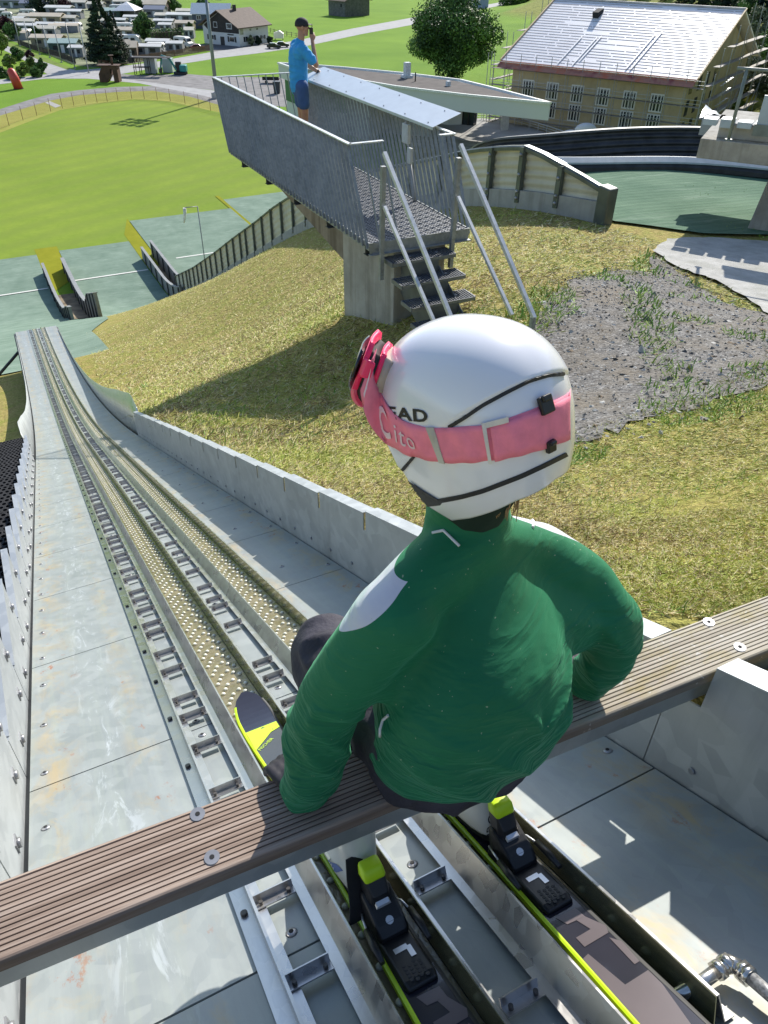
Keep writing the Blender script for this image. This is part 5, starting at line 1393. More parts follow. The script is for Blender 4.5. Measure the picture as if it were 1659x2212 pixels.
# low side walls between the outruns
def lowwall(name, label, x, ya, yb, h, wid=.22, mt=None, rise=None):
    W_ = thing(name, label, 'side wall', (x, ya, tz(x, ya))); ys = stations(ya, yb, 1.2)
    hh = lambda y: h if rise is None else float(np.interp(y, rise[0], rise[1]))
    mb = MB(); mb.loft([[Vector((x + a, y, tz(x, y) + b)) for a, b in ((-wid / 2, -.3), (wid / 2, -.3), (wid / 2 * .7, hh(y)), (-wid / 2 * .7, hh(y)))] for y in ys], smooth=False); mb.build('wall_panel', mt or mat('weathered boards', (.20, .21, .20), .7, var=.25, scale=2), W_)
    mb = MB(); mb.loft([[Vector((x + a, y, tz(x, y) + hh(y) + b)) for a, b in ((-wid * .6, 0), (wid * .6, 0), (wid * .6, .06), (-wid * .6, .06))] for y in ys], smooth=False); mb.build('cap_rail', mat('grey cap', (.25, .255, .25), .6, var=.2), W_)
    mb = MB()
    for y in np.arange(ya + .5, yb, 2.4): mb.box((x - wid / 2 - .05, y, tz(x, y) + hh(y) / 2), (.1, .1, hh(y)))
    mb.build('stays', mat('dark steel', (0, 0, 0)), W_); return W_
lowwall('side_wall', 'grey side wall right of the leftmost landing mat', 3.35, 57, 83, 1.0)
lowwall('side_wall', 'side wall with a curved rising near end between the two left landing mats', 5.35, 57.5, 83.5, 1.2, .3, None, ((57.5, 64, 66, 83), (1.9, 2.2, 1.35, 1.1)))
lowwall('side_wall', 'grey side wall on the right edge of the second landing mat', 13.35, 66, 83, 1.25, .22)
lowwall('side_wall', 'tall grey side wall left of the large landing mat, beside a dark gap', 14.55, 68, 84, 1.5, .22)
# wind sock pole
q = atz(440, 556, -27.4); q = Vector((17.4, 72.6, tz(17.4, 72.6))); FP = thing('windsock_pole', 'thin pole with a white windsock on the large landing mat', 'windsock', q)
top = aty(427, 446, q.y); arm = aty(399, 449, q.y)
mb = MB(); mb.tube([q, Vector((q.x, q.y, top.z))], .05, 8); mb.tube([Vector((q.x, q.y, top.z)), Vector((q.x + arm.x - top.x, q.y, top.z + .05))], .04, 6); mb.build('pole', RAILM, FP)
mb = MB(); p = Vector((q.x + arm.x - top.x, q.y, top.z)); mb.tube([p, p + Vector((-.05, 0, -.6)), p + Vector((-.25, 0, -1.3))], [.16, .14, .08], 8); mb.build('sock', mat('sock cloth', (.72, .70, .64), .8), FP)
# ground around: paths, yards, roads
struct('path', px([(-60, 250), (0, 236), (60, 217), (110, 203), (170, 195), (250, 188), (330, 186), (420, 198), (480, 215), (560, 240), (560, 252), (470, 226), (410, 209), (330, 196), (250, 199), (170, 206), (110, 217), (60, 232), (0, 250), (-60, 268)]), .02, GRAV, 0, ZV)
struct('field_bank', px([(-60, 268), (0, 250), (60, 232), (110, 217), (170, 206), (250, 199), (330, 196), (410, 209), (470, 226), (540, 247), (520, 252), (430, 234), (360, 219), (290, 215), (210, 224), (130, 238), (60, 264), (0, 287), (-60, 310)]), .02, grasslike('bank grass', (.24, .25, .05), (.34, .34, .08), .2), 0, ZV)
struct('yard', px([(215, 163), (262, 160), (300, 163), (405, 160), (480, 166), (640, 168), (700, 200), (640, 232), (560, 228), (470, 196), (380, 186), (300, 175)]), .016, GRAV, 0, ZV)
struct('road', px([(-40, 178), (0, 172), (105, 160), (150, 153), (215, 148), (330, 135), (460, 112), (540, 101), (640, 88), (760, 62), (880, 40), (1000, 20), (1150, -8), (1190, -8), (1040, 20), (900, 52), (780, 74), (660, 100), (560, 115), (470, 126), (400, 137), (330, 148), (262, 160), (215, 163), (300, 175), (390, 187), (480, 198), (560, 240), (540, 234), (440, 207), (300, 180), (190, 170), (100, 170), (0, 182), (-40, 188)]), .024, ROAD, 0, ZV)
struct('lane', px([(0, 92), (30, 106), (80, 126), (115, 140), (165, 152), (160, 160), (105, 162), (70, 140), (20, 114), (0, 105)]), .028, ROAD, 0, ZV)
struct('camp_ground', px([(0, 80), (60, 100), (160, 140), (200, 146), (300, 136), (440, 110), (420, 90), (420, 50), (400, 20), (330, -8), (0, -20)]), .010, mat('camp ground', (.10, .14, .045), .95, var=.4, scale=.15, tint=(.20, .21, .12)), 0, ZV)
struct('house_yard', px([(400, 100), (430, 96), (585, 92), (640, 92), (560, 102), (470, 114)]), .013, mat('yard asphalt', (.11, .11, .115), .9, var=.2, scale=.3), 0, ZV)
struct('ramp_slab', px([(97, 222), (108, 219), (132, 229), (120, 233)]), .04, CONP, 0, ZV)
struct('grass_verge', px([(0, 82), (40, 100), (100, 126), (155, 148), (146, 151), (90, 132), (30, 106), (0, 92)]), .033, grasslike('verge grass', (.13, .19, .04), (.2, .26, .06), .3), 0, ZV)
struct('garden', px([(0, 110), (20, 114), (60, 132), (100, 150), (92, 160), (0, 170)]), .015, MEAD, 0, ZV)
# fence of thin netting posts around the field
def ztop(x, y, h): return atz(x, y, ZV) + Vector((0, 0, h))
NETM = NT('orange netting'); NETM.col((.42, .22, .12)); NETM.setv('Roughness', .8); NETM.setv('Alpha', NETM.ramp(NETM.noise(30, 1), [(.45, .10), (.6, .30)])); NETM = NETM.m
FN = thing('net_fence', 'low net fence on thin posts around the far edge of the lawn', 'fence', atz(290, 213, ZV))
fp = [atz(x, y, ZV) for x, y in ((-10, 286), (20, 272), (50, 260), (80, 250), (110, 241), (135, 234), (160, 229), (185, 225), (210, 222), (232, 220), (255, 217), (285, 214), (312, 214), (340, 216), (368, 219), (400, 225), (430, 232), (455, 239), (480, 246), (510, 254))]
for p in fp: mb = MB(); mb.cyl(p, p + Vector((0, 0, 2.3)), .045, 6); mb.build('post', mat('rust post', (.22, .12, .07), .8), FN)
mb = MB(); mb.loft([[p + Vector((0, 0, .15)), p + Vector((0, 0, 1.9))] for p in fp], close=False, cap=False); mb.build('netting', NETM, FN)
# floodlight mast: the lamps are above the picture, their shadow lies on the lawn
mp = atz(469, 212, ZV); ML = thing('floodlight_mast', 'tall grey floodlight mast behind the far end of the platform', 'floodlight', mp)
mb = MB(); mb.tube([mp, mp + Vector((0, 0, 19.2))], [.42, .26], 12); mb.build('pole', mat('mast grey', (.21, .235, .25), .5, .3, var=.1), ML)
mb = MB(); mb.cyl(mp, mp + Vector((0, 0, .5)), .9, 10); mb.box(mp + Vector((-.5, -.3, .55)), (1.2, 1.0, 1.1)); mb.build('foot', CONCL, ML)
LD = Vector((.68, -.73, 0)); LH = 17.6
for i in range(4):
    for j in range(3):
        c_ = mp + LD * (-2.7 + 1.8 * i) + Vector((0, 0, LH + j * 1.5)); mb = MB(); mb.box(c_, (1.25, .35, 1.0), Matrix((LD, (-LD.y, LD.x, 0), (0, 0, 1))).transposed()); mb.build('lamp', mat('lamp housing', (.1, .1, .11), .5), ML)
mb = MB()
for j in range(3): mb.bar(mp + LD * -3.4 + Vector((0, 0, LH + j * 1.5)), mp + LD * 3.4 + Vector((0, 0, LH + j * 1.5)), .16)
mb.build('cross_arms', RAILM, ML)

# ------------------------------------------------------------------ gravel, path slab on our slope
def gravel():
    t = NT('broken stone'); v = t.vor(26); vc = t.n('TexVoronoi', {'Vector': t.co, 'Scale': 26}).outputs['Color']; v2 = t.n('TexVoronoi', {'Vector': t.co, 'Scale': 75}).outputs['Color']
    f = t.math('ADD', t.math('MULTIPLY', t.xyz(vc)[0], .5), t.math('MULTIPLY', t.xyz(v2)[1], .5)); n = t.noise(1.5, 5, .65)
    c = t.ramp(f, [(.1, (.05, .046, .042)), (.45, (.125, .118, .11)), (.75, (.21, .20, .185)), (.95, (.36, .35, .33))])
    c = t.mix(t.ramp(n, [(.45, 0), (.68, .75)]), c, (.165, .135, .095))
    t.col(c); t.setv('Roughness', .95); t.bump(t.math('ADD', t.math('MULTIPLY', v, -1), t.math('MULTIPLY', t.xyz(v2)[2], .4)), .5, .02); return t.m
def wob(L, a=.18, k=6, seed=1):
    r_ = random.Random(seed); out = []
    for (x0, y0), (x1, y1) in zip(L, L[1:] + L[:1]):
        for i in range(k):
            f_ = i / k; out.append((x0 + (x1 - x0) * f_ + r_.uniform(-a, a) * (i > 0), y0 + (y1 - y0) * f_ + r_.uniform(-a, a) * (i > 0)))
    return out
def terpx(L): return [tuple(onter(x, y))[:2] for x, y in L]
GRP = wob(terpx([(1165, 690), (1190, 640), (1250, 602), (1330, 588), (1400, 590), (1412, 555), (1500, 620), (1590, 665), (1700, 690), (1720, 800), (1640, 845), (1500, 880), (1390, 905), (1300, 945), (1225, 965), (1160, 990), (1110, 900), (1120, 800)]), .12, 5, 3)
sheet('gravel_patch', GRP, .02, gravel(), .5)
PTH = terpx([(1408, 546), (1440, 520), (1530, 517), (1700, 528), (1720, 720), (1640, 668), (1545, 610), (1470, 585)])
def pslab():
    t = NT('old paving'); v = t.vor(60); n = t.noise(3, 6, .7); t.col(t.mix(t.ramp(t.noise(1.2, 4), [(.5, 0), (.8, .4)]), t.ramp(n, [(.3, (.30, .295, .27)), (.7, (.50, .49, .46))]), (.2, .21, .13))); t.setv('Roughness', .95); t.bump(t.math('ADD', v, n), .5, .02); return t.m
sheet('paved_path', wob(PTH, .05, 5, 4), .045, pslab(), .5)
# ------------------------------------------------------------------ the valley: buildings
CAMR = Vector(RW @ np.array([1, 0, 0])); ANG = math.atan2(CAMR.y, CAMR.x)
GLASS = mat('window glass', (.02, .028, .035), .12, var=.3, scale=1)
WHITEW = mat('white render', (.62, .62, .60), .8, var=.06, scale=.5)
DKWOOD = mat('dark cladding', (.035, .03, .028), .8, var=.3, scale=2)
WFRAME = mat('white frame', (.66, .66, .64), .5, var=.04)
class Loc:
    """local plan axes for one building: x along, y across, origin at a corner"""
    def __init__(s, o, ang): s.o = Vector(o); s.x = Vector((math.cos(ang), math.sin(ang), 0)); s.y = Vector((-math.sin(ang), math.cos(ang), 0)); s.R = Matrix((s.x, s.y, (0, 0, 1))).transposed()
    def p(s, a, b, c=0): return s.o + s.x * a + s.y * b + Vector((0, 0, c))
    def box(s, mb, a, b, c, da, db, dc, mi=0): return mb.box(s.p(a + da / 2, b + db / 2, c + dc / 2), (da, db, dc), s.R, mi)
# --- chalet
cb, gl, rb = atz(519, 101, ZV), atz(423, 96, ZV), atz(581, 92, ZV)
ex = (rb - cb); Lx = ex.length; Lc = Loc(cb, math.atan2(ex.y, ex.x)); Wd = abs((gl - cb).dot(Lc.y)); Wd = max(Wd, 13)
CH = thing('chalet', 'white two storey chalet with dark timber gable and brown roof beside the road', 'house', cb)
mb = MB(); Hc, Hr = 4.9, 8.6
mb.prism([Lc.p(0, 0), Lc.p(0, Wd), Lc.p(0, Wd, Hc), Lc.p(0, Wd / 2, Hr), Lc.p(0, 0, Hc)], Lc.x * Lx); mb.build('wall', WHITEW, CH)
mb = MB(); mb.prism([Lc.p(-.06, .02, 3.3), Lc.p(-.06, Wd - 3.2, 3.3), Lc.p(-.06, Wd - 3.2, 2.9), Lc.p(-.06, Wd - .5, 4.9), Lc.p(-.06, Wd / 2, Hr - .1), Lc.p(-.06, 0, Hc)], Lc.x * .1); mb.build('timber_gable', DKWOOD, CH)
RF = mat('brown tiles', (.105, .070, .055), .8, var=.25, scale=1.5)
mb = MB()
for sg, y0 in ((0, -.9), (1, Wd + .9)):
    k = (Hr - Hc) / (Wd / 2); e0 = Hc - .9 * k + .15
    mb.prism([Lc.p(-1.3, y0, e0), Lc.p(-1.3, Wd / 2, Hr + .15), Lc.p(-1.3, Wd / 2, Hr + .4), Lc.p(-1.3, y0, e0 + .25)], Lc.x * (Lx + 2.3))
rf = mb.build('roof', RF, CH); mb = MB(); Lc.box(mb, Lx * .42, Wd * .42, Hr - .9, .8, .8, 2.3); mb.build('chimney', mat('dark chimney', (.05, .04, .04), .8), rf)
def win(th, L, a, b, c, w_, h, along, shut=None, bars=1, name='window'):
    """window in a wall: along = 'x' for the long front (y = 0), 'y' for the gable (x = 0)"""
    f_ = MB()
    q = (lambda u, d, v: L.p(a + u, b - d, c + v)) if along == 'x' else (lambda u, d, v: L.p(a - d, b + u, c + v))
    def bx(u0, u1, v0, v1, d0, d1): 
        P_ = [q(u0, d0, v0), q(u1, d0, v0), q(u1, d1, v0), q(u0, d1, v0)]; f_.prism(P_, (0, 0, v1 - v0))
    t_ = .12 if w_ < 2.05 or bars < 2 else .2
    for u0, u1, v0, v1 in ((0, w_, 0, t_), (0, w_, h - t_, h), (0, t_, t_, h - t_), (w_ - t_, w_, t_, h - t_)): bx(u0, u1, v0, v1, .0, .07)
    for k in range(bars): uu = w_ * (k + 1) / (bars + 1); bx(uu - t_ * .42, uu + t_ * .42, t_, h - t_, .0, .06)
    fr = f_.build(name, WFRAME, th); f_ = MB(); bx(.1, w_ - .1, .1, h - .1, -.02, .03); f_.build('pane', GLASS, fr)
    if shut:
        f_ = MB(); bx(-.7, -.05, 0, h, .0, .06); bx(w_ + .05, w_ + .7, 0, h, .0, .06); f_.build('shutters', shut, fr)
DG = mat('dark shutter', (.05, .045, .04), .7)
for a, c, w_, h, sh in ((1.6, .9, 2.2, 1.6, None), (Lx * .38, 1.1, 1.1, 1.1, DG), (Lx * .6, 1.2, 1.0, 1.0, None), (Lx * .76, 1.2, 1.0, 1.0, DG), (Lx * .35, 3.6, 1.0, .8, None), (Lx * .58, 3.6, 1.0, .8, None)): win(CH, Lc, a, 0, c, w_, h, 'x', sh)
for b, c, w_, h, n_ in ((2.0, 1.0, 2.0, 1.4, 0), (Wd - 4.2, 1.2, 2.0, 1.3, 1), (2.6, 4.3, 2.2, 1.5, 3), (Wd - 6.0, 4.4, 1.5, 1.5, 0)): win(CH, Lc, 0, b, c, w_, h, 'y', DG if c < 2 else None, n_)
mb = MB(); mb.prism([Lc.p(-.05, Wd * .42, 0), Lc.p(-.05, Wd * .42 + 1.6, 0), Lc.p(-.05, Wd * .42 + 1.6, 2.2), Lc.p(-.05, Wd * .42, 2.2)], Lc.x * .1); mb.build('door', DG, CH)
mb = MB(); Lc.box(mb, .55, -.04, 3.0, 1.4, .06, 1.5); mb.build('painted_sign', mat('mural', (.36, .38, .26), .8, var=.4, scale=1.4), CH)
mb = MB(); mb.prism([Lc.p(-.08, 2.2, 2.75), Lc.p(-.08, 4.6, 2.75), Lc.p(-.08, 4.6, 3.05), Lc.p(-.08, 2.2, 3.05)], Lc.x * .06); mb.build('name_board', DKWOOD, CH)
# --- white-roofed cottage behind it
def hut(th, L, lx, wy, h, hr, wall, roof, over=.5, name='roof'):
    mb = MB(); mb.prism([L.p(0, 0), L.p(0, wy), L.p(0, wy, h), L.p(0, wy / 2, hr), L.p(0, 0, h)], L.x * lx); mb.build('wall', wall, th)
    mb = MB(); k = (hr - h) / (wy / 2); e = h - over * k + .04
    for y0 in (-over, wy + over): mb.prism([L.p(-over, y0, e), L.p(-over, wy / 2, hr + .04), L.p(-over, wy / 2, hr + .2), L.p(-over, y0, e + .16)], L.x * (lx + 2 * over))
    return mb.build(name, roof, th)
L = Loc(atz(418, 62, ZV), ANG + .02); CT_ = thing('cottage', 'small dark cottage with a white metal roof behind the chalet', 'house', L.o); hut(CT_, L, 13, 8, 4.6, 7.2, mat('blue grey wall', (.08, .09, .12), .8), mat('white metal roof', (.62, .64, .66), .4)); win(CT_, L, 1.5, 0, 2.6, 1.6, 1.4, 'x')
# --- grey hay barn
sc_, s_l, s_r = atz(746, 37, ZV), atz(710, 33, ZV), atz(782, 32, ZV)
ex = s_l - sc_; L = Loc(s_l, math.atan2(-ex.y, -ex.x)); lx = ex.length; wy = (s_r - sc_).length
BN = thing('hay_barn', 'weathered grey timber hay barn alone in the upper meadow', 'barn', sc_)
BW = mat('grey boards', (.125, .12, .115), .9, var=.35, scale=1.2); hut(BN, L, lx, wy, 5.6, 8.6, BW, mat('rusty roof', (.16, .11, .085), .8, var=.3), .9)
mb = MB(); L.box(mb, lx * .72, -.06, 3.3, 1.0, .08, 1.1); mb.build('hatch', DARK, BN)
# --- flat-roofed hall with a pointed white canopy
ZR = -19.0
HALL = thing('modern_hall', 'white flat roofed building with dark gravel roof and pointed canopy behind the platform', 'building', atz(1000, 270, -24))
WH_ = NT('white boarding'); _b = WH_.n('TexWave', {'Vector': WH_.co, 'Scale': 2.2, 'Distortion': .2}, wave_type='BANDS', bands_direction='Z').outputs[1]
WH_.col(WH_.mix(WH_.math('MULTIPLY', _b, .25), (.56, .57, .55), (.40, .41, .40))); WH_.setv('Roughness', .7); WHB = WH_.m
out = [(601, 138), (655, 141), (745, 148), (880, 161), (995, 175), (1060, 191), (1189, 225), (1005, 207), (855, 189), (785, 177), (740, 163), (690, 152), (640, 152)]
RP = [atz(x, y, ZR) for x, y in out]
mb = MB(); mb.prism(RP, (0, 0, -2.1)); mb.build('roof_slab', WHB, HALL)
cen = sum(RP, Vector()) / len(RP); IN = [p + (cen - p).normalized() * .9 + Vector((0, 0, .015)) for p in RP]; IN[6] = RP[6].lerp(RP[5], .25) * .6 + RP[7] * .0 + RP[6] * .4 + Vector((0, 0, .015)); IN[6] = RP[6].lerp((RP[5] + RP[7]) / 2, .18) + Vector((0, 0, .015))
mb = MB(); mb.add(IN, [tuple(range(len(IN)))]); mb.build('gravel_roof', mat('roof gravel', (.085, .072, .065), .95, var=.3, scale=.6, detail=8), HALL)
mb = MB()
for a, b in zip(RP, RP[1:] + RP[:1]): mb.bar(a + Vector((0, 0, .12)), b + Vector((0, 0, .12)), .42, .3)
mb.build('parapet', mat('parapet sheet', (.62, .63, .60), .5), HALL)
i_ = [p + (cen - p).normalized() * 1.6 for p in RP]
WL_ = [i_[k] for k in (0, 2, 3, 4)] + [atz(1024, 268, ZR - 6.5), atz(842, 241, ZR - 6.5)] + [i_[k] for k in (9, 10, 12)]
mb = MB(); mb.prism([Vector((p.x, p.y, ZV)) for p in WL_], (0, 0, -ZV + ZR - 2.0)); mb.build('wall', WHB, HALL)
def facade(a, b, f0, f1, z0, z1, material, name, d=.12):
    e = (b - a); nrm = Vector((e.y, -e.x, 0)).normalized(); nrm = nrm if nrm.y < 0 else -nrm
    p, q = a.lerp(b, f0) + nrm * .01, a.lerp(b, f1) + nrm * .01; mb = MB(); mb.prism([Vector((p.x, p.y, z0)), Vector((q.x, q.y, z0)), Vector((q.x, q.y, z1)), Vector((p.x, p.y, z1))], nrm * d); return mb.build(name, material, HALL)
TEAL = mat('green glass', (.015, .10, .085), .12, var=.5, scale=.3, tint=(.05, .2, .15)); 
a, b = WL_[5], WL_[4]; 
facade(a, b, .0, .22, ZR - 4.6, ZR - 2.2, TEAL, 'window_band')
def glazed(x0, y0, x1, y1, z0, z1, material, name, off):
    p_, q_ = atz(x0, y0, ZR - 6.5), atz(x1, y1, ZR - 6.5); e = q_ - p_; nr = Vector((e.y, -e.x, 0)).normalized(); nr = nr if nr.y < 0 else -nr
    mb = MB(); mb.prism([Vector((v.x, v.y, 0)) + nr * off + Vector((0, 0, h)) for v, h in ((p_, z0), (q_, z0), (q_, z1), (p_, z1))], nr * -1.2); return mb.build(name, material, HALL)
glazed(880, 250, 966, 263, ZR - 6.5, ZR - 2.0, WHB, 'front_wall', .2); glazed(966, 263, 1000, 268, ZR - 5.4, ZR - 2.0, TEAL, 'window_band', .3); glazed(966, 263, 1000, 268, ZR - 6.5, ZR - 5.4, WHB, 'sill_wall', .5); glazed(1000, 268, 1024, 271, ZR - 6.5, ZR - 2.0, GLASS, 'glass_door', .3)
for x_, y_ in ((983, 265.5), (1000, 268), (1012, 269.5)): glazed(x_ - 1, y_, x_ + 1, y_ + .2, ZR - 6.5, ZR - 2.0, DARK, 'door_frame', .45)
pl, pr_ = atz(606, 217, ZV), atz(622, 214, ZV)
a, b = WL_[0], WL_[8]
facade(a, b, 0, 1, ZR - 5.6, ZR - 2.1, mat('green net', (.03, .14, .05), .6, var=.3, scale=.2), 'window_band')
facade(WL_[8], WL_[7], 0, .9, ZR - 5.6, ZR - 2.1, mat('green net', (0, 0, 0)), 'window_band')
ZT = ZR - 6.5
TRC = [atz(x, y, ZT) for x, y in ((930, 262), (1040, 255), (1115, 262), (1245, 312), (1180, 322), (960, 298))]
mb = MB(); mb.prism(TRC, (0, 0, -2.5)); mb.build('terrace', mat('terrace concrete', (.30, .29, .27), .9, var=.15, scale=.4), HALL)
mb = MB(); c0 = atz(1090, 281, ZT); mb.prism([c0 + Vector((-.7, 0, 0)), c0 + Vector((.5, -.3, 0)), c0 + Vector((.8, .5, 0)), c0 + Vector((-.4, .7, 0))], (0, 0, ZR - 2.0 - ZT)); mb.build('column', CONCL, HALL)
mb = MB(); rl = [atz(x, y, ZT) for x, y in ((1030, 258), (1070, 259), (1110, 266), (1180, 288), (1262, 316))]
for h in (.4, .75, 1.1):
    for p, q in zip(rl[:-1], rl[1:]): mb.bar(p + Vector((0, 0, h)), q + Vector((0, 0, h)), .07 if h < 1 else .11)
for p, q in zip(rl[:-1], rl[1:]):
    for k in range(4): s_ = p.lerp(q, k / 4); mb.bar(s_, s_ + Vector((0, 0, 1.1)), .08, .08, (0, 1, 0))
mb.build('terrace_railing', RAILT, HALL)
fl_ = [atz(x, y, -25.2) for x, y in ((880, 292), (960, 298), (1180, 322), (1120, 345), (990, 330), (900, 318))]
mb = MB(); mb.prism(fl_, (0, 0, -2.8)); mb.build('lower_terrace', mat('dry planting', (.20, .175, .11), .95, var=.4, scale=.7), HALL)
v0 = atz(879, 168, ZR); mb = MB(); mb.box(v0 + Vector((0, 0, 1.1)), (.9, .9, 2.2)); mb.box(v0 + Vector((0, 0, .2)), (1.5, 1.5, .4)); mb.build('roof_vent', mat('vent sheet', (.55, .58, .6), .4), HALL)
v0 = atz(897, 176, ZR); mb = MB(); mb.cyl(v0, v0 + Vector((0, 0, 1.3)), .1); mb.build('roof_pipe', DARK, HALL)
v0 = atz(968, 186, ZR); mb = MB(); mb.box(v0 + Vector((0, 0, .35)), (.6, .6, .7)); mb.build('roof_vent', mat('vent sheet', (0, 0, 0)), HALL)
# --- old building under scaffolding, roof stripped to battens
EL, ER = atz(1083, 130, -16.3), atz(1506, 172, -16.3)
RL, RR_ = atz(1141, -6, -8.8), atz(1576, 17, -8.8)
ex = ER - EL; LB = ex.length; OB = Loc(Vector((EL.x, EL.y, ZV)), math.atan2(ex.y, ex.x)); run = abs((RL - EL).dot(OB.y)); rise = 7.5
OLD = thing('old_building', 'long ochre building in scaffolding with a bare battened roof, under renovation', 'building', OB.o)
ZE = -16.3 - ZV
OCH = NT('ochre render'); n_ = OCH.noise(.35, 6, .65); OCH.col(OCH.mix(OCH.ramp(OCH.noise(1.0, 4, .6, vec=OCH.mapv((.8, .8, .15))), [(.5, 0), (.8, .5)]), OCH.ramp(n_, [(.3, (.38, .31, .19)), (.7, (.50, .42, .28))]), (.26, .21, .13))); OCH.setv('Roughness', .95); OCH = OCH.m
mb = MB(); yo = 1.4; xo = 1.6; mb.prism([OB.p(xo, yo, 0), OB.p(xo, 2 * run - yo, 0), OB.p(xo, 2 * run - yo, ZE + .1), OB.p(xo, run, ZE + rise - 1.2), OB.p(xo, yo, ZE + .1)], OB.x * (LB - 2 * xo)); mb.build('wall', OCH, OLD)
def rp(a, s, h=0): n_ = Vector((-OB.y.x * rise, -OB.y.y * rise, run)).normalized(); return OB.p(a, run * s, ZE + rise * s) + n_ * h
RFO = NT('roof underlay'); n_ = RFO.noise(.5, 5, .65); RFO.col(RFO.mix(RFO.ramp(RFO.noise(1.0, 3, .6, vec=RFO.mapv((.3, .3, 2))), [(.45, 0), (.7, .5)]), RFO.ramp(n_, [(.3, (.66, .63, .65)), (.7, (.80, .78, .79))]), (.86, .85, .86))); RFO.setv('Roughness', .38); RFO.setv('Specular IOR Level', .8); RFO = RFO.m
mb = MB(); mb.loft([[rp(0, 0, 0), rp(LB, 0, 0), rp(LB, 0, -.3), rp(0, 0, -.3)], [rp(0, 1, 0), rp(LB, 1, 0), rp(LB, 1, -.3), rp(0, 1, -.3)]], smooth=False)
mb.loft([[OB.p(0, 2 * run, ZE), OB.p(LB, 2 * run, ZE), OB.p(LB, 2 * run, ZE - .3), OB.p(0, 2 * run, ZE - .3)], [OB.p(0, run, ZE + rise), OB.p(LB, run, ZE + rise), OB.p(LB, run, ZE + rise - .3), OB.p(0, run, ZE + rise - .3)]], smooth=False)
ROOF = mb.build('roof', RFO, OLD)
mb = MB(); br_ = random.Random(2)
for k in range(1, 25):
    a = 0
    while a < LB - .5:
        l_ = br_.uniform(3.5, 7); b = min(LB, a + l_)
        if br_.random() > .06: mb.loft([[rp(a, k / 25 - .0028, .01), rp(b, k / 25 - .0028, .01), rp(b, k / 25 + .0028, .01), rp(a, k / 25 + .0028, .01)], [rp(a, k / 25 - .0028, .028), rp(b, k / 25 - .0028, .028), rp(b, k / 25 + .0028, .028), rp(a, k / 25 + .0028, .028)]], smooth=False)
        a = b + .25
mb.build('battens', mat('batten wood', (.34, .30, .28), .8, var=.3), ROOF)
for a, s0, s1 in ((9.6, .02, .44), (12.1, .02, .44), (12.7, .1, .46), (20.6, .04, .55), (21.3, .04, .6)): mb = MB(); mb.loft([[rp(a, s0, .11), rp(a + .22, s0, .11), rp(a + .22, s0, .16), rp(a, s0, .16)], [rp(a + (s1 - s0) * .8, s1, .11), rp(a + .22 + (s1 - s0) * .8, s1, .11), rp(a + .22 + (s1 - s0) * .8, s1, .16), rp(a + (s1 - s0) * .8, s1, .16)]], smooth=False); mb.build('roof_ladder', mat('aluminium', (.6, .61, .63), .4, .3), ROOF)
mb = MB(); mb.loft([[rp(9.1, .73, .02), rp(10.1, .73, .02), rp(10.1, .73, .9), rp(9.1, .73, .9)], [rp(9.1, .84, .02), rp(10.1, .84, .02), rp(10.1, .84, .5), rp(9.1, .84, .5)]], smooth=False); mb.build('skylight', DARK, ROOF)
for a in (-.1, LB + .1): mb = MB(); mb.bar(rp(a, 0, .1), rp(a, 1, .1), .22); mb.build('barge_board', mat('new timber', (.50, .36, .20), .7), ROOF)
mb = MB(); mb.bar(rp(0, 1, .1), rp(LB, 1, .1), .4, .25); mb.build('ridge', mat('ridge sheet', (.40, .38, .38), .6, var=.3, scale=.6), ROOF)
mb = MB(); mb.loft([[rp(0, .0, .03), rp(LB, .0, .03)], [rp(0, -.09, -.2), rp(LB, -.09, -.2)]], close=False, cap=False); mb.prism([OB.p(0, -.5, ZE - .7), OB.p(LB, -.5, ZE - .7), OB.p(LB, -.5, ZE - .0), OB.p(0, -.5, ZE - .0)], OB.y * -.06)
EV = NT('eave cloth'); EV.col(EV.ramp(EV.noise(1.0, 4, .6, vec=EV.mapv((.5, .5, .2))), [(.35, (.42, .12, .06)), (.5, (.36, .17, .12)), (.65, (.24, .06, .06))])); EV.setv('Roughness', .8); mb.build('eave_sheeting', EV.m, OLD)
NB = 6
for k in range(NB):
    a = 3.6 + k * (LB - 7.6) / (NB - .4)
    for c in (ZE - 7.7, ZE - 5.0): win(OLD, Loc(OB.p(0, yo, 0), math.atan2(OB.x.y, OB.x.x)), a, 0, c, 2.1, 2.5, 'x', None, 3)
for b in (3, 7, 11, 15):
    L2 = Loc(OB.p(LB - xo, 0, 0), math.atan2(OB.x.y, OB.x.x) + PI)
    for c in (ZE - 8.3, ZE - 5.4, ZE - 2.4): mb = MB(); L2.box(mb, -.06, -b - 1.4, c, .12, 1.4, 2.1); mb.build('window', GLASS, OLD)
SCF = thing('scaffolding', 'tube scaffolding with plank decks and stair tower around the old ochre building', 'scaffolding', OB.p(0, -1.5, 0))
SM = mat('scaffold tube', (.34, .35, .36), .5, .4); SD = mat('scaffold planks', (.26, .235, .20), .8, var=.3)
mb = MB()
for k in range(14):
    a = -1.4 + k * (LB + 2.8) / 13
    for y in (.35, -.75): mb.bar(OB.p(a, y, 0), OB.p(a, y, ZE + (1.2 if y < 0 else -.8)), .07, .07, (0, 1, 0))
for c in (3.4, 5.8, 8.2, 10.6):
    for y, dz in ((-.75, .5), (-.75, 1.0)): mb.bar(OB.p(-1.4, y, c + dz), OB.p(LB + 1.4, y, c + dz), .06)
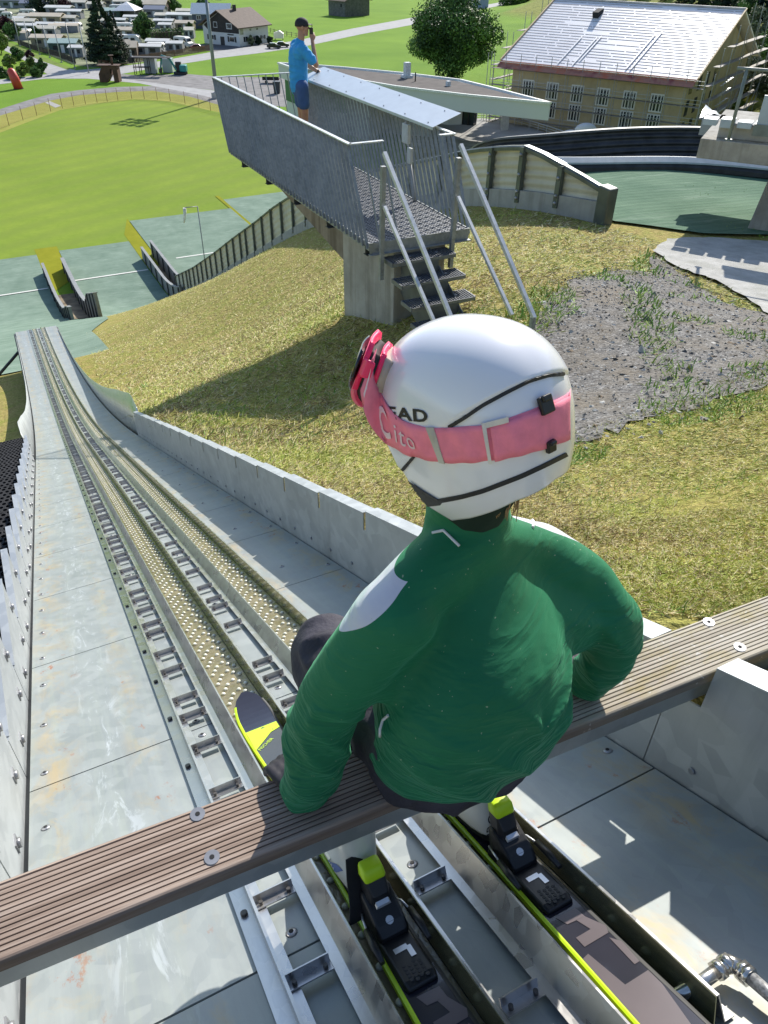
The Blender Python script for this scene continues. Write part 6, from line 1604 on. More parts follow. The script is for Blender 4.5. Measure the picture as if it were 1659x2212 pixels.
for x in (-1.3, LB + 1.3):
    for k in range(7):
        y = k * 2 * run / 6; mb.bar(OB.p(x, y, 0), OB.p(x, y, ZE + rise * (1 - abs(y - run) / run) + .9), .08, .08, (0, 1, 0))
        mb.bar(OB.p(x + (1.1 if x > 0 else -1.1), y, 0), OB.p(x + (1.1 if x > 0 else -1.1), y, ZE + rise * (1 - abs(y - run) / run) + .9), .08, .08, (0, 1, 0))
    for k in range(6): mb.bar(OB.p(x + (1.1 if x > 0 else -1.1), k * run / 3, 1 + 2.2 * (k % 3)), OB.p(x + (1.1 if x > 0 else -1.1), (k + 1) * run / 3, 6 + 2.2 * (k % 3)), .07)
mb.build('tubes', SM, SCF)
mb = MB()
for c in (3.4, 5.8, 8.2, 10.6): OB.box(mb, -1.4, -.75, c, LB + 2.8, 1.0, .07)
for x in (-1.9, LB + 1.0):
    for c in np.arange(2.5, ZE + rise - 2, 2.1):
        w_ = max(1.5, run * 2 * (1 - max(0, c - ZE) / rise)); OB.box(mb, x, run - w_ / 2, c, .95, w_, .07)
mb.build('decks', SD, SCF)
mb = MB()
for k in range(9):
    for j in range(5):
        OB.box(mb, LB + 2.6 + .28 * j, 2.2 + k * .1, .4 + k * 1.3 + j * .26, .26, 1.3, .05)
mb.build('stair_flights', SM, SCF)
mb = MB(); OB.box(mb, -2, -4.2, -.2, LB + 5, 5.2, 1.9); tag(mb.build('site_embankment', mat('dark debris', (.055, .05, .052), .9, var=.5, scale=.5), loc=OB.o), None, None, kind='structure')
# --- small things on the building site
p = atz(1262, 296, -24.5); TK = thing('white_tank', 'white rounded tank standing in front of the old building', 'tank', p); mb = MB(); mb.ball(p + Vector((0, 0, 1)), (1.9, 1.2, .95), 16, 10); mb.build('tank_body', WHITEW, TK); mb = MB(); mb.ball(p + Vector((-2.4, .5, .5)), (1.5, 1, .6), 14, 8); mb.build('lid', WHITEW, TK)
# ------------------------------------------------------------------ campground, vehicles and small things in the valley
CREAM = mat('cream roof', (.58, .54, .44), .6, var=.12, scale=.4); BEIGE = mat('beige roof', (.52, .45, .35), .7, var=.12, scale=.4); OFFW = mat('off white', (.62, .61, .57), .5, var=.08, scale=.5)
TANW = mat('tan wall', (.27, .23, .15), .8, var=.15, scale=.5); GREYW = mat('grey wall', (.20, .21, .22), .8, var=.15, scale=.5); BRNW = mat('brown wall', (.11, .08, .06), .8, var=.2, scale=.5); TEALR = mat('teal roof', (.26, .36, .34), .6); GRNW = mat('green wall', (.06, .10, .08), .8); BLUR = mat('blue grey roof', (.17, .19, .25), .6, var=.12)
kinds = {}
def new_hut(key, wall, roof, lx=8.0, wy=3.4, h=2.3, hr=2.9):
    th = thing('camping_hut', '', 'camping hut', (0, 0, 0)); L = Loc((-lx / 2, -wy / 2, 0), 0); hut(th, L, lx, wy, h, hr, wall, roof, .35)
    mb = MB(); L.box(mb, lx * .15, -.05, .9, lx * .2, .06, .9); L.box(mb, lx * .62, -.05, .9, lx * .2, .06, .9); mb.build('window', GLASS, th)
    mb = MB(); L.box(mb, lx * .44, -.05, .1, .9, .06, 1.9); mb.build('door', WFRAME, th); return th
def new_caravan(awn):
    th = thing('caravan', '', 'caravan', (0, 0, 0)); mb = MB(); lx, wy = 6.4, 2.3
    prof = [(-lx / 2, .5), (-lx / 2 - .1, 1.2), (-lx / 2 + .25, 2.3), (-lx / 2 + .7, 2.65), (lx / 2 - .7, 2.65), (lx / 2 - .15, 2.2), (lx / 2, 1.2), (lx / 2, .5)]
    mb.prism([(x, -wy / 2, z) for x, z in prof], (0, wy, 0)); mb.build('body', OFFW, th, bevel=.12)
    mb = MB()
    for x in (-2.4, -.2, 1.5): mb.box((x, -wy / 2 - .02, 1.65), (1.1, .06, .65))
    mb.box((lx / 2 - .02, 0, 1.75), (.1, 1.5, .6)); mb.build('window', GLASS, th)
    mb = MB(); mb.box((.85, -wy / 2 - .02, 1.4), (.6, .05, 1.7)); mb.build('door', WFRAME, th)
    for y in (-wy / 2, wy / 2): mb = MB(); mb.cyl((0, y - .1, .33), (0, y + .1, .33), .33, 14); mb.build('wheel', BLACK, th)
    if awn:
        mb = MB(); mb.loft([[(x, -wy / 2 - d, z) for d, z in ((.0, 2.55), (1.4, 2.4), (2.6, 2.0), (2.6, 1.9), (.0, 2.45))] for x in (-2.8, 2.8)], smooth=False); mb.build('awning_roof', BEIGE, th)
        mb = MB(); mb.box((0, -wy / 2 - 1.3, 1.0), (5.4, 2.4, 1.95)); mb.build('awning_wall', GREYW, th)
    return th
PK = {'hb': new_hut('hb', TANW, BEIGE), 'hc': new_hut('hc', GREYW, CREAM), 'hw': new_hut('hw', GREYW, OFFW, 7, 3, 2.2, 2.6), 'ht': new_hut('ht', GRNW, TEALR, 7, 5, 2.4, 3.1), 'hn': new_hut('hn', BRNW, BEIGE, 6, 4.5, 2.5, 3.6), 'hg': new_hut('hg', GREYW, BLUR, 8, 5, 2.6, 3.6),
      'c': new_caravan(False), 'ca': new_caravan(True)}
def new_gazebo():
    th = thing('gazebo', '', 'gazebo', (0, 0, 0)); mb = MB(); R = [[(s * x, s2 * x, z) for s, s2 in ((-1, -1), (1, -1), (1, 1), (-1, 1))] for x, z in ((3.2, 2.3), (1.4, 3.6), (.05, 4.4))]; mb.loft(R, smooth=False); mb.build('canopy', mat('white canvas', (.68, .68, .70), .7), th)
    for x in (-3, 3):
        for y in (-3, 3): mb = MB(); mb.cyl((x, y, 0), (x, y, 2.35), .06, 6); mb.build('post', SM, th)
    mb = MB(); mb.box((0, 2.9, 1.1), (5.8, .06, 2.2)); mb.build('back_wall', GREYW, th); return th
PK['g'] = new_gazebo()
BASEL = {'hb': (8, 'tan camping hut with beige roof'), 'hc': (8, 'grey camping hut with cream roof'), 'hw': (7, 'low camping hut with white roof'), 'ht': (7, 'green camping hut with teal roof'), 'hn': (6, 'brown camping hut with steep beige roof'), 'hg': (8, 'blue grey roofed camping hut'), 'c': (6.4, 'white caravan without awning'), 'ca': (6.4, 'white caravan with a beige awning'), 'g': (6.4, 'white pointed canvas gazebo')}
used = set()
# x, y of the base in the survey, size in survey units, kind, turn, where it stands
CAMP = [(108, 100, 58, 'hb', .0, 'largest of the front row by the lane'), (144, 112, 50, 'ht', .1, 'left of the tall spruce'), (170, 122, 26, 'hw', .05, 'at the foot of the tall spruce'),
 (106, 79, 40, 'hc', 0, 'behind the large front hut'), (62, 71, 40, 'hw', 0, 'right of the dark red bush'), (58, 62, 40, 'hc', .05, 'above the dark red bush'), (103, 68, 34, 'hw', -.1, 'in the third row'), (56, 84, 28, 'ca', 0, 'nearest the lane on the left'),
 (106, 54, 58, 'hb', .02, 'in the middle of the left field'), (72, 50, 44, 'hc', .0, 'next to the largest middle hut'), (134, 68, 38, 'ca', .05, 'left of the spruce trunk'), (160, 68, 34, 'ca', .1, 'half behind the spruce'),
 (62, 37, 30, 'c', .2, 'in front of the blue grey shed'), (85, 26, 52, 'hg', .05, 'large shed at the back left'), (32, 16, 42, 'hg', .1, 'at the top left corner'), (132, 33, 46, 'hw', 0, 'behind the largest middle hut'), (155, 40, 44, 'hw', .03, 'left of the spruce top'), (170, 18, 34, 'hc', .0, 'high up left of the spruce'),
 (3, 16, 16, 'c', .4, 'cut by the left edge'), (46, 55, 20, 'hw', 0, 'small one behind the dark red bush'), (4, 36, 20, 'hw', .1, 'at the left edge'), (18, 44, 20, 'c', .3, 'left of the dark red bush'),
 (250, 13, 42, 'hb', .0, 'at the top beside the spruce'), (266, 16, 30, 'hc', .1, 'at the top left of the round shrub'), (257, 26, 32, 'c', .0, 'right of the spruce crown'), (244, 38, 38, 'ht', .05, 'right of the spruce crown'), (279, 40, 44, 'g', .0, 'in the middle of the campground'), (286, 51, 26, 'hw', .1, 'below the gazebo'),
 (256, 58, 34, 'hw', .0, 'right of the spruce, third row'), (270, 69, 38, 'c', .1, 'right of the spruce, third row'), (274, 82, 48, 'hb', .0, 'behind the parked white caravan'), (279, 97, 46, 'c', .08, 'in the open by the parking area'), (262, 119, 38, 'hn', .0, 'behind the brown fence'), (286, 123, 24, 'hn', .2, 'small dark one behind the brown fence'), (247, 123, 26, 'hc', .0, 'right of the spruce trunk'),
 (322, 119, 52, 'hw', .05, 'wide low one behind the brown fence'), (338, 115, 36, 'ca', .1, 'behind the middle of the brown fence'), (345, 107, 42, 'hw', .0, 'in front of the clipped hedge'), (381, 112, 30, 'hw', .05, 'left of the red car'),
 (357, 60, 36, 'hw', .0, 'right of the small round tree'), (360, 69, 24, 'hw', .05, 'just behind the clipped hedge'), (365, 48, 44, 'hc', .0, 'above the clipped hedge'), (394, 50, 50, 'hw', .02, 'left of the cottage'), (402, 66, 34, 'hb', .0, 'left of the chalet gable'), (411, 82, 18, 'hc', .1, 'right of the clipped hedge'),
 (342, 28, 40, 'hn', .0, 'back row with a cream awning'), (316, 18, 30, 'hc', .0, 'back row right of the round shrub'), (338, 36, 38, 'hg', .0, 'behind the small round tree'), (328, 6, 36, 'hw', .0, 'last row at the top edge'), (406, 38, 38, 'hc', .05, 'at the meadow edge'), (210, 22, 30, 'hc', 0, 'behind the spruce'), (190, 8, 34, 'hw', 0, 'behind the spruce at the top'), (225, 60, 30, 'hc', 0, 'behind the spruce, middle row'),
 (290, 4, 30, 'hw', .0, 'last row left of the round shrub'), (152, 54, 30, 'hc', .0, 'second row behind the spruce'), (302, 62, 24, 'hw', .1, 'under the small round tree')]
for x, y, w_, k, rot, where in CAMP:
    p = atz(x, y, ZV); zc = (RW.T @ np.array(p))[2]; L_, lab = BASEL[k]; sc = w_ * zc / F / L_
    src = PK[k]
    o = src if k not in used else copy_tree(src)
    used.add(k); o.location = p; o.rotation_euler = (0, 0, ANG + rot - .05); o.scale = (sc * 1.12, min(1.9, max(1.1, sc * 1.3)), min(1.35, max(1.0, sc)))
    o['label'] = lab + ', ' + where; o['group'] = 'huts and caravans on the campground'
for k in PK:
    if k not in used: bpy.data.objects.remove(PK[k])
def solid(name, label, cat, p, ang=ANG, group=None): 
    t_ = thing(name, label, cat, p, group); return t_, Loc(p, ang)
# camper van, cars
def car(p, ang, paint, label, group, van=False):
    t_ = thing('camper_van' if van else 'parked_car', label, 'camper van' if van else 'car', p, group); L = Loc(p, ang)
    if van: prof = [(-2.9, .4), (-2.9, 2.5), (-2.6, 2.75), (1.2, 2.75), (1.9, 2.5), (2.3, 1.5), (2.9, 1.2), (2.95, .4)]; wd = 2.2
    else: prof = [(-2.1, .35), (-2.15, .95), (-1.7, 1.05), (-1.1, 1.48), (.3, 1.5), (1.0, 1.02), (1.9, .88), (2.1, .6), (2.1, .35)]; wd = 1.75
    mb = MB(); mb.prism([L.p(x, -wd / 2, z) for x, z in prof], L.y * wd); mb.build('body', paint, t_, bevel=.1)
    mb = MB()
    for s in (-1, 1):
        q = [(-1.35, 1.05), (-1.0, 1.4), (.25, 1.42), (.8, 1.05)] if not van else [(1.0, 1.5), (1.0, 2.3), (1.7, 2.3), (2.15, 1.5)]
        mb.prism([L.p(x, s * (wd / 2 + .01), z) for x, z in q], L.y * .02 * s)
        if van: mb.prism([L.p(x, s * (wd / 2 + .01), z) for x, z in [(-2.4, 1.5), (-2.4, 2.2), (-.8, 2.2), (-.8, 1.5)]], L.y * .02 * s)
    q = [(.36, 1.47), (.99, 1.06)] if not van else [(1.88, 2.45), (2.27, 1.58)]
    mb.add([L.p(q[0][0] + .03, -wd * .42, q[0][1]), L.p(q[1][0] + .04, -wd * .42, q[1][1]), L.p(q[1][0] + .04, wd * .42, q[1][1]), L.p(q[0][0] + .03, wd * .42, q[0][1])], [(0, 1, 2, 3)]); mb.build('glass', GLASS, t_)
    for x in (-1.35, 1.35):
        for s in (-1, 1): mb = MB(); mb.cyl(L.p(x, s * (wd / 2 - .15), .33), L.p(x, s * (wd / 2 + .03), .33), .33, 14); mb.build('wheel', BLACK, t_)
    return t_
BLKP = mat('black paint', (.012, .012, .016), .15, var=.2); REDP = mat('dark red paint', (.20, .02, .03), .25)
car(atz(592, 105, ZV), ANG + .1, BLKP, 'black parked car nearer the chalet corner, left of the pair', 'cars parked beside the road'); car(atz(610, 102, ZV), ANG + .15, BLKP, 'black parked car right of the pair beside the road', 'cars parked beside the road')
car(atz(428, 108, ZV), ANG + .2, REDP, 'dark red car behind the brown fence by the chalet', None); car(atz(398, 102, ZV), ANG - .5, OFFW, 'white camper van between the hedge and the red car', None, True)
car(atz(255, 31, ZV), ANG, GREYW, 'grey car among the huts right of the spruce', None); car(atz(346, 119, ZV), ANG + .4, GREYW, 'grey car half hidden behind low white roofs', None)
# excavator
p = atz(391, 161, ZV); EX, L = solid('excavator', 'teal mini excavator with folded boom on the gravel yard', 'excavator', p, ANG + PI)
TLP = mat('teal paint', (.02, .22, .21), .4, var=.15, scale=1)
for s in (-.9, .55): mb = MB(); L.box(mb, -1.5, s, 0, 3.0, .45, .6); mb.build('crawler_track', BLACK, EX, bevel=.12)
mb = MB(); L.box(mb, -1.6, -1, .65, 1.6, 2.0, 1.4); mb.build('engine_cover', TLP, EX, bevel=.2)
mb = MB(); L.box(mb, -.2, -.9, .65, 1.3, 1.0, 2.0); CBN = mb.build('cab', BLACK, EX, bevel=.08); mb = MB(); L.box(mb, -.05, -.96, 1.3, 1.0, .05, 1.1); mb.build('cab_glass', mat('cab glass', (.3, .36, .38), .1), CBN)
mb = MB(); mb.bar(L.p(1.0, 0, 1.0), L.p(2.3, 0, 3.4), .35, .45); mb.bar(L.p(2.3, 0, 3.4), L.p(4.2, 0, 3.9), .33, .42); mb.build('boom', TLP, EX); mb = MB(); mb.bar(L.p(4.1, 0, 3.95), L.p(4.7, 0, 1.3), .3, .36); mb.build('stick', TLP, EX)
mb = MB(); mb.prism([L.p(4.4, -.4, 1.3), L.p(5.1, -.4, 1.2), L.p(5.2, -.4, .4), L.p(4.6, -.4, .25)], L.y * .8); mb.build('bucket', mat('bucket steel', (.06, .055, .05), .6), EX)
mb = MB(); L.box(mb, 1.4, -1, .1, .1, 2, .55); mb.build('blade', TLP, EX)
LGR = mat('light grey sheet', (.40, .43, .45), .5, var=.06)
for x, y, w_, h in ((326, 160, 2.7, 3.1), (363, 158, 2.4, 2.8)):
    p = atz(x, y, ZV); t_, L = solid('site_container', ('light grey container left of the excavator bucket' if x < 340 else 'small light grey container behind the excavator boom'), 'container', p); mb = MB(); L.box(mb, -w_ / 2, 0, .1, w_, 2.2, h); mb.build('container_body', LGR, t_, bevel=.04); mb = MB(); L.box(mb, -w_ / 2 - .05, -.05, h + .1, w_ + .1, 2.3, .12); mb.build('lid', LGR, t_)
p = atz(308, 163, ZV); t_, L = solid('storage_rack', 'black metal rack under a flat roof beside the grey containers', 'rack', p); mb = MB()
for a in (-1.9, -.6, 1.6): 
    for b in (0, 1.6): L.box(mb, a, b, 0, .14, .14, 3.6)
L.box(mb, -2.0, 0, 1.6, 3.7, 1.7, .1); mb.build('frame', DARK, t_); mb = MB(); L.box(mb, -2.2, -.3, 3.6, 9.2, 2.4, .2); mb.build('flat_roof', mat('dark felt', (.05, .05, .055), .9), t_); mb = MB(); mb.cyl(L.p(-2.3, .2, 3.2), L.p(-2.3, 1.6, 3.2), .7, 14); mb.build('cable_drum', BLACK, t_)
# rusty sculpture, inflatable, bin, pallet
RUST = mat('rusty steel', (.085, .042, .025), .8, var=.35, scale=.8)
p = atz(238, 178, ZV); t_, L = solid('rusty_hearth', 'rust brown steel hearth with chimney pipe standing on the grass by the road', 'sculpture', p)
mb = MB(); mb.prism([L.p(-2.3, 0, 0), L.p(-.6, 0, 0), L.p(.4, 0, 1.4), L.p(.4, 0, 2.6), L.p(1.0, 0, 2.6), L.p(1.0, 0, 0), L.p(2.1, 0, 0), L.p(2.1, 0, 3.2), L.p(-1.2, 0, 3.3), L.p(-2.3, 0, 1.6)], L.y * 2.2); mb.build('hood', RUST, t_); mb = MB(); mb.cyl(L.p(.9, 1, 3.2), L.p(.9, 1, 5.2), .25, 10); mb.box(L.p(.9, 1, 5.25), (1.1, 1.1, .08)); mb.build('chimney_pipe', RUST, t_); mb = MB(); L.box(mb, -2.4, -.2, 3.25, 4.9, 2.6, .15); mb.build('cover', RUST, t_)
p = atz(38, 192, ZV); t_, L = solid('red_marker', 'red inflatable column standing on the grass at far left', 'inflatable', p); mb = MB(); mb.tube([L.p(.25, 0, 0), L.p(-.1, 0, 2.0), L.p(-.5, 0, 3.5), L.p(-.6, 0, 3.9)], [.95, .95, .8, .35], 14); mb.build('inflatable_body', mat('red vinyl', (.55, .055, .04), .45, var=.12), t_); mb = MB(); mb.cyl(L.p(.25, 0, 0), L.p(.25, 0, .12), 1.05, 14); mb.build('base_ring', DARK, t_)
p = atz(599, 202, ZV); t_, L = solid('rubbish_bin', 'dark wheeled bin beside the white hall', 'bin', p); mb = MB(); mb.loft([[L.p(s * a, s2 * a, z) for s, s2 in ((-1, -1), (1, -1), (1, 1), (-1, 1))] for a, z in ((.6, .1), (.75, 2.2))], smooth=False); mb.build('bin_body', mat('bin plastic', (.03, .04, .05), .5), t_); mb = MB(); L.box(mb, -.8, -.8, 2.2, 1.6, 1.6, .15); mb.build('lid', mat('bin lid', (.04, .05, .06), .5), t_)
p = atz(585, 181, ZV); t_, L = solid('flat_trailer', 'dark flat trailer on the gravel yard beside the white hall', 'trailer', p); mb = MB(); L.box(mb, -1.9, 0, .7, 3.8, 2.2, .2); L.box(mb, -1.9, 0, .9, 3.8, .1, .5); mb.build('bed', DARK, t_)
for a in (-1, 1): mb = MB(); mb.cyl(L.p(a, -.1, .35), L.p(a, .1, .35), .35, 12); mb.build('wheel', BLACK, t_)
p = atz(602, 87, ZV); t_, L = solid('wrapped_bale', 'white wrapped load on posts in the meadow corner behind the cars', 'wrapped load', p); mb = MB(); mb.loft([[L.p(x, y, z) for x, z in ((-1.6, .5), (1.5, .5), (1.6, 1.8), (.3, 2.6), (-1.5, 2.0))] for y in (0, 1.8)], smooth=False); mb.build('wrap', OFFW, t_); mb = MB()
for a in (-1.3, 1.2): L.box(mb, a, .6, 0, .2, .2, .6)
mb.build('feet', DARK, t_)
# fences
def fence(name, label, P_, h, step, m_, picket=False):
    t_ = thing(name, label, 'fence', P_[0]); 
    for a, b in zip(P_[:-1], P_[1:]):
        n = max(1, int((b - a).length / step))
        for k in range(n): p = a.lerp(b, k / n); mb = MB(); mb.bar(p, p + Vector((0, 0, h + .1)), .16, .16, (0, 1, 0)); mb.build('post', m_, t_)
        if picket:
            mb = MB(); d = (b - a).normalized(); L_ = (b - a).length; k = 0
            while k < L_: mb.bar(a + d * k, a + d * k + Vector((0, 0, h)), .22, .04, (d.x, d.y, 0) if False else (-d.y, d.x, 0)); k += .34
            mb.bar(a + Vector((0, 0, h * .3)), b + Vector((0, 0, h * .3)), .08); mb.bar(a + Vector((0, 0, h * .8)), b + Vector((0, 0, h * .8)), .08); mb.build('pickets', m_, t_)
        else:
            mb = MB()
            for q in (.45, .9): mb.bar(a + Vector((0, 0, h * q)), b + Vector((0, 0, h * q)), .09)
            mb.build('rail', m_, t_)
fence('picket_fence', 'long reddish brown picket fence between the campground and the road', [atz(x, y, ZV) for x, y in ((215, 145), (260, 139), (330, 129), (400, 118), (456, 109))], 1.5, 4, mat('brown pickets', (.20, .11, .075), .8, var=.2, scale=.5), True)
fence('meadow_fence', 'post and rail fence behind the parked black cars', [atz(x, y, ZV) for x, y in ((584, 70), (610, 76), (650, 82))], 1.2, 2.5, mat('fence wood', (.16, .13, .10), .9))
fence('lane_fence', 'low dark wooden fence along the left lane below the huts', [atz(x, y, ZV) for x, y in ((40, 96), (85, 112), (125, 122), (165, 138))], 1.3, 3, mat('dark fence wood', (.07, .055, .045), .9), True)
for i, (x, y, h) in enumerate(((44, 100, 7), (66, 108, 7), (86, 118, 7.5), (108, 125, 7.5), (133, 135, 8), (162, 148, 9.5), (192, 158, 9.5))):
    p = atz(x, y, ZV); t_ = thing('net_pole', 'thin tall grey pole carrying a ball net along the lane', 'pole', p, 'tall poles along the lane'); mb = MB(); mb.cyl(p, p + Vector((0, 0, h)), .11, 8); mb.build('shaft', SM, t_); mb = MB(); mb.box(p + Vector((0, 0, .1)), (.5, .5, .2)); mb.build('foot', CONCL, t_)
# ------------------------------------------------------------------ trees and shrubs
def leafm(name, lo, hi, sc=.6):
    t = NT(name); t.col(t.ramp(t.noise(sc, 3), [(.35, lo), (.65, hi)])); t.setv('Roughness', .6); t.setv('Specular IOR Level', .25); t.setv('Subsurface Weight', 0)
    t.setv('Transmission Weight', 0); return t.m
BARK = mat('bark', (.07, .055, .04), .95, var=.35, scale=2, bump=.4)
LV = {'g': [leafm('leaf mid', (.06, .125, .028), (.095, .18, .038)), leafm('leaf light', (.12, .22, .05), (.17, .28, .07)), leafm('leaf dark', (.018, .045, .012), (.03, .065, .016))],
      's': [leafm('needle mid', (.016, .034, .018), (.03, .055, .025)), leafm('needle light', (.03, .06, .028), (.05, .085, .035)), leafm('needle dark', (.008, .018, .011), (.014, .028, .016))],
      'w': [leafm('willow mid', (.10, .13, .065), (.15, .18, .09)), leafm('willow light', (.17, .20, .11), (.24, .26, .16)), leafm('willow dark', (.05, .07, .03), (.07, .09, .04))],
      'm': [leafm('maroon mid', (.045, .014, .02), (.07, .022, .028)), leafm('maroon light', (.08, .03, .035), (.11, .045, .04)), leafm('maroon dark', (.02, .008, .01), (.03, .01, .014))],
      'y': [leafm('shrub mid', (.12, .19, .03), (.18, .26, .045)), leafm('shrub light', (.22, .30, .06), (.30, .37, .09)), leafm('shrub dark', (.06, .10, .02), (.08, .12, .03))]}
def leaves(cent, rad, n, size, seed, flat=.0, shell=.75):
    """n leaf faces scattered round each clump centre"""
    r = np.random.default_rng(seed); V = []; M = []
    for c_, rr_, k in zip(cent, rad, n):
        d = r.normal(size=(k, 3)); d /= np.linalg.norm(d, axis=1)[:, None]; q = np.asarray(c_) + d * (np.asarray(rr_) * (shell + (1 - shell) * r.random((k, 1)) ** .5) * (.75 + .35 * r.random((k, 1))))
        nn = d + r.normal(size=(k, 3)) * .8; nn[:, 2] += .3; nn /= np.linalg.norm(nn, axis=1)[:, None]
        a = np.cross(nn, r.normal(size=(k, 3))); a /= np.linalg.norm(a, axis=1)[:, None]; b = np.cross(nn, a); s = size * (.6 + .8 * r.random((k, 1)))
        V.append(np.stack([q - a * s, q + b * s * .55, q + a * s, q - b * s * .55], 1)); M.append(np.full(k, r.choice([0, 0, 1, 2])) if r.random() < .65 else r.integers(0, 3, k))
    V = np.concatenate(V).reshape(-1, 3); M = np.concatenate(M); return V, M
def leaf_obj(name, V, M, mats, parent):
    V = V - np.array(LOC[parent.name]); Fq = np.arange(len(V)).reshape(-1, 4); me = np_mesh(name, V, Fq, False)
    for q in mats: me.materials.append(q)
    me.polygons.foreach_set('material_index', M.astype(np.int32)); return link(name, me, parent)
def broad(p, h, w_, kind, label, cat='tree', seed=1, trunk=.28, n=60, per=110, size=.4, group=None, asp=1.0, name=None):
    p = Vector(p); T = thing(name or ('tree' if cat == 'tree' else 'shrub'), label, cat, p, group); r = random.Random(seed)
    cz = h * (trunk + (1 - trunk) / 2); hz = h * (1 - trunk) / 2; cent = []; rad = []
    while len(cent) < n:
        d = Vector((r.gauss(0, 1), r.gauss(0, 1), r.gauss(0, 1))).normalized(); q = r.uniform(.45, .92) ** .6; zz = d.z * q
        sh = (1 - .45 * max(0, zz) ** 1.5 - .25 * max(0, -zz)) * r.uniform(.72, 1.15)
        cent.append((p.x + d.x * q * w_ / 2 * sh, p.y + d.y * q * w_ / 2 * sh * asp, p.z + cz + zz * hz)); k = r.uniform(.11, .2) * w_; rad.append((k, k, k * .8))
    V, M = leaves(cent, rad, [per] * n, size, seed); leaf_obj('crown', V, M, LV[kind], T)
    mb = MB(); th = h * trunk; mb.tube([p - Vector((0, 0, .4)), p + Vector((0, 0, th)), p + Vector((.02 * h, 0, cz))], [w_ * .035, w_ * .028, w_ * .012], 8)
    for k in range(7): c_ = Vector(cent[k * n // 7]); mb.tube([p + Vector((0, 0, th * r.uniform(.8, 1.2))), (p + Vector((0, 0, cz)) + c_) / 2, c_], [w_ * .016, w_ * .010, w_ * .004], 5)
    mb.build('trunk', BARK, T); return T
def spruce(p, h, w_, label, seed=1, kind='s', group=None, lay=26, per=150):
    p = Vector(p); T = thing('spruce_tree', label, 'spruce', p, group); r = random.Random(seed); cent = []; rad = []; n = []
    for k in range(lay):
        f_ = k / (lay - 1); z = h * (.10 + .88 * f_); R = w_ / 2 * (1 - f_) ** .8 * r.uniform(.8, 1.1) + .15; m_ = max(3, int(9 * (1 - f_)))
        for j in range(m_):
            a = 2 * PI * j / m_ + r.uniform(-.4, .4); q = R * r.uniform(.5, .85); cent.append((p.x + q * math.cos(a), p.y + q * math.sin(a), p.z + z - .18 * q)); rad.append((R * .36, R * .36, h * .022)); n.append(per)
    V, M = leaves(cent, rad, n, h * .013, seed, shell=.3); leaf_obj('crown', V, M, LV[kind], T)
    mb = MB(); mb.tube([p - Vector((0, 0, .4)), p + Vector((0, 0, h * .95))], [w_ * .04, .05], 7); mb.build('trunk', BARK, T); return T
def zc_of(p): return (RW.T @ np.array(p))[2]
def hgt(p, y_top):
    """height above p at which a vertical reaches survey row y_top"""
    lo, hi = 0, 60
    for _ in range(40):
        m_ = (lo + hi) / 2; c = RW.T @ np.array(p + Vector((0, 0, m_))); yy = CY - F * c[1] / c[2]
        if yy > y_top: lo = m_
        else: hi = m_
    return lo
p = atz(978, 176, ZV); broad(p, hgt(p, -12), 168 * zc_of(p) / F, 'g', 'large round broadleaf tree in the meadow behind the white hall', seed=11, trunk=.10, n=115, per=480, size=.27)
p = atz(232, 140, ZV); spruce(p, hgt(p, -22), 92 * zc_of(p) / F, 'tall dark spruce standing among the caravans', 4, lay=38, per=190)
p = atz(258, 138, ZV); spruce(p, hgt(p, 22), 60 * zc_of(p) / F, 'shorter dark spruce leaning against the tall one', 5, lay=26, per=90)
for x, y, yt, w_, k, lab, sd in ((315, 92, 28, 46, 'g', 'small round light green tree in front of the clipped hedge', 21), (296, 28, -4, 30, 'g', 'round green tree at the back of the campground', 22), (440, 30, -6, 26, 'g', 'slim young tree in the meadow left of the mast', 23), (496, 34, 14, 22, 's', 'dark round conifer behind the chalet ridge', 24),
                                 (20, 82, 34, 34, 'm', 'dark red leaved tree at the left edge', 25), (32, 86, 50, 34, 'g', 'green bush in front of the dark red tree', 26), (82, 84, 58, 18, 'g', 'small pointed green tree between two white roofs', 27), (4, 116, 60, 36, 'y', 'light green tree cut by the left edge', 28), (95, 28, -14, 60, 's', 'dark broad tree at the top left behind the blue grey shed', 29), (135, 24, -4, 36, 'm', 'reddish bush at the top beside the huts', 30), (412, 74, 48, 10, 'g', 'narrow green tree beside the chalet gable', 31), (378, 26, -2, 28, 'g', 'thin meadow tree at the edge of the huts', 32)):
    p = atz(x, y, ZV); broad(p, hgt(p, yt), w_ * zc_of(p) / F, k, lab, seed=sd, trunk=.12, n=44, per=130, size=.3)
for i, (x, y, w_, h, k, lab) in enumerate(((543, 99, 14, 2.6, 'w', 'pale round bush at the chalet corner'), (558, 97, 15, 2.4, 's', 'dark round bush in front of the chalet window'), (583, 95, 13, 2.2, 's', 'dark round bush at the right end of the chalet'),
                        (24, 150, 26, 3, 'y', 'bright yellow green bush in the left garden'), (52, 166, 26, 3, 'y', 'round green bush at the front of the garden'), (70, 154, 28, 3, 'y', 'low flowering bush in the middle of the garden'), (92, 156, 22, 3, 'g', 'dark hedge bush at the lane corner'), (68, 132, 18, 2.6, 'm', 'small dark red bush beside the lane'), (40, 130, 30, 3, 'g', 'dark green bush at the back of the garden'), (6, 168, 26, 2, 'g', 'low hedge piece at the left edge'), (30, 172, 30, 1.6, 'g', 'low hedge along the garden front'), (80, 167, 24, 2, 'g', 'low hedge piece right of the garden'))):
    p = atz(x, y, ZV); broad(p, h, w_ * zc_of(p) / F, k, lab, 'bush', seed=40 + i, trunk=.02, n=26, per=110, size=.22)
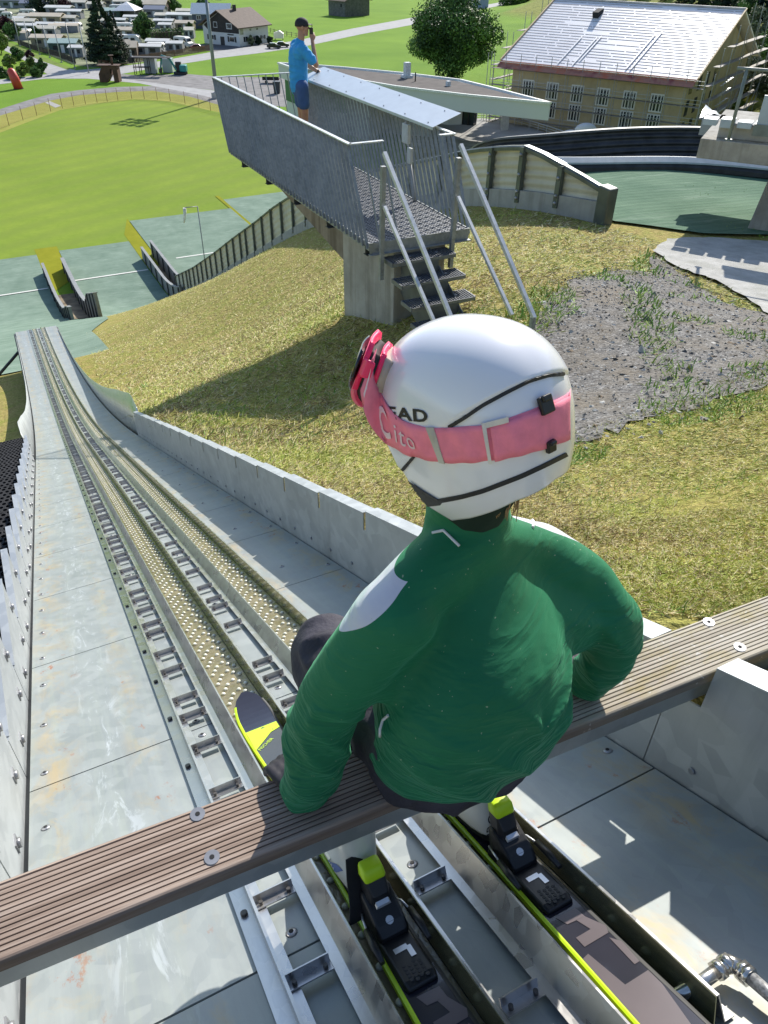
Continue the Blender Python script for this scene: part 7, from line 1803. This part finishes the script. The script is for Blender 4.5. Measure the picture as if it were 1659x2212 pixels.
# clipped hedge, a block of small leaves
p0, p1 = atz(331, 100, ZV), atz(399, 97, ZV); HG = thing('clipped_hedge', 'clipped dark green hedge block behind the white roofs', 'hedge', p0); r_ = np.random.default_rng(3); L = Loc(p0, math.atan2((p1 - p0).y, (p1 - p0).x)); LL = (p1 - p0).length
cent = [L.p(a, b, c) for a in np.arange(.6, LL, 1.0) for b in (.4, 1.6, 2.8) for c in (.6, 1.7, 2.8, 3.7)]; V, M = leaves([tuple(c) for c in cent], [(.75, .75, .7)] * len(cent), [26] * len(cent), .2, 8); leaf_obj('foliage', V, M, LV['g'], HG)
mb = MB(); L.box(mb, .3, .3, 0, LL - .6, 2.4, 3.4); mb.build('inner_twigs', BARK, HG)
p0, p1 = atz(1085, 12, ZV), atz(1190, 2, ZV); HG = thing('field_hedge', 'dark field hedge beside the road at the top', 'hedge', p0)
cent = [tuple(p0.lerp(p1, k / 24) + Vector((0, 0, z))) for k in range(25) for z in (1, 2.6)]; V, M = leaves(cent, [(2.2, 2, 1.5)] * 50, [60] * 50, .6, 9); leaf_obj('foliage', V, M, LV['g'], HG)
p = atz(1000, 16, ZV); L = Loc(p, ANG); t_ = thing('far_house', 'small blue grey house at the top edge left of the round tree crown', 'house', p); hut(t_, L, 12, 9, 5, 8, mat('pale blue wall', (.26, .31, .38), .8), RF); win(t_, L, 3, 0, 2, 1.4, 1.3, 'x')
# wooded bank right of the old building
def onbank(x, y): return onter(x, y, 0, 30, 900)
bank = [(1500, 60, -40, 60, 's'), (1545, 70, -60, 70, 's'), (1600, 50, -60, 80, 's'), (1650, 60, -60, 80, 's'), (1480, 20, -40, 60, 's'), (1440, 2, -50, 60, 's'), (1390, -6, -60, 60, 's'), (1340, -10, -50, 60, 'g'), (1290, -14, -50, 60, 'g'), (1690, 60, -50, 80, 's'), (1520, 20, -60, 60, 'g'), (1570, 10, -70, 70, 's'), (1630, 5, -70, 80, 's')]
ord_ = ['first', 'second', 'third', 'fourth', 'fifth', 'sixth', 'seventh', 'eighth', 'ninth']
for i, (x, y, yt, w_, k) in enumerate(bank):
    p = onbank(x, max(y, 8) if x > 1500 else max(y, 3)); p.z -= .5; h = 22 + 5 * math.sin(i * 2.3); w__ = w_ * zc_of(p) / F
    place = 'above the right gable of the old building' if x < 1500 else 'at the right edge' if x > 1620 else 'on the bank behind the guard rail'
    if k == 's': spruce(p, h, w__ * .9, 'dark forest conifer ' + place, 60 + i, lay=22, per=90, group='forest trees on the bank')
    else: broad(p, h, w__, 'g', 'dark broadleaf forest tree ' + place, seed=60 + i, n=44, per=150, size=.5, group='forest trees on the bank')
for i, (x, y, h, w_, k, lab) in enumerate(((1560, 150, 9, 62, 'w', 'silvery willow bush high on the bank, nearest the gable'), (1620, 130, 10, 70, 'w', 'large silvery willow at the right edge'), (1530, 120, 8, 44, 'g', 'dark green bush beside the scaffold stairs'), (1600, 215, 7, 80, 'w', 'pale willow bush just right of the guard rail post'), (1655, 230, 8, 70, 'w', 'pale willow bush above the pale board'), (1590, 100, 10, 60, 'g', 'green bush below the conifers'), (1660, 160, 9, 70, 'g', 'green bush at the far right edge'), (1640, 190, 5, 40, 'y', 'low yellow green shrub between the willows'), (1560, 210, 3, 46, 'y', 'low yellow green shrub left of the guard rail'), (1535, 255, 2.4, 40, 'y', 'low shrub at the foot of the scaffold stairs'), (1585, 250, 2.5, 40, 'y', 'low shrub at the foot of the bank'), (1510, 190, 3, 24, 'g', 'dark bush against the scaffold'))):
    p = onbank(x, y); broad(p, h, w_ * zc_of(p) / F, k, lab, 'bush', seed=90 + i, trunk=.05, n=46, per=170, size=.2)

# ------------------------------------------------------------------ cut grass, weeds and loose stones on our slope
def inpoly(P, X, Y):
    ins = np.zeros(len(X), bool); n = len(P); j = n - 1
    for i in range(n):
        xi, yi = P[i]; xj, yj = P[j]; c = ((yi > Y) != (yj > Y)) & (X < (xj - xi) * (Y - yi) / (yj - yi + 1e-12) + xi); ins ^= c; j = i
    return ins
BX = np.array([p.x for p in BASE]); BYY = np.array([p.y for p in BASE]); so_ = np.argsort(BYY)
def blades(N, seed, rmin, rmax, region, Lr, wr, tilt, mats_p, name, mats_, az=(4, 80)):
    r = np.random.default_rng(seed); a = np.radians(r.uniform(az[0], az[1], N)); rad = np.exp(r.uniform(math.log(rmin), math.log(rmax), N))
    X = rad * np.sin(a); Y = rad * np.cos(a); k = region(X, Y, r); X, Y, rad = X[k], Y[k], rad[k]
    pr = RW.T @ np.stack([X, Y, terrain(X, Y)]); sx = CX + F * pr[0] / pr[2]; sy = CY - F * pr[1] / pr[2]; k = (pr[2] > 0) & (sx > -60) & (sx < 1720) & (sy > -40) & (sy < 1700); X, Y, rad = X[k], Y[k], rad[k]
    n = len(X); Z = terrain(X, Y) + .004; L_ = r.uniform(*Lr, n) * np.clip(rad / 4, .75, 2.1); wd = np.maximum(r.uniform(*wr, n), .0) * np.clip(rad / 3.5, .8, 5); th = r.uniform(0, 2 * PI, n); ti = np.radians(r.uniform(*tilt, n))
    d = np.stack([np.sin(ti) * np.cos(th), np.sin(ti) * np.sin(th), np.cos(ti)], 1); s = np.stack([-np.sin(th), np.cos(th), np.zeros(n)], 1) * wd[:, None]
    P = np.stack([X, Y, Z], 1); m_ = P + d * L_[:, None] * .55; tip = P + d * L_[:, None]; tip[:, 2] -= L_ * .12 * np.sin(ti); tip[:, 2] = np.maximum(tip[:, 2], terrain(tip[:, 0], tip[:, 1]) + .006)
    V = np.stack([P - s, P + s, m_ + s * .8, tip, m_ - s * .8], 1)
    V = V[:, [0, 1, 2, 3]]; me = np_mesh(name, V.reshape(-1, 3), np.arange(n * 4).reshape(-1, 4), False)
    for q in mats_: me.materials.append(q)
    mi = r.choice(len(mats_), n, p=mats_p)
    if name == 'mown_grass':
        g = np.array([noise.noise(Vector((x * .55, y * .55, 2.2))) + .5 * noise.noise(Vector((x * 1.7, y * 1.7, 6.2))) for x, y in zip(X, Y)]); q = r.random(n)
        mi = np.where(q < np.clip(.12 + .9 * g, 0, .8), r.choice([2, 3, 2], n), mi); mi = np.where((q > .72) & (g < -.15), 4, mi)
    me.polygons.foreach_set('material_index', mi.astype(np.int32)); return link(name, me)
def onhill(X, Y, r):
    k = ((X > 1.12) | (Y > 28)) & (X < np.interp(Y, BYY[so_], BX[so_]) - .15) & (Y < 68) & (Y > .3)
    k |= (X > 1.12) & (Y < 11) & (Y > .3) & (X < 10) & (Y < 9.6 + .0 * X)
    v_ = np.array([noise.noise(Vector((x * 2.1, y * 2.1, 1.3))) for x, y in zip(X, Y)]); sh_ = (.90 + .16 * v_)[:, None]; gc = np.mean(np.array(GRP), 0); k &= ~inpoly(GRP, gc[0] + (X - gc[0]) / sh_[:, 0], gc[1] + (Y - gc[1]) / sh_[:, 0]) & ~inpoly(PTH, X, Y); k &= ~((X > 4.2) & (X < 5) & (Y > 8) & (Y < 9.6)); k &= ~((X < 5.3) & (Y > 40) & (Y < 58)); return k
STRAW = [mat('straw', (.60, .49, .25), .8, var=.2, scale=4), mat('pale straw', (.80, .72, .42), .8, var=.12, scale=4), mat('green blade', (.30, .37, .05), .7, var=.3, scale=1.2), mat('yellow green blade', (.50, .50, .11), .7, var=.25, scale=1.2), mat('brown stalk', (.20, .14, .06), .9, var=.3, scale=3)]
o = blades(330000, 5, 1.6, 60, onhill, (.02, .075), (.0010, .0020), (58, 89), [.32, .14, .19, .23, .12], 'mown_grass', STRAW); tag(o, 'short mown grass and straw on the slope beside the inrun', 'grass', kind='stuff')
def patchy(sc, thr, base):
    def f_(X, Y, r): v = np.array([noise.noise(Vector((x * sc, y * sc, 3.3))) for x, y in zip(X, Y)]); return base(X, Y, r) & (v > thr)
    return f_
GB = [mat('fresh blade', (.15, .30, .03), .6, var=.3, scale=2), mat('fresh light blade', (.30, .44, .06), .6, var=.2, scale=2), mat('green blade', (0, 0, 0))]
o = blades(26000, 6, 1.6, 22, patchy(1.1, .20, onhill), (.02, .075), (.0014, .0030), (15, 75), [.4, .35, .25], 'green_tufts', GB); tag(o, 'fresh green grass tufts scattered through the mown slope', 'grass', kind='stuff')
def ingrav(X, Y, r):
    v = np.array([noise.noise(Vector((x * 1.3, y * 1.3, 8.3))) for x, y in zip(X, Y)])
    ln = np.abs((X - 5.1) * .72 - (Y - 5.2) * .60 - .55 + .25 * v)      # a weedy line across the stones
    e = np.array(GRP); dmin = np.min(np.hypot(X[:, None] - e[None, :, 0], Y[:, None] - e[None, :, 1]), 1)
    return (inpoly(GRP, X, Y) & ((v > .40) | ((ln < .22) & (v > -.15)))) | ((dmin < .30 + .3 * v) & (v > -.1)) & ~inpoly(PTH, X, Y)
o = blades(26000, 8, 3.5, 14, ingrav, (.025, .08), (.002, .0055), (25, 82), [.4, .4, .2], 'weeds', GB, (25, 62)); tag(o, 'green weeds growing in and around the stone patch', 'weeds', kind='stuff')
def onmat(X, Y, r):
    v = np.array([noise.noise(Vector((x * .55, y * .8, 5.1))) for x, y in zip(X, Y)]); return (X > 11.3) & (Y < 15.5) & (Y > 9.2) & (X < 17) & (v > .30) & (X * .8 - Y > -2)
o = blades(14000, 9, 12, 24, onmat, (.015, .05), (.0016, .0035), (10, 75), [.3, .5, .2], 'mat_weeds', GB, (35, 75)); tag(o, 'yellow green weeds growing through the green landing mat', 'weeds', kind='stuff')
# stones
r = np.random.default_rng(12); N = 22000; X = r.uniform(2.6, 10, N); Y = r.uniform(2.5, 9.5, N); gc = np.mean(np.array(GRP), 0); q_ = 1.0 + .10 * np.abs(r.normal(size=N)); k = inpoly(GRP, gc[0] + (X - gc[0]) / q_, gc[1] + (Y - gc[1]) / q_); X, Y = X[k], Y[k]; n = len(X)
oc = np.array([(1, 0, 0), (-1, 0, 0), (0, 1, 0), (0, -1, 0), (0, 0, 1), (0, 0, -1)], float); of = np.array([(0, 2, 4), (2, 1, 4), (1, 3, 4), (3, 0, 4), (2, 0, 5), (1, 2, 5), (3, 1, 5), (0, 3, 5)])
sz = .006 + .026 * r.random(n) ** 6 + .05 * (r.random(n) > .998); sc = r.uniform(.55, 1.3, (n, 1, 3)) * sz[:, None, None] * np.array([1, 1, .55]); th = r.uniform(0, 2 * PI, n); V = oc[None] * sc + r.normal(size=(n, 6, 3)) * sz[:, None, None] * .18
V = np.stack([V[..., 0] * np.cos(th)[:, None] - V[..., 1] * np.sin(th)[:, None], V[..., 0] * np.sin(th)[:, None] + V[..., 1] * np.cos(th)[:, None], V[..., 2]], -1) + np.stack([X, Y, terrain(X, Y) + .022], 1)[:, None]
me = np_mesh('loose_stones', V.reshape(-1, 3), (of[None] + 6 * np.arange(n)[:, None, None]).reshape(-1, 3), False)
for q in (mat('stone grey', (.205, .19, .17), .9, var=.3, scale=8), mat('stone pale', (.42, .41, .38), .9, var=.2, scale=8), mat('stone dark', (.085, .08, .075), .9, var=.3, scale=8), mat('stone brown', (.22, .16, .10), .9, var=.3, scale=8)): me.materials.append(q)
me.polygons.foreach_set('material_index', np.repeat(r.choice(4, n, p=[.47, .30, .10, .13]), 8).astype(np.int32)); tag(link('loose_stones', me), 'loose grey stones strewn over the bare patch', 'stones', kind='stuff')
